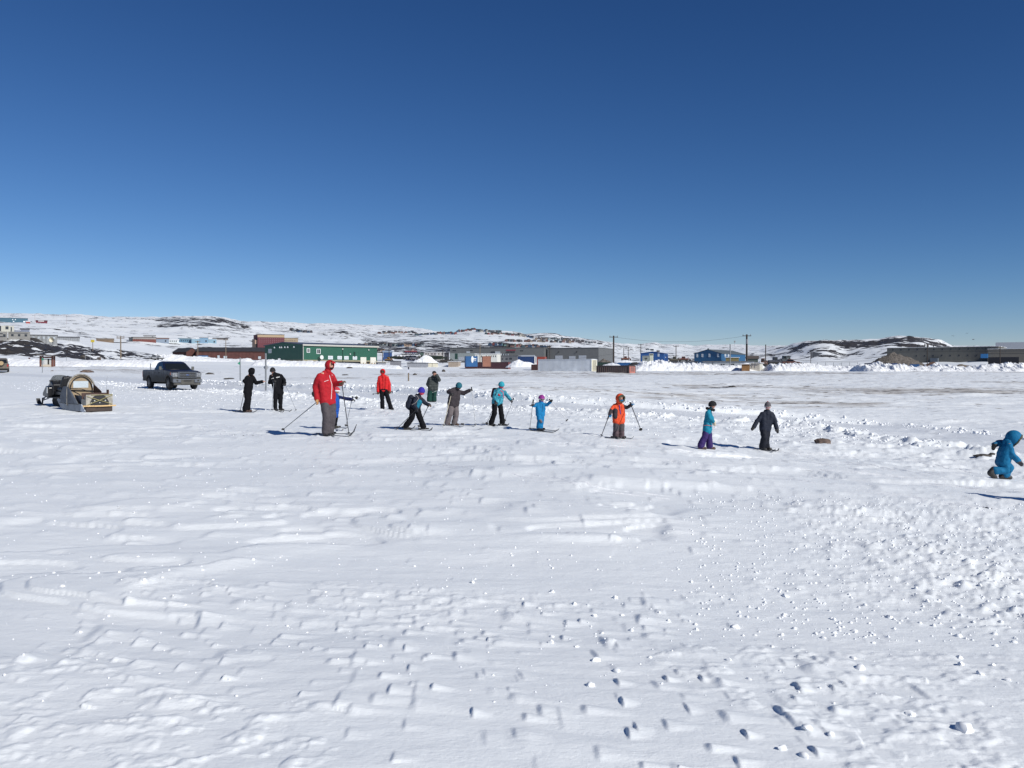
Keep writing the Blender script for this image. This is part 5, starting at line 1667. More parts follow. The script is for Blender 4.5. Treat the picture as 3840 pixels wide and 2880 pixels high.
# ---------------------------------------------------------------- posts and signs on the plain
def post(name, label, cat, px, ybot, ytop, r, m, sink=.5, D=None, tilt=0.0):
    g = hit(px, ybot) if D is None else at(px, ybot, D)
    top = at(px, ytop, g.y)
    H = top.z - g.z
    root = thing(name, label, cat, g)
    k = MB(); k.tube([(0, 0, -sink), (tilt, 0, H)], r, 8); k.build("post", m, root, True)
    return root, H, g.y

FLAGM = mat("green_flag", (0.012, 0.26, 0.14), .6)
def flag_post(label, px, ybot, ytop, fy0, fy1, side):
    root, H, D = post("trail_marker", label, "trail marker", px, ybot, ytop, .045, POSTM)
    z0 = H * (ybot - fy1) / (ybot - ytop); z1 = H * (ybot - fy0) / (ybot - ytop)
    w = (fy1 - fy0) * .72 / F * D * side
    k = MB(); k.add([(0, -.05, z0), (w, -.05, (z0 + z1) / 2), (0, -.05, z1), (0, -.062, z0), (w, -.062, (z0 + z1) / 2), (0, -.062, z1)], [(0, 1, 2), (3, 5, 4), (0, 3, 4, 1), (1, 4, 5, 2), (2, 5, 3, 0)])
    k.build("pennant", FLAGM, root)
flag_post("grey marker post with green pennant in front of the brick red hall", 901, 1431, 1341, 1356, 1369, -1)
flag_post("grey marker post with green pennant beside the small roofed shelter", 159, 1397, 1340, 1342, 1353, 1)
root, H, D = post("sign_post", "tall galvanised post carrying a diamond sign seen from the back", "sign", 997, 1465, 1325, .055, POSTM)
zc = H * (1465 - 1378) / 140; hw = 10.5 / F * D
k = MB(); k.prism([(-hw, zc), (0, zc - hw * 1.1), (hw, zc), (0, zc + hw * 1.1)], .06, .07); k.build("diamond_plate", mat("sign_back", (.42, .43, .44), .45, .3), root)
root, H, D = post("trail_sign", "wooden trail post with tall narrow white panel in front of grey sheds", "sign", 1532, 1429, 1376, .06, POSTW)
w = 3.6 / F * D
k = MB(); k.bx(-w, w, -.10, -.07, H * .58, H * .95); k.build("panel", mat("sign_white", (.55, .56, .62), .5), root)
k = MB(); k.bx(-w * .2, w * .8, -.13, -.105, H * .84, H * .99); k.build("arrow_block", DARKPL, root)
for px, yb, yt, lab in ((110, 1358, 1341, "dark box on a short post left of the small roofed shelter"), (141, 1369, 1351, "narrow dark marker close to the left side of the small roofed shelter")):
    root, H, D = post("marker_box", lab, "marker", px, yb, yt, .05, POSTD)
    k = MB(); k.box((0, 0, H * .72), (5.5 / F * D, .2, H * .56)); k.build("box", mat("maroon_box", (.10, .05, .05), .7), root, False, .02)
for px, yb, yt, lab in ((249, 1358, 1337, "thin stake on the snow right of the small roofed shelter"), (320, 1356, 1330, "thin stake left of the stone marker"), (339, 1352, 1310, "thin pale stake just left of the stone marker"), (565, 1384, 1363, "short grey stake sticking up behind the pickup bed")):
    post("stake", lab, "stake", px, yb, yt, .05, POSTM, D=None if px != 565 else 75)

# small roofed shelter
g = hit(176, 1375); D = g.y; u = D / F
root = thing("notice_shelter", "small roofed notice shelter with reddish posts on the snow at left", "shelter", g, math.radians(12))
RED_WOOD = mat("red_brown_wood", (.14, .055, .04), .8, 0, .25, 4)
k = MB(); k.box((0, .3, 43 * u), (64 * u, 2.4, 2.0 * u), 0, 0, math.radians(4.5)); k.build("roof", mat("grey_planks", (.13, .12, .11), .85, 0, .2, 3), root)
for x in (-22, 19): 
    k = MB(); k.bx((x - 3) * u, (x + 3) * u, -.1, .25, -.5, 41 * u); k.build("post", RED_WOOD, root)
    k = MB(); k.bx((x - 2) * u, (x + 2) * u, 1.2, 1.5, -.5, 42 * u); k.build("post", RED_WOOD, root)
k = MB(); k.bx(-19 * u, 16 * u, -.02, .18, 33 * u, 38 * u); k.build("beam", RED_WOOD, root)
for i, (x0, x1, c) in enumerate(((-18, -10, (.40, .41, .42)), (-9, 2, (.52, .52, .50)), (2.4, 7.5, (.02, .02, .02)), (8, 15.5, (.50, .50, .48)))):
    k = MB(); k.bx(x0 * u, x1 * u, .02, .12, 8 * u, 30 * u); k.build("board", mat("notice_board_%d" % i, c, .7), root)
k = MB(); k.bx(-19 * u, 16 * u, 0, .2, .5 * u, 8 * u); k.build("base_panel", mat("pale_wood_panel", (.50, .44, .36), .8), root)

def rock_mesh(r, seed, m, flat=.6):
    bm = bmesh.new(); bmesh.ops.create_icosphere(bm, subdivisions=3, radius=1.0)
    rs = random.Random(seed)
    off = Vector((rs.uniform(0, 50), rs.uniform(0, 50), rs.uniform(0, 50)))
    for v in bm.verts:
        n = mnoise.fractal(v.co * 1.1 + off, 1.0, 2.0, 4)
        c = mnoise.cell(v.co * 1.6 + off)
        v.co = v.co * (1 + .28 * n + .12 * c)
        v.co = Vector((v.co.x * r[0], v.co.y * r[1], v.co.z * r[2]))
    me = bpy.data.meshes.new("rock"); bm.to_mesh(me); bm.free(); me.materials.append(m)
    return me
ROCK = mat("tundra_rock", (0.060, 0.053, 0.048), .9, 0, .45, 2.0, bump=.06, bscale=5)
ROCKB = mat("brown_rock", (0.12, 0.085, 0.068), .9, 0, .4, 2.0, bump=.05, bscale=5)
def rock(label, px, ybot, w, h, m=ROCK, deep=1.0, cat="rock", name="rock", lift=0.0):
    g = hit(px, ybot); u = g.y / F
    me = rock_mesh((w * u / 2, w * u / 2 * deep, h * u), int(px), m)
    o = bpy.data.objects.new(name, me); COL.objects.link(o)
    o.location = (g.x, g.y + w * u * .3, g.z + lift * u - .05 * h * u)
    return tag(o, label, cat)
rock("dark boulder on the snow left of the stone marker", 308, 1341, 24, 10)
rock("low dark stone nearest the small roofed shelter", 245, 1373, 18, 5)
rock("rounded low dark stone second from the small roofed shelter", 268, 1373, 21, 6)
rock("dark sloping stone at the foot of the stone marker", 363, 1354, 22, 13)
o = rock("upright stone marker stacked beside a dark sloping stone", 373, 1353, 8, 16, ROCKB, 1.0, "stone marker", "stone_marker", 2)
rock("brown stone half buried in a bright drift behind the sled", 318, 1396, 38, 10, ROCKB, 1.6)
rock("low dark stone right of the pickup truck's front", 783, 1404, 32, 7)
rock("flat dark stone on the crust past the pickup truck", 857, 1421, 38, 5)
rock("small dark stone on the plain beyond the plaid-jacket man", 1663, 1394, 14, 8)
rock("tiny peaked stone right of the wooden trail post", 1555, 1406, 14, 6)
rock("flat dark stone far out on the right plain", 2750, 1452, 28, 6)
rock("brown arched stone breaking the crust right of the navy puffer child", 3092, 1660, 64, 14, ROCKB, .9)
rock("jagged dark stone behind the running toddler", 3694, 1710, 58, 7, ROCK, .6)
rock("dark stone touching the running toddler's hip", 3725, 1705, 26, 8, ROCK, .6)
rock("dark debris lump in front of the green hall", 1310, 1381, 26, 6)
rock("thin dark slab on the plain right of the tall man in red", 1292, 1407, 26, 4)
rock("brown snow-free stone near the white shelter boards", 193, 1392, 12, 3, ROCKB)

# word trodden into the snow bank
fc = bpy.data.curves.new("lettering", 'FONT'); fc.body = "Peace"; fc.size = 1.0; fc.extrude = .02
fo = bpy.data.objects.new("tmp_text", fc); COL.objects.link(fo)
dg = bpy.context.evaluated_depsgraph_get()
tm = bpy.data.meshes.new_from_object(fo.evaluated_get(dg)); bpy.data.objects.remove(fo)
def text_mesh(s, size, m, ext=.02, shear=0.0):
    c = bpy.data.curves.new("lettering", 'FONT'); c.body = s; c.size = size; c.extrude = ext; c.shear = shear; c.align_x = 'CENTER'
    ob = bpy.data.objects.new("tmp_text", c); COL.objects.link(ob)
    d = bpy.context.evaluated_depsgraph_get()
    me = bpy.data.meshes.new_from_object(ob.evaluated_get(d)); bpy.data.objects.remove(ob)
    me.materials.clear(); me.materials.append(m)
    return me
g = hit(401, 1358); u = g.y / F
o = bpy.data.objects.new("snow_lettering", text_mesh("Peace", 9 * u, mat("grey_spray", (.28, .27, .29), .9), .05)); COL.objects.link(o)
o.location = (g.x, g.y - .15, g.z + .1); o.rotation_euler = (math.radians(72), 0, 0)
tag(o, "word Peace in grey letters on the snow bank right of the stone marker", "lettering")

# ---------------------------------------------------------------- buildings of the town and yard
def frame(px0, px1, ytop, ybot, D=None, yaw=0.0, depth=10.0, mid=None):
    """facade frame: x along the facade, y away from the camera, z up; returns base point, width, height, metres per pixel"""
    pm = (px0 + px1) / 2 if mid is None else mid
    g = hit(pm, ybot) if D is None else at(pm, ybot, D)
    u = g.y / F
    return g, (px1 - px0) * u / max(math.cos(math.radians(yaw)), .2), (ybot - ytop) * u, u

WINDARK = mat("window_dark", (0.03, 0.035, 0.045), .15, 0, .1, 2)
WINPALE = mat("window_pale", (0.42, 0.46, 0.50), .25, 0, .1, 2)
TRIMW = mat("white_window_trim", (0.72, 0.73, 0.73), .5, 0, .05, 2)
SNOWROOF = mat("roof_snow", (0.83, 0.84, 0.87), .6, 0, .06, .5)
DARKROOF = mat("dark_roof", (0.035, 0.035, 0.04), .8, 0, .2, .6)
GREYROOF = mat("grey_roof", (0.12, 0.12, 0.125), .7, 0, .2, .6)

def building(name, label, cat, px0, px1, ytop, ybot, wall, roof=None, D=None, yaw=0.0, depth=10.0, gable=None, roof_h=0.0, eave=.25,
             windows=(), wsize=(4, 5), wmat=None, group=None, sink=3.0, doors=(), bands=(), roof_across=False, wtrim=False):
    g, W, H, u = frame(px0, px1, ytop, ybot, D, yaw, depth)
    c = 1.0 / max(math.cos(math.radians(yaw)), .2)
    root = thing(name, label, cat, g, math.radians(yaw) + math.atan2(-g.x, g.y), group)
    hw = W / 2
    rh = roof_h * u
    m = MB()
    if gable == 'front':       # ridge runs away from the camera
        m.prism([(-hw, -sink), (hw, -sink), (hw, H - rh), (0, H), (-hw, H - rh)], 0, depth)
    elif gable == 'side':      # ridge parallel to the facade
        m.prism([(0, -sink), (depth, -sink), (depth, H - rh), (depth / 2, H), (0, H - rh)], -hw, hw, 'x')
    else:
        m.bx(-hw, hw, 0, depth, -sink, H)
    m.build("wall", wall, root)
    if roof is not None:
        r = MB(); t = max(.12, 1.2 * u)
        if gable == 'front':
            r.prism([(-hw - eave, H - rh - eave * rh / hw), (0, H), (hw + eave, H - rh - eave * rh / hw), (hw + eave, H - rh - eave * rh / hw + t), (0, H + t), (-hw - eave, H - rh - eave * rh / hw + t)], -eave, depth + eave)
        elif gable == 'side':
            hd = depth / 2
            r.prism([(-eave, H - rh - eave * rh / hd), (hd, H), (depth + eave, H - rh - eave * rh / hd), (depth + eave, H - rh - eave * rh / hd + t), (hd, H + t), (-eave, H - rh - eave * rh / hd + t)], -hw - eave, hw + eave, 'x')
        else:
            r.bx(-hw - eave, hw + eave, -eave, depth + eave, H + .003, H + t)
        r.build("roof", roof, root)
    pm = (px0 + px1) / 2
    X = lambda p: (p - pm) * u * c
    Z = lambda q: (ybot - q) * u
    wme = None
    for wv in windows:
        wx, wy = wv[0], wv[1]
        ws = wv[2:4] if len(wv) >= 4 else wsize
        a, b = ws[0] * u * c / 2, ws[1] * u / 2
        if wtrim:
            k = MB(); k.bx(X(wx) - a - .7 * u, X(wx) + a + .7 * u, -.07, .05, Z(wy) - b - .7 * u, Z(wy) + b + .7 * u)
            fo = k.build("window", TRIMW, root)
            k = MB(); k.bx(X(wx) - a, X(wx) - a * .06, -.10, -.072, Z(wy) - b, Z(wy) + b); k.bx(X(wx) + a * .06, X(wx) + a, -.10, -.072, Z(wy) - b, Z(wy) + b)
            k.build("pane", wmat or WINDARK, fo)
        else:
            k = MB(); k.bx(X(wx) - a, X(wx) + a, -.07, .05, Z(wy) - b, Z(wy) + b); k.build("window", wmat or WINDARK, root)
    for (d0, d1, y0, y1, mm, nm) in doors:
        k = MB(); k.bx(X(d0), X(d1), -.14, .05, Z(y1), Z(y0)); k.build(nm, mm, root)
    for (d0, d1, y0, y1, mm, nm, pr) in bands:
        k = MB(); k.bx(X(d0), X(d1), -pr, .05, Z(y1), Z(y0)); k.build(nm, mm, root)
    return root, W, H, u

# --- the long green hall: corner nearest the camera, gable to the left, long wall to the right
def green_hall():
    g = hit(1137, 1359); D = g.y; u = D / F
    phi = math.radians(35)
    root = thing("green_hall", "long dark green metal hall with low gable and blue grey roof", "building", g, phi + math.atan2(-g.x, g.y))
    L = 275 * u / math.cos(phi) * 1.06; Wg = 150 * u / math.sin(phi) * .98
    He = 66 * u; Hr = 77 * u
    GRN = ribbed("green_cladding", (0.016, 0.088, 0.056), .30, 0, .02, .5, .06)
    GRN2 = ribbed("green_cladding_gable", (0.016, 0.085, 0.056), .30, 1, .02, .5, .06)
    BUFF = mat("buff_skirt", (0.28, 0.25, 0.17), .8)
    m = MB(); m.prism([(0, 10 * u), (Wg, 10 * u), (Wg, He), (Wg / 2, Hr), (0, He)], 0, L, 'x'); m.build("wall", GRN, root)
    m = MB(); m.prism([(.02, 10 * u), (Wg - .02, 10 * u), (Wg - .02, He - .05), (Wg / 2, Hr - .06), (.02, He - .05)], -.03, -.004, 'x'); m.build("gable_wall", GRN2, root)
    m = MB(); m.bx(-.03, L + .03, -.06, Wg + .06, 5 * u, 10 * u); m.build("skirt", BUFF, root)
    m = MB(); m.bx(.3, L - .3, .3, Wg - .3, -3, 5 * u); m.build("crawl_space_block", mat("crawl_space_shade", (.02, .022, .03), .9), root)  # solid block under the floor, the crawl space's shade put into its colour
    t = .25; e = .35
    m = MB(); m.prism([(-e, He - e * .05), (Wg / 2, Hr), (Wg + e, He - e * .05), (Wg + e, He - e * .05 + t), (Wg / 2, Hr + t), (-e, He - e * .05 + t)], -e, L + e, 'x')
    m.build("roof", ribbed("blue_grey_roof", (.085, .095, .13), .4, 0, .03, .45), root)
    m = MB(); m.bx(-.45, L + .45, -.50, -.36, He - .30, He + .22); m.build("gutter", mat("pale_fascia", (.42, .41, .37), .6), root)
    m = MB(); m.bx(-.10, .10, -.10, .10, 10 * u, He); m.build("corner_trim", mat("pale_fascia", (.42, .41, .37)), root)
    X = lambda p: (p - 1137) / 273 * L
    Z = lambda q: (1358 - q) * u
    def win(x0, x1, y0, y1, bars=2, hood=False, grille=False):
        w = MB(); w.bx(X(x0), X(x1), -.08, .05, Z(y1), Z(y0)); fr = w.build("window", TRIMW, root)
        n = bars; wd = (X(x1) - X(x0)) - .3
        for i in range(n):
            a = X(x0) + .15 + wd / n * i + .05; b = X(x0) + .15 + wd / n * (i + 1) - .05
            k = MB(); k.bx(a, b, -.11, -.082, Z(y1) + .15, Z(y0) - .15); k.build("pane", WINDARK if not grille else WINPALE, fr)
    win(1149, 1160, 1305, 1321); win(1183, 1197, 1306, 1325)
    for x0, x1 in ((1224, 1241), (1258, 1274), (1283, 1299), (1315, 1331)): win(x0, x1, 1332, 1345, 4, grille=True)
    for x0, x1 in ((1344, 1366), (1382, 1404)):
        k = MB(); k.bx(X(x0), X(x1), -.16, .05, Z(1366), Z(1335)); k.build("overhead_door", mat("cream_door", (.60, .58, .52), .6, 0, .06, 1), root)
    k = MB(); k.tube([(X(1199), -.3, Z(1338)), (X(1199), -.45, Z(1338))], 8.2 * u, 24); k.build("round_vent", mat("pale_disc_vent", (.62, .66, .62), .5), root, True)
    k = MB(); k.bx(X(1187), X(1196), -.12, .05, Z(1352), Z(1338)); k.build("entry_door", mat("dark_green_door", (.006, .03, .022), .5), root)
    k = MB(); k.bx(X(1185), X(1200), -1.6, -.1, Z(1360), Z(1352)); k.build("steps", mat("galv_steps", (.40, .41, .42), .5), root)
    k = MB(); k.bx(X(1276.5), X(1278), -.16, .02, Z(1354), Z(1296)); k.build("downpipe", mat("dark_green_pipe", (.01, .04, .03), .5), root)
    k = MB(); k.bx(X(1319), X(1324), -.2, .05, Z(1333), Z(1315)); k.build("duct", mat("dark_green_door", (.006, .03, .022)), root)
    for px_, py_ in ((1276, 1305), (1304, 1324), (1375, 1306)):
        k = MB(); k.ball((X(px_), -.2, Z(py_)), .27, 0, 8, 6); k.build("wall_light", mat("lamp_housing", (.5, .52, .5), .4), root, True)
    for i in range(7):
        k = MB(); k.bx(X(1340 + i * 11), X(1342 + i * 11), -.8, -.5, Z(1370), Z(1357)); k.build("bollard", WOOD, root)
    # gable details: y runs from the corner to the left
    Y = lambda p: (1137 - p) / 150 * Wg
    w = MB(); w.bx(-.12, -.031, Y(1015), Y(1002), Z(1320), Z(1304)); fr = w.build("window", TRIMW, root)
    for a, b in ((1014, 1009.3), (1007.7, 1003)):
        k = MB(); k.bx(-.15, -.122, Y(a), Y(b), Z(1318.6), Z(1305.4)); k.build("pane", WINPALE, fr)
    for px_, py_ in ((1029, 1299), (1050, 1299), (1057, 1299), (1070, 1299), (1081, 1299), (1105, 1299), (1045, 1344), (1050, 1344)):
        k = MB(); k.ball((-.2, Y(px_), Z(py_)), .30, 0, 8, 6); k.build("lamp", mat("white_lamp", (.85, .85, .85), .4), root, True)
    k = MB(); k.bx(-.2, -.031, Y(1014), Y(988), Z(1356), Z(1350)); k.build("vent_panel", mat("brown_panel", (.12, .10, .07), .8), root)
    return root
green_hall()

# --- dark brick red hall behind it
building("brick_red_hall", "long low brick red hall with dark sloping roof beyond the pickup", "building", 742, 990, 1302, 1348, ribbed("red_brown_siding", (.085, .030, .025), .6, 0, .03, .8, .25), DARKROOF, D=390, yaw=-8, depth=16, gable='side', roof_h=15, eave=.5,
         doors=((745, 785, 1334, 1352, mat("blue_door", (.03, .16, .36), .6), "blue_door"), (818, 826, 1333, 1345, WINPALE, "window"), (840, 852, 1335, 1345, WINPALE, "window"), (964, 974, 1336, 1346, WINPALE, "window")))
building("brick_red_annex", "brick red end wing with sloped roof at the left end of the long hall", "building", 700, 741, 1305, 1336, ribbed("red_brown_siding", (.085, .030, .025)), DARKROOF, D=396, yaw=25, depth=14, gable='front', roof_h=14, eave=.3)

# --- grey warehouse
LBL = "long grey warehouse with small signs behind the blue and rust containers"
WARE = ribbed("grey_cladding", (.115, .118, .120), .5, 0, .03, .6, .05)
root, W, H, u = building("grey_warehouse", LBL, "building", 1685, 2038, 1304, 1368, WARE, GREYROOF, D=430, yaw=-14, depth=22, sink=2,
    windows=((1755, 1320, 14, 5),), wmat=WINPALE,
    doors=((1705, 1715, 1325, 1346, mat("green_door", (.015, .05, .04), .6), "door"), (1841, 1855, 1318, 1326, WINDARK, "window"), (1857, 1876, 1318, 1332, mat("pale_panel", (.34, .37, .40), .6), "panel"),
           (1718, 1740, 1338, 1352, mat("pale_roller", (.34, .36, .40), .6), "roller_door"), (1943, 2005, 1332, 1350, mat("pale_roller", (.34, .36, .40)), "roller_door")),
    bands=((1686, 1788, 1324, 1352, mat("pale_lower_wall", (.24, .27, .27), .7), "lower_wall", .06),))
X = lambda p: (p - 1861.5) * u / math.cos(math.radians(14)); Z = lambda q: (1368 - q) * u
for i in range(7):
    k = MB(); k.bx(X(1880 + i * 4), X(1882.4 + i * 4), -.1, .05, Z(1333), Z(1327)); k.build("window", WINDARK if i % 2 else WINPALE, root)
me = text_mesh("AIRFORCE", 7.5 * u, mat("sign_black", (.012, .014, .02), .6), .05, .25)
o = child_mesh(me, "lettering", root); o.location = (X(1913), -.12, Z(1323)); o.rotation_euler = (math.pi / 2, 0, 0)
k = MB()
for i in range(9): k.prism([(X(1897 + i * 4), Z(1316)), (X(1900 + i * 4), Z(1316)), (X(1901.2 + i * 4), Z(1311)), (X(1898.2 + i * 4), Z(1311))], -.12, -.02)
k.build("red_lettering", mat("sign_red", (.22, .04, .06), .6), root)
for a, b, q in ((1696, 1708, 1314), (1762, 1773, 1314), (1950, 1961, 1316)):
    k = MB(); k.bx(X(a), X(b), -.08, -.01, Z(q + 1.6), Z(q - 1.6)); k.build("small_sign", mat("sign_black", (.012, .014, .02)), root)
root, W, H, u = building("grey_warehouse", "taller right-hand grey warehouse with pale end wall lit by the sun", "building", 2052, 2243, 1305, 1372, WARE, GREYROOF, D=424, yaw=-18, depth=26, sink=2,
    doors=((2082, 2110, 1333, 1348, mat("pale_roller", (.34, .36, .40)), "roller_door"), (2134, 2158, 1335, 1350, mat("pale_roller", (.34, .36, .40)), "roller_door"), (2170, 2198, 1333, 1350, mat("pale_roller", (.34, .36, .40)), "roller_door")))
for a in (2092, 2164):
    k = MB(); k.box(((a - 2147.5) * u, -.3, (1372 - 1320) * u), (5 * u, .4, 3 * u), 0, 0, -.6); k.build("exhaust_vent", DARKPL, root)
building("warehouse_link", "narrow recessed grey link with twin pale pipes between the warehouses", "building", 2036, 2054, 1308, 1368, mat("dark_grey_wall", (.07, .07, .085), .8), D=434, depth=10,
    bands=((2037, 2040, 1302, 1366, mat("pale_pipe", (.45, .40, .38), .5), "pipe", .6), (2042, 2045, 1302, 1366, mat("pale_pipe", (.45, .40, .38)), "pipe", .6)))
building("white_trailer", "white flat trailer building with a row of small windows before the warehouse", "building", 1781, 1864, 1327, 1356, mat("white_siding", (.62, .62, .58), .7), SNOWROOF, D=395, yaw=-14, depth=8, windows=[(x, 1336, 2.5, 6) for x in (1788, 1806, 1824, 1834, 1842, 1850, 1858)])
building("grey_office", "low grey office wing with two dark windows right of the white trailer", "building", 1866, 1940, 1334, 1362, mat("mid_grey_wall", (.11, .115, .13), .8), GREYROOF, D=400, yaw=-12, depth=8, windows=((1884, 1346, 5, 6), (1900, 1346, 8, 6), (1915, 1345, 10, 7)))

# --- shipping containers and sheds of the yard
def container(label, px0, px1, ytop, ybot, col, yaw, endcol=None, D=None, depth=2.44, end='right', endpx=0, corr=True, streak=None, length=None):
    g, W, H, u = frame(px0, px1, ytop, ybot, D, yaw)
    root = thing("shipping_container", label, "container", g, math.radians(yaw) + math.atan2(-g.x, g.y))
    key = "%d_%d" % (px0, ybot)
    m1 = ribbed("container_side_" + key, col, .28 if corr else 1.2, 0, .05 if corr else .01, .6, .12, streak)
    hw = W / 2
    k = MB(); k.bx(-hw + .03, hw - .06, .03, depth - .03, -1.2, H - .06); k.build("shell", m1, root)
    ec = endcol or col  # some end colours hold the sunlight on that side
    m2 = ribbed("container_end_" + key, ec, .28, 1, .03, .6, .12, streak)
    k = MB(); k.bx(hw - .055, hw, .08, depth - .08, -1.1, H - .12); dr = k.build("end_doors", m2, root)
    k = MB()
    for y in (depth * .28, depth * .42, depth * .58, depth * .72): k.tube([(hw + .03, y, .1), (hw + .03, y, H - .2)], .03, 6)
    k.build("lock_rods", POSTM, dr)
    k = MB()
    for x in (-hw, hw):
        for y in (0, depth):
            k.box((x - math.copysign(.07, x), .07 if y == 0 else y - .07, (H - 1.2) / 2), (.15, .15, H + 1.2))
    k.bx(-hw + .15, hw - .15, 0, .1, H - .13, H); k.bx(-hw + .15, hw - .15, depth - .1, depth, H - .13, H)
    k.build("frame", mat("container_frame_" + key, tuple(c * .85 for c in col), .6), root)
    k = MB(); k.bx(-hw + .1, hw - .1, .1, depth - .1, H - .055, H + .02); k.build("top", SNOWROOF if label.find("snow") >= 0 else m1, root)
    return root, W, H, u
GREYB = (.60, .63, .67)
container("large pale grey container with doors at its right end tinted cream for sunlight", 2016, 2216, 1347, 1392, GREYB, -25, (.62, .58, .44), corr=False, streak=None)  # bluish shade is in the side colour, warm sun in the end
container("dark maroon long container with a redder end, drifted in at its foot", 1743, 1905, 1358, 1383, (.055, .016, .022), -20, (.20, .035, .03))
container("small dark maroon container end showing left of the pale grey container", 1992, 2015, 1367, 1384, (.07, .025, .02), -20, D=205)
container("weathered brown container with right end coloured salmon for sunlight", 2236, 2358, 1371, 1396, (.075, .055, .053), -22, (.42, .15, .115), streak=(.10, .045, .035))  # dark shaded side and bright sunlit end are set by colour
root, W, H, u = container("blue container with white drop emblem on its lit side behind the maroon one", 1747, 1791, 1336, 1358, (.020, .105, .27), 8, D=235)
k = MB(); k.ball((W * .05, -.05, H * .45), (.35, .05, .9), 0, 10, 8); k.build("emblem", TRIMW, root, True)
k = MB(); k.bx(W * .16, W * .38, -.05, .02, H * .48, H * .66); k.bx(W * .2, W * .36, -.05, .02, H * .22, H * .30); k.build("lettering", TRIMW, root)
container("rust orange container beside the blue container with the emblem", 1810, 1841, 1336, 1358, (.30, .13, .085), 6, D=238)
container("dark blue long container behind a bright snow pile left of the pale grey one", 1942, 2003, 1337, 1361, (.012, .045, .15), -18, (.55, .52, .50), D=240)
container("red container tip behind the pale grey container", 2010, 2042, 1338, 1352, (.30, .05, .03), -15, D=260)
container("bright blue container behind the brown one", 2292, 2362, 1360, 1378, (.015, .10, .28), -14, (.10, .25, .25), D=232)
container("dark green container half hidden left of the bright blue one", 2238, 2290, 1359, 1378, (.02, .05, .04), -14, (.10, .05, .03), D=236)
building("dark_shed", "black sloped shed between the bright blue container and the cream trailer", "shed", 2366, 2410, 1358, 1392, mat("black_tarp_shed", (.03, .03, .032), .9), D=200, yaw=12, depth=5, gable='front', roof_h=14)
# sheds left
SHG = mat("grey_shed_wall", (.26, .27, .30), .7, 0, .1, 1)
building("grey_shed", "small grey shed with cream flat roof nearest the green hall", "shed", 1417, 1447, 1358, 1374, SHG, mat("cream_roof", (.62, .56, .42), .7), yaw=8, depth=4, eave=.5)
building("grey_shed", "grey box shed standing alone between the cream roofed shed and long grey shed", "shed", 1463, 1494, 1355, 1376, mat("grey_box_shed", (.20, .20, .22), .7, 0, .1, 1), DARKROOF, yaw=-10, depth=5, eave=.1)
building("grey_shed", "long light grey shed behind the wooden trail post", "shed", 1527, 1599, 1361, 1378, SHG, DARKROOF, yaw=-6, depth=6, eave=.2)
building("cream_shed", "cream double door shed right of the long light grey shed", "shed", 1600, 1642, 1362, 1376, mat("cream_wall", (.62, .58, .46), .7, 0, .06, 1), DARKROOF, yaw=0, depth=6, eave=.1, bands=((1620.3, 1621.6, 1362.5, 1376, mat("door_gap", (.2, .19, .16), .8), "door_joint", .05),))
building("grey_shed", "dark roofed grey shed behind the cream double door shed", "shed", 1570, 1680, 1353, 1376, mat("dark_grey_shed", (.10, .10, .11), .8), mat("slate_roof", (.07, .072, .08), .8), D=345, depth=6, eave=.2)
building("tan_shed", "tan plywood shed left of the long maroon container", "shed", 1681, 1718, 1356, 1376, mat("tan_wall", (.34, .28, .225), .8, 0, .1, 1), SNOWROOF, yaw=-10, depth=5, eave=.2)
# blue buildings on the right
BLU = ribbed("royal_blue_siding", (.016, .075, .24), .4, 2, .02, .6, .05)
root, W, H, u = building("blue_building", "royal blue low gabled building left of centre behind the cream trailer", "building", 2403, 2489, 1319, 1347, BLU, mat("blue_roof", (.02, .08, .24), .6), D=330, yaw=-8, depth=12, gable='front', roof_h=6,
    windows=((2443, 1332, 12, 9), (2469, 1332, 5, 9)), wmat=WINPALE, wtrim=True)
building("blue_porch", "small blue lean-to porch at the right end of the royal blue building", "building", 2490, 2505, 1333, 1346, BLU, D=332, depth=5, windows=((2496, 1340, 4, 5),), wmat=WINPALE)
root, W, H, u = building("blue_building", "larger deep blue gabled building with four windows behind the long grey trailer", "building", 2604, 2703, 1311, 1356, ribbed("deep_blue_siding", (.014, .085, .19), .4, 2, .02, .6, .05), mat("grey_green_roof", (.10, .12, .13), .7), D=310, yaw=-22, depth=24, gable='front', roof_h=15, sink=3,
    windows=[(x, 1333, 5, 11) for x in (2615, 2634, 2660, 2691)], wmat=WINPALE, wtrim=True)
k = MB()
for y in (3, 6): k.bx(W / 2 - .02, W / 2 + .06, y, y + 1.6, H * .42, H * .64)
k.build("side_window", WINPALE, root)
k = MB(); k.tube([(-W * .14, 4, H * .8), (-W * .14, 4, H * 1.12)], .3, 8); k.build("chimney", DARKPL, root)
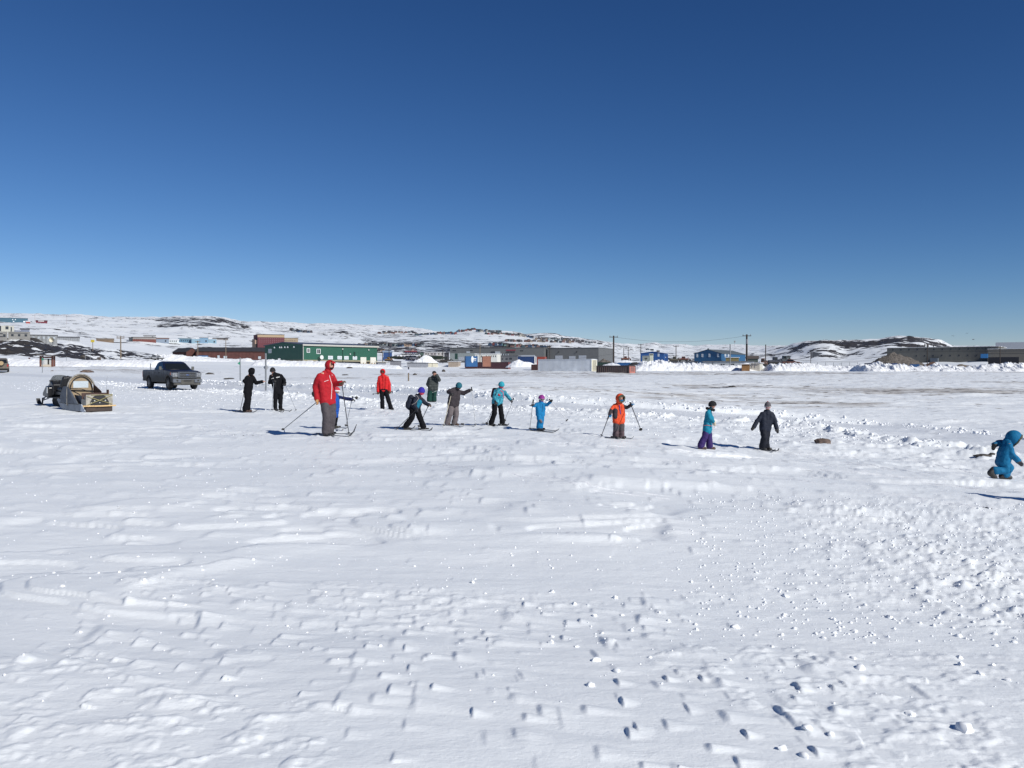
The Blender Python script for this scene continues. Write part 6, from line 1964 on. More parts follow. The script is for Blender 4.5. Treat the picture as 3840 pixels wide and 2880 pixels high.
# trailers in front
container("cream corrugated trailer box with three dark discs on its side", 2409, 2437, 1334, 1361, (.32, .34, .31), -14, (.60, .60, .48), D=250)
for o in list(bpy.data.objects):
    if o.get("label", "").startswith("cream corrugated trailer"):
        k = MB(); uu = 250 / F
        for a, b in ((-3.2, 17.5), (2.6, 17.5), (-.3, 14.5)): k.tube([(a * uu, -.04, b * uu), (a * uu, .02, b * uu)], 1.9 * uu, 12)
        k.build("dark_disc", DARKPL, o)
building("white_cabin", "tall narrow cream cabin with three small windows on its top", "building", 2434, 2450, 1326, 1362, mat("cream_cabin", (.56, .57, .46), .7, 0, .06, 1), D=256, depth=4, windows=((2438, 1330, 3, 4), (2442.5, 1330, 3, 4), (2447, 1330, 3, 4)))
GT = mat("grey_trailer_wall", (.36, .38, .40), .7, 0, .08, 1)
building("grey_trailer", "long grey trailer with brown middle panel behind lumpy snow", "building", 2462, 2612, 1357, 1378, GT, DARKROOF, D=222, depth=4, yaw=-4, bands=((2526, 2541, 1359, 1378, mat("brown_middle", (.24, .17, .15), .8), "panel", .05), (2607, 2611.5, 1359, 1378, mat("dark_grey_wall", (.07, .07, .085)), "end_trim", .05)), windows=((2548, 1371, 10, 3),))
building("grey_trailer", "longest grey trailer with paired dark windows right of the upright gate", "building", 2637, 2822, 1356, 1379, GT, GREYROOF, D=214, depth=4, yaw=-4, windows=((2706, 1368, 5, 6), (2715, 1368, 5, 6), (2744, 1367, 4, 5), (2750, 1367, 5, 5)), bands=((2673, 2675, 1357, 1379, mat("dark_grey_wall", (.07, .07, .085)), "joint", .05),))
building("wood_crate_shed", "low brown plank shed with thick snow on its roof beside the white tank box", "shed", 2782, 2811, 1366, 1379, mat("orange_brown_planks", (.26, .135, .055), .8, 0, .2, 1.5), SNOWROOF, depth=4, D=188)
for o in list(bpy.data.objects):
    if o.name.startswith("wood_crate_shed"):
        k = MB(); k.ball((0, 2, 13 * 188 / F + .02), (28.5 * 188 / F * .5, 2.0, .32), 0, 16, 8); k.build("roof_snow", SNOWROOF, o, True)
building("white_tank_box", "cream white box shed with vertical seams right of the brown plank shed", "shed", 2812, 2848, 1362, 1380, mat("cream_tank", (.55, .53, .47), .7, 0, .08, 1), SNOWROOF, D=192, depth=4, yaw=-10, bands=((2819, 2820.5, 1364, 1380, SHG, "seam", .04), (2829, 2831.5, 1364, 1380, SHG, "seam", .04)))
# gate with a dark sack between the trailers
g = hit(2622, 1379); u = 215 / F; g = at(2622, 1379, 215)
root = thing("yard_gate", "open pipe gate frame with dark sack between the two grey trailers", "gate", g)
for x in (-8, 8):
    k = MB(); k.tube([(x * u, 0, -1), (x * u, 0, 18 * u)], .05, 6); k.build("post", POSTM, root)
k = MB(); k.tube([(-8 * u, 0, 14 * u), (8 * u, 0, 14 * u)], .05, 6); k.build("rail", POSTM, root)
child_mesh(fuse("sack", [((0, -.6, .1), .55, (0, -.6, .7), .25), ((-.4, -.6, .15), .35, (.4, -.6, .15), .35)], .08, DARKPL), "sack", root)

# rusty scrap and machines
def machine(label, cat, name, px, ybot, w, h, col, D, seed, cab=True):
    g = at(px, ybot, D); u = D / F
    rs = random.Random(seed)
    root = thing(name, label, cat, g)
    w *= u; h *= u
    mm = mat("machine_%d" % seed, col, .7, 0, .3, 1.2, dirt=(.06, .05, .045), dirt_z=(.3, 1.6, .8))
    k = MB(); k.prism([(-w*.5, h*.22), (-w*.46, h*.55), (-w*.1, h*.60), (-w*.05, h*.5), (w*.38, h*.48), (w*.5, h*.30), (w*.46, h*.18)], -1.0, 1.0); k.build("body", mm, root, False, .05)
    if cab:
        k = MB(); k.prism([(-w*.12, h*.5), (-w*.10, h), (w*.14, h), (w*.2, h*.5)], -.8, .8); c = k.build("cab", mm, root, False, .04)
        k = MB(); k.prism([(-w*.08, h*.6), (-w*.07, h*.92), (w*.10, h*.92), (w*.14, h*.6)], -.83, -.81); k.build("cab_window", GLASS, c)
    k = MB(); k.prism([(-w*.42, 0), (-w*.5, h*.12), (-w*.42, h*.28), (w*.3, h*.28), (w*.38, h*.12), (w*.3, 0)], -1.1, -.7); k.prism([(-w*.42, 0), (-w*.5, h*.12), (-w*.42, h*.28), (w*.3, h*.28), (w*.38, h*.12), (w*.3, 0)], .7, 1.1); k.build("track", UNDER, root)
    k = MB(); k.tube([(w*.3, 0, h*.5), (w*.48, 0, h*.72), (w*.62, 0, h*.30)], .16, 6); k.build("boom", mm, root)
    k = MB(); k.prism([(w*.55, h*.05), (w*.70, h*.02), (w*.66, h*.34)], -.9, .9); k.build("bucket", UNDER, root)
    return root
machine("rust red digger left of the royal blue building", "digger", "excavator", 2345, 1352, 30, 16, (.26, .06, .03), 335, 1)
machine("dull red loader between the blue buildings", "loader", "wheel_loader", 2562, 1353, 40, 16, (.24, .045, .03), 320, 2)
machine("olive tracked machine under the pole between the blue buildings", "digger", "excavator", 2528, 1357, 34, 20, (.10, .095, .07), 315, 3)
machine("yellow loader parked behind the royal blue annex near the green hall", "loader", "wheel_loader", 1456, 1354, 26, 14, (.42, .22, .04), 330, 4)
machine("rust brown digger right of the tall dark utility pole", "digger", "excavator", 2860, 1374, 30, 30, (.14, .055, .03), 215, 5)
machine("black grader against the grey warehouse's left end", "grader", "wheel_loader", 1672, 1358, 44, 16, (.03, .03, .032), 320, 6)
machine("dark blue flatbed machine right of the rust brown digger", "truck", "yard_truck", 2905, 1366, 50, 28, (.03, .045, .08), 240, 7)
machine("dark teal machine behind the dark blue flatbed machine", "truck", "yard_truck", 2940, 1364, 44, 30, (.05, .075, .09), 246, 8)
building("grey_container_cabin", "grey box cabin right of the dark parked machines", "shed", 2946, 2964, 1336, 1362, mat("grey_green_cabin", (.22, .23, .21), .7, 0, .1, 1), DARKROOF, D=250, depth=4)
small_car("parked_car", "brown car by the right end of the parked machines", "car", at(2968, 1369, 225), math.radians(-12), mat("brown_car_paint", (.13, .06, .045), .4), 4.2, 1.5)
building("olive_shed", "long olive flat shed with snow behind the deep blue building", "shed", 2722, 2770, 1341, 1355, mat("olive_wall", (.17, .14, .06), .8, 0, .15, 1), SNOWROOF, D=300, depth=6)
building("dark_green_roofed_shed", "dark shed with sloped roof right of the tall utility pole", "shed", 2803, 2842, 1335, 1362, mat("dark_green_shed", (.07, .09, .08), .8), mat("brown_roof", (.10, .08, .07), .8), D=255, depth=7, gable='side', roof_h=10)
for px, ybot, w, h, D, lab in ((1730, 1352, 30, 5, 300, ""),):
    pass

# --- right: long grey two storey block and its neighbours
PR = ribbed("olive_grey_cladding", (.135, .132, .118), .6, 0, .02, .75, .06)
root, W, H, u = building("long_grey_block", "long olive grey block with two rows of small square windows on the right", "building", 3340, 3716, 1302, 1366, PR, SNOWROOF, D=470, yaw=-10, depth=30, sink=3,
    windows=[(3361 + i * 28.6, 1310, 4.5, 5.5) for i in range(13)] + [(3444 + i * 28.8, 1333.5, 4.5, 5.5) for i in range(9)], bands=((3340, 3716, 1317.2, 1318.6, mat("dark_joint", (.09, .088, .08), .8), "joint", .05),))
for x in (3441, 3465, 3477, 3496):
    k = MB(); uu = u; k.tube([((x - 3528) * uu, 5, H), ((x - 3528) * uu, 5, H + 6 * uu)], .25, 8); k.ball(((x - 3528) * uu, 5, H + 8.5 * uu), 2.6 * uu, 0, 8, 6); k.build("roof_vent", DARKPL, root, True)
k = MB(); k.box(((3508 - 3528) * u, -1.5, (1366 - 1352) * u), (26 * u, 3, 18 * u)); k.build("entrance_box", mat("blue_grey_entry", (.10, .12, .15), .7), root)
building("brown_grey_wing", "brown grey wing with snow capped roof at the right edge", "building", 3716, 3900, 1308, 1366, mat("brown_grey_wall", (.16, .145, .125), .8, 0, .08, .5), SNOWROOF, D=430, yaw=-6, depth=30, bands=((3716, 3900, 1324, 1326, mat("dark_joint", (.09, .088, .08)), "joint", .05), (3693, 3717, 1326, 1342, mat("blue_tarp", (.03, .17, .40), .6), "blue_tarp", 1.0)))
building("pale_grey_tower_block", "pale blue grey upper block above the snowy roof at the right edge", "building", 3744, 3900, 1283, 1312, mat("pale_blue_grey", (.36, .38, .42), .7), D=520, depth=20)
building("dark_navy_store", "dark navy square store in front of the brown grey wing", "building", 3712, 3813, 1339, 1380, mat("navy_block", (.018, .020, .030), .8, 0, .1, .5), D=330, depth=12)
building("dark_navy_store", "low dark navy platform running below the square store", "building", 3688, 3838, 1367, 1382, mat("navy_block", (.018, .020, .030)), D=326, depth=3)
for px0, px1, y0, y1, lab, c in ((3245, 3340, 1362, 1378, "dark navy bin row at the foot of the gravel heap", (.012, .02, .06)), (3340, 3362, 1363, 1383, "bright blue bin end between the navy bins", (.02, .10, .32)), (3362, 3398, 1367, 1382, "greyish blue bin below the gravel heap", (.06, .14, .22)), (3413, 3444, 1366, 1376, "small blue bin at the right foot of the gravel heap", (.03, .12, .30))):
    container(lab, px0, px1, y0, y1, c, -4, D=255 + (px0 - 3245) * .02)
def heap(label, name, cat, px0, px1, ytop, ybot, D, m, seed, peak=.5, kind=None, sharp=1.0):
    u = D / F; w = (px1 - px0) * u; h = (ybot - ytop) * u
    g = at((px0 + px1) / 2, ybot, D)
    n = 46; rs = random.Random(seed)
    xs = np.linspace(-1, 1, n); ys = np.linspace(-1, 1, 24)
    X, Y = np.meshgrid(xs, ys)
    pk = peak * 2 - 1
    r = np.where(X < pk, (pk - X) / (1 + pk + 1e-6), (X - pk) / (1 - pk + 1e-6))
    prof = np.clip(1 - np.sqrt(r ** 2 + Y ** 2), 0, 1) ** sharp
    nz = fbm(X * w * .25 + seed, Y * w * .12 + seed, 5, 80 + seed, .6)
    nz2 = fbm(X * w * .8 + seed, Y * w * .5 + seed, 3, 90 + seed, .6)
    Zh = h * prof * (.72 + .55 * nz) + h * .18 * (nz2 - .5) * np.minimum(prof * 6, 1) - .4
    vs = np.stack([X * w / 2, Y * max(w * .25, 3) + 0, Zh], -1).reshape(-1, 3)
    fs = [(j*n + i, j*n + i + 1, (j+1)*n + i + 1, (j+1)*n + i) for j in range(23) for i in range(n - 1)]
    k = MB(); k.add([tuple(v) for v in vs], fs)
    o = k.build(name, m, None, True)
    o.location = g
    if kind: o["kind"] = kind
    else: tag(o, label, cat)
    return o
GRAVEL = mat("gravel_heap", (.115, .10, .088), .95, 0, .45, 1.2, bump=.3, bscale=2.2)
heap("broad brown grey gravel heap in front of the long grey block", "gravel_heap", "gravel heap", 3235, 3490, 1312, 1374, 300, GRAVEL, 3, .45)
heap("reddish brown low earth mound right of the gravel heap", "earth_mound", "earth mound", 3440, 3580, 1352, 1378, 290, mat("red_earth", (.10, .055, .038), .95, 0, .4, 1.2, bump=.25, bscale=2), 4, .35)
heap("brown snow dusted earth strip before the dark navy store", "earth_mound", "earth mound", 3560, 3700, 1360, 1380, 285, mat("brown_earth", (.15, .12, .09), .95, 0, .4, 1.2, bump=.2, bscale=2), 5, .3)
heap("", "snow_bank", "", 1540, 1650, 1327, 1362, 345, SNOW_R, 11, .5, "structure", .8)
heap("", "snow_bank", "", 1895, 2030, 1342, 1372, 215, SNOW_R, 12, .35, "structure", .8)
heap("", "snow_bank", "", 1430, 1580, 1352, 1372, 345, SNOW_R, 13, .4, "structure", .8)
heap("", "snow_bank", "", 2255, 2330, 1352, 1366, 216, SNOW_R, 14, .55, "structure", .8)
heap("grey gravel pile behind the pale grey container's right end", "gravel_heap", "gravel heap", 2225, 2320, 1342, 1366, 300, GRAVEL, 15, .4)
heap("", "snow_bank", "", 2270, 2420, 1345, 1362, 262, SNOW_R, 16, .5, "structure", .8)
heap("", "snow_bank", "", 2840, 2868, 1352, 1380, 206, SNOW_R, 17, .3, "structure", .8)

def berm(px0, px1, top, bot, D, seed, rough=.8, depth=5.0):
    """ploughed ridge of lumpy snow"""
    n = int((px1 - px0) / 2.2); ny = 22
    P = np.linspace(px0, px1, n); T = np.linspace(-1, 1, ny)
    PX, TT = np.meshgrid(P, T)
    u = D / F
    X = (PX - 1920) / F * D; Yd = D + TT * depth
    g = CAM_Z - (bot - 1393) / F * D
    h = (np.interp(PX, np.linspace(px0, px1, len(top)), [bot - t for t in top]) * u)
    l1 = fbm(X * .16, Yd * .3, 3, seed, .6); wq = fbm(X * .5, Yd * .5, 2, seed + 3) * 2.2; l2 = _h(np.floor(X * .75 + wq).astype(np.int64), np.floor(Yd * .8 + wq * .7).astype(np.int64), seed) ** 1.6; l3 = fbm(X * 1.6, Yd * 1.6, 4, seed + 9, .65)
    prof = np.clip(1 - TT ** 2, 0, 1) ** .8
    edge = np.clip(np.minimum(PX - px0, px1 - PX) / 25, 0, 1)
    Zb = ground(X.ravel(), Yd.ravel()).reshape(X.shape) - .35
    Zt = g + h * (1 - rough * .75 + rough * (.85 * l1 + .38 * l2 + .75 * l3))
    Z = Zb + np.maximum(Zt - Zb, 0) * prof * edge
    vs = np.stack([X, Yd, Z], -1).reshape(-1, 3)
    fs = [(j*n + i, j*n + i + 1, (j+1)*n + i + 1, (j+1)*n + i) for j in range(ny - 1) for i in range(n - 1)]
    k = MB(); k.add([tuple(v) for v in vs], fs)
    o = k.build("snow_bank", SNOW_R, None, True); o["kind"] = "structure"
berm(2350, 2640, (1385, 1366, 1362, 1368, 1366, 1374), 1394, 186, 101)
berm(2560, 2860, (1378, 1368, 1372, 1370, 1376, 1384), 1387, 196, 103)
berm(2860, 3320, (1372, 1368, 1374, 1378, 1374, 1370), 1394, 190, 105)
berm(3200, 3960, (1376, 1372, 1384, 1378, 1382, 1374, 1376, 1378), 1410, 165, 107, .9, 6)
berm(940, 1520, (1356, 1352, 1357, 1354, 1362, 1364, 1368, 1372), 1374, 250, 109, .5)
berm(560, 960, (1334, 1334, 1340, 1344, 1348, 1346), 1356, 270, 111, .6)
berm(-40, 330, (1352, 1350, 1356, 1368), 1378, 178, 113, .4)
berm(180, 620, (1355, 1352, 1350, 1352), 1362, 195, 115, .4)

# --- chain link fence with a flag at the foot of the rocky hill
g = at(3110, 1372, 235); u = 235 / F
root = thing("wire_fence", "thin wire fence on posts below the rocky hill on the right", "fence", g)
for x in (3015, 3041, 3066, 3096, 3126, 3156, 3186, 3216):
    k = MB(); k.tube([((x - 3110) * u, 0, -1.5), ((x - 3110) * u, 0, 13 * u)], .055, 6); k.build("post", POSTM, root)
for z in (1, 7, 13):
    k = MB(); k.tube([((3015 - 3110) * u, 0, z * u), ((3216 - 3110) * u, 0, z * u)], .03, 5); k.build("rail", POSTM, root)
root, H, D = post("flag_pole", "thin pole with small dark flag in front of the rocky hill", "flag pole", 3040, 1372, 1318, .07, POSTD, D=232)
k = MB()
for i in range(5):
    x0, x1 = i * .62, (i + 1) * .62
    k.add([(x0, .12*math.sin(i*1.6), H - .1 - .06*i), (x1, .12*math.sin((i+1)*1.6), H - .1 - .06*(i+1)), (x1, .12*math.sin((i+1)*1.6), H - 1.6 + .28*i), (x0, .12*math.sin(i*1.6), H - 2.0 + .28*i),
           (x0, .03+.12*math.sin(i*1.6), H - .1 - .06*i), (x1, .03+.12*math.sin((i+1)*1.6), H - .1 - .06*(i+1)), (x1, .03+.12*math.sin((i+1)*1.6), H - 1.6 + .28*i), (x0, .03+.12*math.sin(i*1.6), H - 2.0 + .28*i)], [(0,1,2,3),(7,6,5,4),(0,4,5,1),(3,2,6,7),(0,3,7,4),(1,5,6,2)])
k.build("flag", mat("dark_flag", (.045, .05, .065), .8), root)
building("grey_sign_board", "grey square board and post at the left end of the wire fence", "sign", 2992, 3007, 1359, 1370, mat("board_grey", (.20, .19, .19), .8), D=228, depth=.3, sink=.8)

# --- utility poles and wires
def pole(label, px, ybot, ytop, D, r=.16, arms=1, m=POSTD, insul=True):
    g = at(px, ybot, D); top = at(px, ytop, D); H = top.z - g.z
    root = thing("utility_pole", label, "utility pole", g)
    k = MB(); k.tube([(0, 0, -3), (0, 0, H)], [r * 1.25, r], 8); k.build("post", m, root, True)
    for i in range(arms):
        z = H * (1 - .045 - .055 * i)
        k = MB(); k.box((0, -.1, z), (2.2 if arms else .5, .14, .16)); c = k.build("crossarm", m, root)
        for x in (-.95, 0, .95):
            k = MB(); k.tube([(x, -.1, z + .08), (x, -.1, z + .40)], .07, 6); k.build("insulator", mat("insulator", (.22, .22, .23), .4), c, True)
    return g + Vector((0, 0, H)), root
T1, _ = pole("tall dark utility pole behind the weathered brown container", 2301, 1372, 1259, 226, .19)
T2, r2 = pole("tallest brown utility pole right of the deep blue building", 2800, 1376, 1254, 224, .22)
k = MB(); k.tube([(0, -.3, T2.z - r2.location.z - 2.4), (0, -.3, T2.z - r2.location.z - 1.2)], .28, 8); k.build("transformer", mat("transformer_grey", (.25, .26, .28), .5), r2, True)
pole("pale pole with lamp head in front of the deep blue building", 2738, 1380, 1291, 205, .13, 0, POSTM)
T3, _ = pole("thin utility pole right of the parked machines' left end", 2871, 1374, 1292, 228, .12, 0)
for px, yb, yt, D, lab in ((2535, 1352, 1296, 330, "utility pole between the two blue buildings"), (2403, 1345, 1290, 350, "utility pole at the royal blue building's left corner"), (2356, 1342, 1300, 380, "short utility pole left of the royal blue building"), (2339, 1345, 1304, 400, "faint thin pole above the rust red digger"),
                          (2061, 1350, 1294, 400, "thin pole with small box in front of the warehouse pipes"), (1800, 1352, 1288, 360, "wooden utility pole with lamp before the grey warehouse"), (1716, 1320, 1296, 440, "short roof mast on the grey warehouse's left part"),
                          (742, 1350, 1278, 360, "weathered utility pole before the brick red hall's left end"), (847, 1344, 1272, 380, "second weathered utility pole before the brick red hall"), (1541, 1330, 1300, 420, "utility pole above the small red and blue houses"),
                          (1661, 1350, 1310, 330, "dark mast beside the black grader"), (3477, 1376, 1288, 300, "utility pole in front of the long grey block"), (3750, 1374, 1298, 300, "pale utility pole before the dark navy store"), (1435, 1350, 1320, 330, "white mast by the royal blue annex"), (1459, 1350, 1305, 335, "thin mast above the yellow loader")):
    pole(lab, px, yb, yt, D, .13, 1 if (yb - yt) > 50 else 0, POSTW if px in (742, 847, 1800) else POSTD)
pole("grey double armed utility pole on the rocks at the far left", 453, 1345, 1260, 250, .16, 2, POSTW)
_, rr = pole("thin mast with yellow panel on the left rocks", 348, 1305, 1276, 300, .10, 0, POSTW)
k = MB(); k.box((0, -.1, 26 * 300 / F), (12 * 300 / F, .3, 9 * 300 / F)); k.build("yellow_panel", mat("yellow_panel", (.62, .48, .05), .6), rr)
def wire(label, a, b, sag, r=.022):
    a, b = Vector(a), Vector(b); n = 16
    k = MB(); mid = a.lerp(b, .5)
    k.tube([a.lerp(b, i / n) - mid - Vector((0, 0, sag * 4 * (i / n) * (1 - i / n))) for i in range(n + 1)], r, 5)
    o = k.build("power_line", mat("wire", (.05, .05, .055), .6), None, True); o.location = mid
    tag(o, label, "power line")
wire("upper power line sagging between the two tall utility poles against the sky", T1 + Vector((0, 0, -.3)), T2 + Vector((0, 0, -.3)), 1.4)
wire("power line from the tall dark pole down to the left over the warehouse", T1 + Vector((0, 0, -4.6)), at(2010, 1340, 300), .9)
wire("power line from the tall dark pole to the royal blue building", T1 + Vector((0, 0, -4.8)), at(2403, 1330, 300), .6)
wire("power line running right from the tallest brown pole over the snow field", T2 + Vector((0, 0, -4.9)), at(3290, 1347, 250), 1.2)
wire("lower power line running right from the thin pole over the snow field", T3 + Vector((0, 0, -3.0)), at(3290, 1352, 250), .8)
# satellite dish on the rocks
g = at(193, 1284, 245); u = 245 / F
root = thing("satellite_dish", "round cream satellite dish on the dark rocks at left", "satellite dish", g)
k = MB(); n = 20; vs = [(0, .5, 9.5 * u)]; fs = []
for j, rr_ in enumerate((.35, .7, 1.0)):
    for i in range(n):
        a = 2 * math.pi * i / n; vs.append((rr_ * 9 * u * math.cos(a), .5 - .55 * rr_ ** 2, 9.5 * u + rr_ * 9.5 * u * math.sin(a)))
for i in range(n): fs.append((0, 1 + i, 1 + (i + 1) % n))
for j in range(2):
    for i in range(n): fs.append((1 + j*n + i, 1 + (j+1)*n + i, 1 + (j+1)*n + (i+1) % n, 1 + j*n + (i+1) % n))
m_ = len(vs); vs += [(x, y + .12, z) for x, y, z in vs]; fs += [tuple(q + m_ for q in f[::-1]) for f in fs]
k.add(vs, fs); k.build("dish", mat("cream_dish", (.62, .58, .47), .6), root, True)
k = MB(); k.tube([(0, .6, -1), (0, .6, 9 * u)], .15, 6); k.build("mast", POSTM, root)

# --- left: buildings on the slope
GB = mat("concrete_grey", (.24, .235, .225), .85, 0, .15, .4)
building("grey_block", "pale two tone block with dark openings at the left edge", "building", -30, 47, 1221, 1247, mat("pale_block", (.42, .41, .36), .85), depth=15, sink=3, windows=((24, 1229, 10, 11), (38, 1235, 4, 18), (-5, 1232, 20, 20)))
building("grey_terraces", "stepped concrete terraces below the pale block at the left edge", "building", -30, 24, 1243, 1270, GB, depth=12, sink=3, windows=((14, 1258, 8, 10), (0, 1251, 18, 3), (0, 1262, 18, 3)))
building("grey_terraces", "stepped concrete terraces with dark bays right of the leftmost terraces", "building", 36, 108, 1244, 1270, GB, depth=12, sink=3, windows=((50, 1257, 8, 8), (72, 1257, 8, 8), (94, 1257, 8, 8), (70, 1249, 60, 1.6)))
building("blue_grey_house", "blue grey house rising behind the concrete terraces", "building", 78, 108, 1231, 1246, mat("blue_grey_wall", (.16, .18, .24), .8), GREYROOF, depth=10, sink=3, gable='side', roof_h=5)
building("blue_grey_house", "low blue grey house with snowy roof left behind the terraces", "building", 45, 74, 1238, 1246, mat("blue_grey_wall", (.16, .18, .24)), SNOWROOF, depth=10, sink=3)
building("grey_row_shed", "long corrugated grey row shed left of the satellite dish", "building", 100, 208, 1257, 1275, ribbed("grey_corrugated", (.24, .25, .26), 1.2, 0, .15, .7, .2), GREYROOF, depth=10, sink=2, windows=[(112 + i * 17, 1267, 7, 8) for i in range(6)], wmat=WINPALE)
building("grey_row_shed", "corrugated grey shed with rounded roof right of the satellite dish", "building", 214, 294, 1262, 1277, ribbed("grey_corrugated2", (.22, .23, .245), 1.2, 0, .15, .7, .2), GREYROOF, depth=12, sink=2, gable='side', roof_h=4)
building("teal_school", "long teal blue building with bright windows high at the left edge", "building", -40, 95, 1193, 1209, mat("teal_wall", (.05, .12, .17), .8), mat("teal_roof", (.04, .09, .13), .8), depth=20, sink=4, windows=((45, 1198, 3, 3), (54, 1198, 3, 3), (48, 1205, 4, 3), (83, 1205, 6, 5)), wmat=mat("bright_window", (.75, .78, .8), .4))
building("red_house", "small red house right of the teal blue building", "house", 98, 112, 1203, 1212, mat("red_wall", (.30, .06, .05), .8), SNOWROOF, depth=12, sink=3, gable='side', roof_h=3)
building("maroon_house", "maroon house with white roof strip high on the left slope", "house", 137, 175, 1201, 1211, mat("maroon_wall", (.14, .03, .045), .8), mat("maroon_roof", (.10, .025, .035), .8), depth=14, sink=3, gable='side', roof_h=4, bands=((145, 164, 1203, 1205.5, TRIMW, "white_band", .3),))
building("brown_cabin", "brown flat cabin on the rocks at the foot of the left slope", "building", 365, 424, 1269, 1282, mat("brown_cabin_wall", (.17, .12, .085), .85, 0, .2, .5), mat("tan_roof", (.22, .18, .14), .8), depth=10, sink=1.5, gable='side', roof_h=5)
# blue row behind the pickup
rows = [("grey and red two storey row", 497, 582, 1265, 1281, (.27, .25, .24), DARKROOF), ("dark end house of the grey and red row", 484, 497, 1266, 1281, (.05, .06, .07), DARKROOF), ("grey raised block above the red row", 540, 582, 1258, 1268, (.30, .30, .31), GREYROOF),
        ("brown roofed slate blue house", 585, 632, 1267, 1286, (.21, .26, .33), mat("brown_roof2", (.22, .14, .12), .8)), ("white gabled house with blue shutters", 628, 670, 1271, 1286, (.60, .64, .66), SNOWROOF), ("pale blue long house", 670, 719, 1268, 1285, (.10, .20, .29), mat("grey_blue_roof", (.22, .30, .34), .7)),
        ("light blue low house", 719, 748, 1271, 1287, (.22, .34, .42), SNOWROOF), ("dark roofed pale blue house", 749, 780, 1267, 1287, (.18, .29, .40), DARKROOF), ("sky blue end house of the row", 780, 811, 1272, 1287, (.22, .34, .42), SNOWROOF), ("dark long shed above the sky blue end house", 800, 854, 1268, 1274, (.10, .09, .09), DARKROOF)]
for i, (lab, a, b, y0, y1, c, rf) in enumerate(rows):
    wn_ = [(a + 4 + j * 7, (y0 + y1) / 2 + 1, 3, 5) for j in range(max(1, int((b - a - 4) / 7)))] if i in (0, 4, 5) else ((a + (b - a) * .75, (y0 + y1) / 2 + 2, 5, 6),)
    rt, W_, H_, u_ = building("row_house", lab + " in the far row beyond the pickup", "house", a, b, y0, y1, mat("row_wall_%d" % i, c, .8, 0, .08, .3), rf, D=None, depth=10, sink=2, windows=wn_, gable='side' if i in (3, 4, 5) else None, roof_h=4 if i in (3, 4, 5) else 0)
    if i == 0:
        k = MB(); k.bx(-W_ / 2 - .01, W_ / 2 + .01, -.2, .1, -5, 8.5 * u_); k.build("red_lower_wall", mat("brick_lower", (.15, .048, .04), .8), rt)
# maroon and tan hospital like block
root, W, H, u = building("maroon_block", "maroon many windowed block with tan top storey behind the green hall", "building", 968, 1065, 1255, 1295, mat("maroon_brick", (.115, .033, .042), .85, 0, .1, .4), DARKROOF, D=560, yaw=8, depth=20, sink=6,
    windows=[(976 + i * 7.6, 1270 + j * 6.5, 2.2, 2.6) for i in range(12) for j in range(3)], wmat=mat("pinkish_window", (.22, .12, .14), .4), bands=((968, 1065, 1256, 1265, mat("tan_storey", (.36, .27, .175), .8), "tan_storey", .08),))
building("tan_annex", "lower tan annex to the right of the maroon block", "building", 1065.5, 1117, 1268, 1295, mat("tan_annex_wall", (.30, .235, .16), .85, 0, .1, .4), GREYROOF, D=566, yaw=8, depth=16, sink=6, windows=[(1070 + i * 7, 1278, 2.5, 3) for i in range(6)])
building("dark_wing", "dark low wing at the left foot of the maroon block", "building", 946, 967, 1272, 1290, mat("dark_wing_wall", (.06, .05, .05), .85), D=558, depth=14, sink=6, bands=((956, 966, 1275, 1290, mat("peach_wall", (.45, .30, .22), .8), "peach_wall", .1),))
# small cluster right of the green hall
building("royal_blue_annex", "royal blue shed with white trim right of the green hall", "building", 1436, 1470, 1315, 1340, mat("royal_blue_wall", (.025, .07, .20), .8), mat("blue_white_roof", (.30, .38, .48), .7), D=380, depth=10, sink=4, gable='side', roof_h=6, doors=((1435, 1437.5, 1322, 1340, TRIMW, "white_post"),))
building("white_panel_house", "small white house with dark windows right of the royal blue shed", "building", 1468, 1478, 1313, 1326, mat("white_small_wall", (.60, .62, .65), .8), D=400, depth=6, sink=4, windows=((1471, 1318, 2, 3), (1475, 1318, 2, 3)))
building("red_blue_house", "red roofed navy house with small windows before the snowy slope", "house", 1520, 1562, 1316, 1331, mat("navy_house_wall", (.03, .04, .10), .8), mat("red_roof_edge", (.22, .045, .05), .8), D=430, depth=8, sink=4, gable='side', roof_h=4, windows=[(1529 + i * 7, 1325, 3, 3) for i in range(5)], wmat=WINPALE)
building("pink_roof_house", "pale pink roofed small house beside the red roofed navy house", "house", 1543, 1558, 1309, 1319, mat("pink_wall", (.42, .30, .28), .8), mat("pink_roof", (.44, .34, .32), .8), D=440, depth=8, sink=4, gable='front', roof_h=5)
building("green_house", "dark green gabled house left of the white row", "house", 1575, 1589, 1320, 1331, mat("green_house_wall", (.05, .085, .075), .8), DARKROOF, D=425, depth=8, sink=4, gable='front', roof_h=4)
for i, (a, b) in enumerate(((1592, 1612), (1614, 1637), (1640, 1664), (1666, 1684))):
    building("white_row_house", ["first", "second", "third", "fourth"][i] + " whitish row house counted from the dark green gabled house", "house", a, b, 1321, 1332, mat("white_row_wall_%d" % (i % 2), (.42 - .12 * (i % 2), .40 - .12 * (i % 2), .39 - .1 * (i % 2)), .8), SNOWROOF, D=430 + i * 3, depth=8, sink=4, windows=((a + 6, 1327, 4, 5), (b - 6, 1327, 4, 5)))
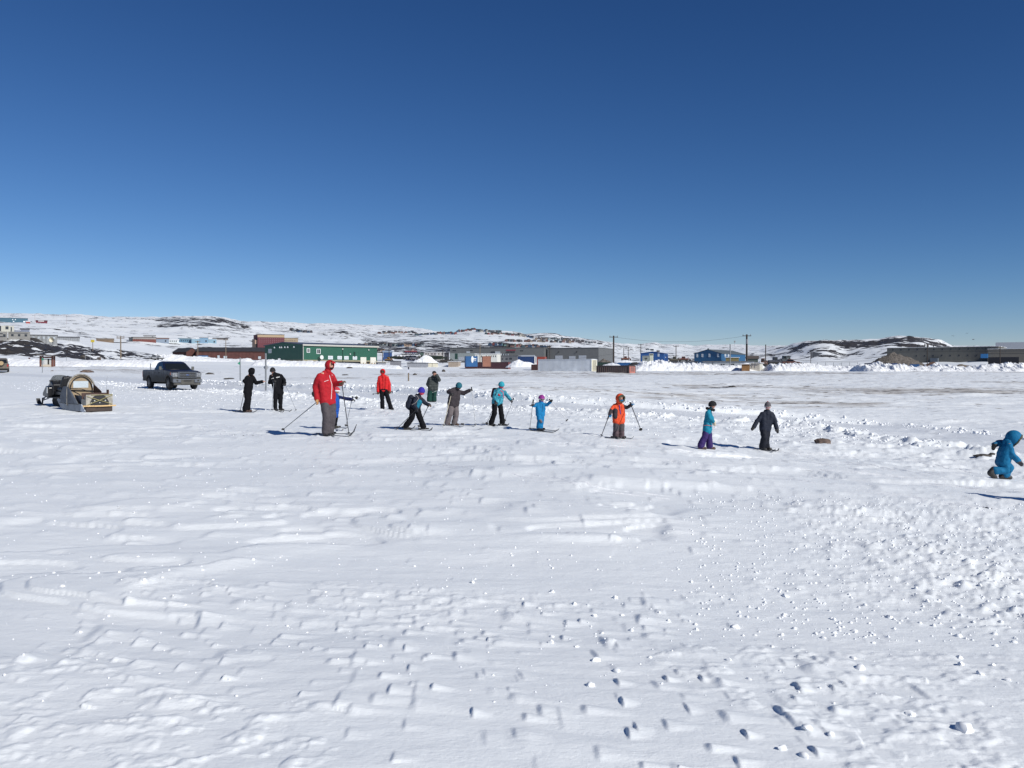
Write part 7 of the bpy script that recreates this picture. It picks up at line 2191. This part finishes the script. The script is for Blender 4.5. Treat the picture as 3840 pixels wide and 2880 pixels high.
for i, (px, c) in enumerate(((1521, (.5, .5, .5)), (1535, (.6, .6, .62)), (1507, (.62, .62, .64)), (1556, (.45, .46, .48)), (1548, (.10, .10, .12)), (1530, (.08, .08, .09)))):
    small_car("parked_car", ["grey car in the lot behind the snow pile", "white pickup-like car in the lot right of the grey car", "white car leftmost in the far lot", "silver car rightmost in the far lot", "dark car low in the far lot nearest the snow pile", "black car low in the far lot"][i], "car", at(px, (1340 if i < 4 else 1350), 350 - (30 if i > 3 else 0)), math.radians(180 + 12 * i), mat("lot_paint_%d" % i, c, .35), 4.3, 1.6)
g = at(1560, 1341, 372); u = 372 / F
root = thing("hedge_bank", "dark low green bank of scrub running behind the far car lot", "bank", g)
child_mesh(rock_mesh((115 * u, 6, 9 * u), 77, mat("dark_green_bank", (.022, .034, .026), .95, 0, .4, .6)), "scrub", root)

# --- far houses on the hill, each its own thing
HOUSECOL = [(.20, .06, .06), (.10, .12, .14), (.24, .20, .17), (.06, .10, .12), (.12, .20, .20), (.30, .22, .17), (.09, .08, .09), (.17, .10, .09), (.05, .09, .16), (.36, .34, .31), (.26, .30, .32)]
HCN = ["dark red", "slate grey", "tan", "deep teal", "green grey", "sandy brown", "charcoal", "brown", "navy", "off white", "pale grey"]
HM = [mat("far_house_%d" % i, c, .85, 0, .12, .3) for i, c in enumerate(HOUSECOL)]
_hm = {}
def house_mesh(ci, kind):
    if (ci, kind) not in _hm:
        k = MB()
        if kind == 0:
            k.prism([(-.5, -.9), (.5, -.9), (.5, .62), (0, 1), (-.5, .62)], -.5, .5)
            k.prism([(-.56, .57), (0, 1.0), (.56, .57), (.56, .63), (0, 1.07), (-.56, .63)], -.55, .55, 'y', 1)
        else:
            k.prism([(-.45, -.9), (.45, -.9), (.45, .66), (0, 1), (-.45, .66)], -.5, .5, 'x')
            k.prism([(-.52, .60), (0, 1.0), (.52, .60), (.52, .66), (0, 1.06), (-.52, .66)], -.55, .55, 'x', 1)
        for x in (-.28, .22):
            k.bx(x - .08, x + .08, -.515 if kind == 0 else -.465, -.44, .22, .46, 2)
        _hm[(ci, kind)] = k.mesh("house", [HM[ci], DARKROOF if ci % 3 else GREYROOF, WINDARK])
    return _hm[(ci, kind)]
rh_ = random.Random(5)
def town(px0, px1, y0, y1, n, w, h, where, D=None, cols=None):
    items = []
    for i in range(n):
        t = (i + .5) / n + rh_.uniform(-.3, .3) / n
        px = px0 + (px1 - px0) * t; py = y0 + (y1 - y0) * t + rh_.uniform(-2.0, 2.0)
        items.append((px, py, rh_.choice(cols or range(len(HM)))))
    items.sort()
    tot = {}; seen = {}
    for it in items: tot[it[2]] = tot.get(it[2], 0) + 1
    for px, py, ci in items:
        g = hit(px, py)
        u = g.y / F
        o = bpy.data.objects.new("hill_house", house_mesh(ci, rh_.randint(0, 1))); COL.objects.link(o)
        ww = w * u * rh_.uniform(.8, 1.25); hh = h * u * rh_.uniform(.85, 1.2)
        o.location = g; o.scale = (ww, min(ww, 12), hh); o.rotation_euler = (0, 0, math.radians(rh_.uniform(-25, 25)))
        seen[ci] = seen.get(ci, 0) + 1
        lab = "%s gabled house %s" % (HCN[ci], where) if tot[ci] == 1 else "%s %s house from left %s" % (ORD[seen[ci] - 1], HCN[ci], where)
        tag(o, lab, "house", "small houses on the hillside")
ORD = ["first", "second", "third", "fourth", "fifth", "sixth", "seventh", "eighth", "ninth", "tenth", "eleventh", "twelfth"]
town(1712, 1782, 1245, 1238, 9, 9, 7.5, "among the ridge houses left of centre", cols=(0, 7, 5, 6, 8))
town(1640, 1710, 1252, 1254, 9, 9, 7.5, "in the dip left of the ridge houses", cols=(0, 6, 8, 7))
town(1784, 1880, 1243, 1246, 14, 8, 7.5, "on the crest of the middle ridge", cols=(3, 4, 1, 8, 9, 10))
town(1820, 1910, 1252, 1256, 10, 9, 6.5, "just below the crest of the middle ridge", cols=(3, 4, 2, 0, 7))
town(1895, 2000, 1254, 1266, 14, 9, 7.5, "stepping down the ridge right of the crest", cols=(0, 1, 6, 8, 9))
town(2005, 2130, 1272, 1277, 13, 11, 8, "in the upper street of the right slope", cols=(1, 2, 6, 10))
town(1890, 2180, 1280, 1286, 24, 11, 7.5, "in the middle street of the right slope", cols=(1, 6, 7, 2))
town(1835, 2060, 1294, 1304, 20, 13, 9, "in the street just above the warehouse", cols=(0, 4, 3, 8, 7, 2))
town(2120, 2260, 1277, 1290, 12, 9, 6, "among the rocks at the right end of the slope", cols=(1, 6))
town(1420, 1560, 1250, 1247, 12, 11, 6, "in the long row high on the left slope", cols=(2, 1, 6, 7))
town(1560, 1640, 1258, 1252, 8, 10, 6.5, "by the dark flat building on the left slope", cols=(8, 3, 1, 6))
town(1300, 1420, 1300, 1296, 9, 14, 10, "behind the green hall's roof", cols=(1, 3, 2, 6, 5))
town(1405, 1520, 1296, 1298, 12, 13, 9, "in the street right of the green hall", cols=(3, 1, 6, 2, 10))
town(1500, 1590, 1300, 1296, 8, 15, 11, "among peaked houses right of the green hall", cols=(1, 8, 2, 0, 5))
town(1090, 1170, 1240, 1250, 9, 9, 8.5, "in the dark cluster above the green hall", cols=(6, 0, 1, 8))
town(1395, 1440, 1312, 1316, 5, 14, 9, "in the brown cluster beside the green hall's right end", cols=(7, 5, 2))
town(2420, 2475, 1312, 1318, 3, 9, 5, "far off between the rocks above the royal blue building", cols=(1, 6))

# --- masts on the hills, birds
for px, yb, yt, lab in ((250, 1215, 1180, "thin lattice mast on the left skyline slope"), (131, 1206, 1180, "faint thin mast on the left slope"), (1567, 1238, 1227, "tiny mast on the snowy skyline"), (2755, 1298, 1277, "distant antenna mast left of the tallest pole")):
    g = hit(px, yb); u = g.y / F
    root = thing("radio_mast", lab, "mast", g)
    k = MB(); k.tube([(0, 0, -3), (0, 0, (yb - yt) * u)], .35 * u, 5); k.build("mast", mat("mast_red_grey", (.25, .16, .15), .7), root)
    if px == 2755:
        k = MB(); k.box((0, 0, (yb - yt - 4) * u), (5 * u, 2, 7 * u)); k.build("antenna", POSTM, root)
def gull(label, px, py, D, span, roll):
    g = at(px, py, D)
    root = thing("gull", label, "bird", g, math.radians(roll)); root.scale = (.42,) * 3
    k = MB(); k.ball((0, 0, 0), (.34, .10, .10), 0, 10, 6); k.ball((.36, 0, .04), .075, 0, 8, 6); k.prism([(-.3, -.02), (-.55, -.09), (-.55, .09), (-.3, .02)], -.01, .02, 'z')
    k.build("body", mat("bird_grey", (.10, .10, .11), .8), root, True)
    for s in (1, -1):
        k = MB(); a = [(.12, 0, .04), (.16, s*span*.25, .16), (-.02, s*span*.5, .08), (-.10, s*span*.27, .12), (-.14, 0, .03)]
        k.add(a + [(x, y, z + .02) for x, y, z in a], [(0,1,2,3,4), (9,8,7,6,5), (0,5,6,1), (1,6,7,2), (2,7,8,3), (3,8,9,4), (4,9,5,0)]); k.build("wing", mat("bird_wing", (.07, .07, .08), .8), root)
gull("leftmost of the three birds gliding over the grey block", 3575, 1260, 150, 1.5, 70)
gull("highest of the three birds over the grey block", 3627, 1250, 165, 1.4, 50)
gull("lowest of the three birds over the grey block", 3650, 1273, 130, 1.5, 120)

# ---------------------------------------------------------------- loose snow: chunks, crumbs, ski tracks
SNOWC = mat("snow_chunk_snow", (0.87, 0.88, 0.89), .6, 0, .04, 1.0)
def chunk_mesh(seed, sub=2):
    bm = bmesh.new(); bmesh.ops.create_icosphere(bm, subdivisions=sub, radius=1.0)
    rs = random.Random(seed)
    off = Vector((rs.uniform(0, 50), rs.uniform(0, 50), rs.uniform(0, 50)))
    for v in bm.verts:
        n = mnoise.fractal(v.co * 1.3 + off, 1.0, 2.0, 3)
        v.co *= 1 + .38 * n
        v.co.z = max(v.co.z, -.25)
        v.co.y *= .85; v.co.z *= .8
    me = bpy.data.meshes.new("snow_chunk"); bm.to_mesh(me); bm.free()
    me.polygons.foreach_set("use_smooth", [True] * len(me.polygons))
    try: me.set_sharp_from_angle(angle=math.radians(38))
    except Exception: pass
    me.materials.append(SNOWC)
    return me
CH = [chunk_mesh(i) for i in range(7)]
rc = random.Random(31)
def chunk(px, py, w, label):
    g = hit(px, py); u = g.y / F
    o = bpy.data.objects.new("snow_chunk", CH[rc.randrange(7)]); COL.objects.link(o)
    s = w * u / 2
    o.location = (g.x, g.y + s * .3, g.z + s * .02)
    o.scale = (s, s * rc.uniform(.8, 1.2), s * rc.uniform(.75, 1.15)); o.rotation_euler = (0, 0, rc.uniform(0, 6.28))
    tag(o, label, "snow chunk", "loose snow chunks on the wind crust")
BIG = [(3622, 2742, 72, "largest blocky snow chunk lying near the bottom right corner"), (3017, 2838, 46, "rounded snow chunk lowest of the bottom right group"), (2936, 2813, 38, "flat snow chunk left of the lowest rounded one"), (3028, 2733, 40, "egg shaped snow chunk at the upper left of the bottom right group"),
       (3117, 2757, 30, "smaller round snow chunk just right of the egg shaped one"), (3418, 2683, 40, "snow chunk with a tail alone above the long bright ridge"), (2215, 2573, 38, "single snow chunk lowest near the bottom centre"), (2235, 2480, 36, "wide snow chunk above the lowest bottom centre chunk"), (2313, 2518, 28, "snow chunk right of the two bottom centre chunks"),
       (2760, 2355, 34, "pointed snow chunk standing out right of centre"), (3227, 2508, 40, "wide flat snow chunk by itself right of centre"), (2949, 2238, 32, "clustered snow chunk upper right of the pointed chunk")]
for b in BIG: chunk(*b)
MIDC = [(3679,2529,36),(3600,2470,28),(3605,2494,24),(3596,2388,28),(3731,2379,24),(3804,2410,22),(3206,2368,24),(3088,2394,22),(3132,2375,20),(3082,2373,18),(3201,2470,24),(3275,2412,20),(3726,2494,20),(3735,2423,18),(3781,2553,26),(3336,2318,28),
 (2070,2389,22),(2067,2412,26),(2163,2426,20),(2507,2331,22),(2368,2366,24),(2437,2467,20),(2229,2311,22),(1425,2423,18),(2154,2267,20),(2333,2308,20),(2021,2282,18),(2307,2244,24),(1772,2186,22),(2070,2221,24),
 (2734,2475,24),(2832,2383,16),(2809,2548,22),(2896,2426,18),(2612,2363,20),(231,2200,20),(538,2175,22),(608,2166,20),(446,2147,15),(949,2099,16)]
for x, y, w in MIDC: chunk(x, y, w, "small loose snow chunk on the smooth wind crust in the foreground")
for i in range(150):
    y = 1980 + 420 * rc.random() ** 1.3
    x = rc.uniform(1500, 3840) if rc.random() < .8 else rc.uniform(0, 1500)
    chunk(x, y, rc.uniform(7, 15) * (.6 + .5 * (y - 1900) / 500), "tiny loose snow chunk scattered on the crust beyond the foreground")

# crumbs too many to count
def crumbs():
    ico = bmesh.new(); bmesh.ops.create_icosphere(ico, subdivisions=1, radius=1.0)
    bv = np.array([v.co[:] for v in ico.verts]); bf = np.array([[v.index for v in f.verts] for f in ico.faces]); ico.free()
    P = []; S = []
    r = np.random.default_rng(4)
    # along the plough berm and on the wall crest
    segs = ROADA
    def along(n, d0, d1, s0, s1, t0=0.0, t1=1.0):
        seg = np.diff(segs[:, :2], axis=0); L = np.hypot(seg[:, 0], seg[:, 1]); cum = np.concatenate([[0], np.cumsum(L)])
        q = r.uniform(0, 1, n * 4)
        tt = r.uniform(0, cum[-1], n * 4)
        k = np.clip(np.searchsorted(cum, tt) - 1, 0, len(L) - 1)
        f = (tt - cum[k]) / L[k]
        base = segs[k, :2] + seg[k] * f[:, None]
        nrm = np.stack([-seg[k, 1], seg[k, 0]], 1) / L[k][:, None]
        d = d0 + (d1 - d0) * q
        p = base + nrm * d[:, None]
        ok = (p[:, 1] < 75) & (p[:, 1] > 12) & (np.abs(p[:, 0] / p[:, 1]) < .62)
        p = p[ok][:n]; P.append(p); S.append(s0 + (s1 - s0) * r.uniform(0, 1, len(p)) ** 2.5)
    along(2600, -ROAD_W - .4, -ROAD_W - 2.6, .03, .13)
    along(1800, -ROAD_W - 2, -ROAD_W - 9, .02, .08)
    along(900, -.05, .9, .05, .19)
    along(500, -ROAD_W, -.2, .02, .06)
    def area(n, y0, y1, u0, u1, s0, s1, pw=1.0):
        y = y0 + (y1 - y0) * r.uniform(0, 1, n) ** pw; u = r.uniform(u0, u1, n)
        P.append(np.stack([u * y, y], 1)); S.append(s0 + (s1 - s0) * r.uniform(0, 1, n) ** 2.2)
    area(2000, 5.6, 12.5, .20, .64, .006, .032)
    area(1300, 7.5, 22, -.62, .62, .006, .026)
    area(700, 4.2, 8, -.62, .62, .004, .016)
    p = np.concatenate(P); s = np.concatenate(S)
    z = ground(p[:, 0], p[:, 1])
    n = len(p)
    a = r.uniform(0, 6.28, n); ca, sa = np.cos(a), np.sin(a)
    jit = 1 + r.uniform(-.35, .35, (n, len(bv)))
    B = bv[None] * jit[..., None] * (s * .5)[:, None, None]
    B[..., 2] *= r.uniform(.6, 1.0, n)[:, None]
    X = B[..., 0] * ca[:, None] - B[..., 1] * sa[:, None] + p[:, 0, None]
    Yv = B[..., 0] * sa[:, None] + B[..., 1] * ca[:, None] + p[:, 1, None]
    Zv = B[..., 2] + (z + s * .10)[:, None]
    V = np.stack([X, Yv, Zv], -1).reshape(-1, 3)
    Fc = (bf[None] + (np.arange(n) * len(bv))[:, None, None]).reshape(-1, 3)
    me = bpy.data.meshes.new("snow_crumbs")
    me.vertices.add(len(V)); me.vertices.foreach_set("co", V.ravel())
    me.loops.add(Fc.size); me.loops.foreach_set("vertex_index", Fc.ravel().astype(np.int32))
    me.polygons.add(len(Fc)); me.polygons.foreach_set("loop_start", (np.arange(len(Fc)) * 3).astype(np.int32))
    me.update(calc_edges=True); me.materials.append(SNOW)
    o = bpy.data.objects.new("snow_crumbs", me); COL.objects.link(o); o["kind"] = "stuff"
crumbs()

def track(pts, w=.07, h=.009, twin=.22):
    P = [hit(*p) for p in pts]
    poly = []
    for i in range(len(P) - 1):
        n = max(4, int((P[i + 1] - P[i]).length / .12))
        for k in range(n): poly.append(P[i].lerp(P[i + 1], k / n))
    X = np.array([p.x for p in poly]); Yv = np.array([p.y for p in poly])
    X = X + (fbm(np.arange(len(X)) * .05, np.zeros(len(X)), 2, 7) - .5) * .1
    dx = np.gradient(X); dy = np.gradient(Yv); L = np.hypot(dx, dy); nx, ny = -dy / L, dx / L
    mb = MB()
    for off in ((-twin / 2, twin / 2) if twin else (0,)):
        cs = [(-w * .5, -.01), (-w * .15, h), (w * .2, h * .8), (w * .5, -.01)]
        vs = []
        rag = fbm(np.arange(len(X)) * .45, np.full(len(X), off * 9), 3, 8, .6)
        for j in range(len(cs)):
            o_, hh = cs[j]
            x = X + nx * (off + o_); y = Yv + ny * (off + o_)
            z = ground(x, y) + (hh * np.clip((rag - .38) * 4.2, 0, 1.4) if hh > 0 else hh)
            vs.append(np.stack([x, y, z], 1))
        V = np.stack(vs, 1).reshape(-1, 3)
        fs = [(i*4 + k, i*4 + k + 1, (i+1)*4 + k + 1, (i+1)*4 + k) for i in range(len(X) - 1) for k in range(3)]
        mb.add([tuple(v) for v in V], fs)
    o = mb.build("ski_track", SNOW, None, True); o["kind"] = "structure"
for t in ([(2340, 1700), (2560, 1734), (3200, 1832), (3840, 1936)], [(1390, 1694), (1700, 1752), (2206, 1826), (2560, 1872)], [(3000, 1700), (3437, 1731), (3840, 1800)], [(2900, 1690), (3266, 1747), (3560, 1782)],
          [(2960, 1748), (3342, 1787), (3840, 1850)], [(3090, 1758), (3500, 1800)], [(608, 1571), (760, 1600), (903, 1634)], [(746, 1571), (860, 1600), (972, 1634)], [(2520, 1690), (2900, 1722), (3300, 1770)], [(1650, 1640), (2200, 1668), (2700, 1712)], [(900, 1560), (1250, 1600)]):
    track(t)
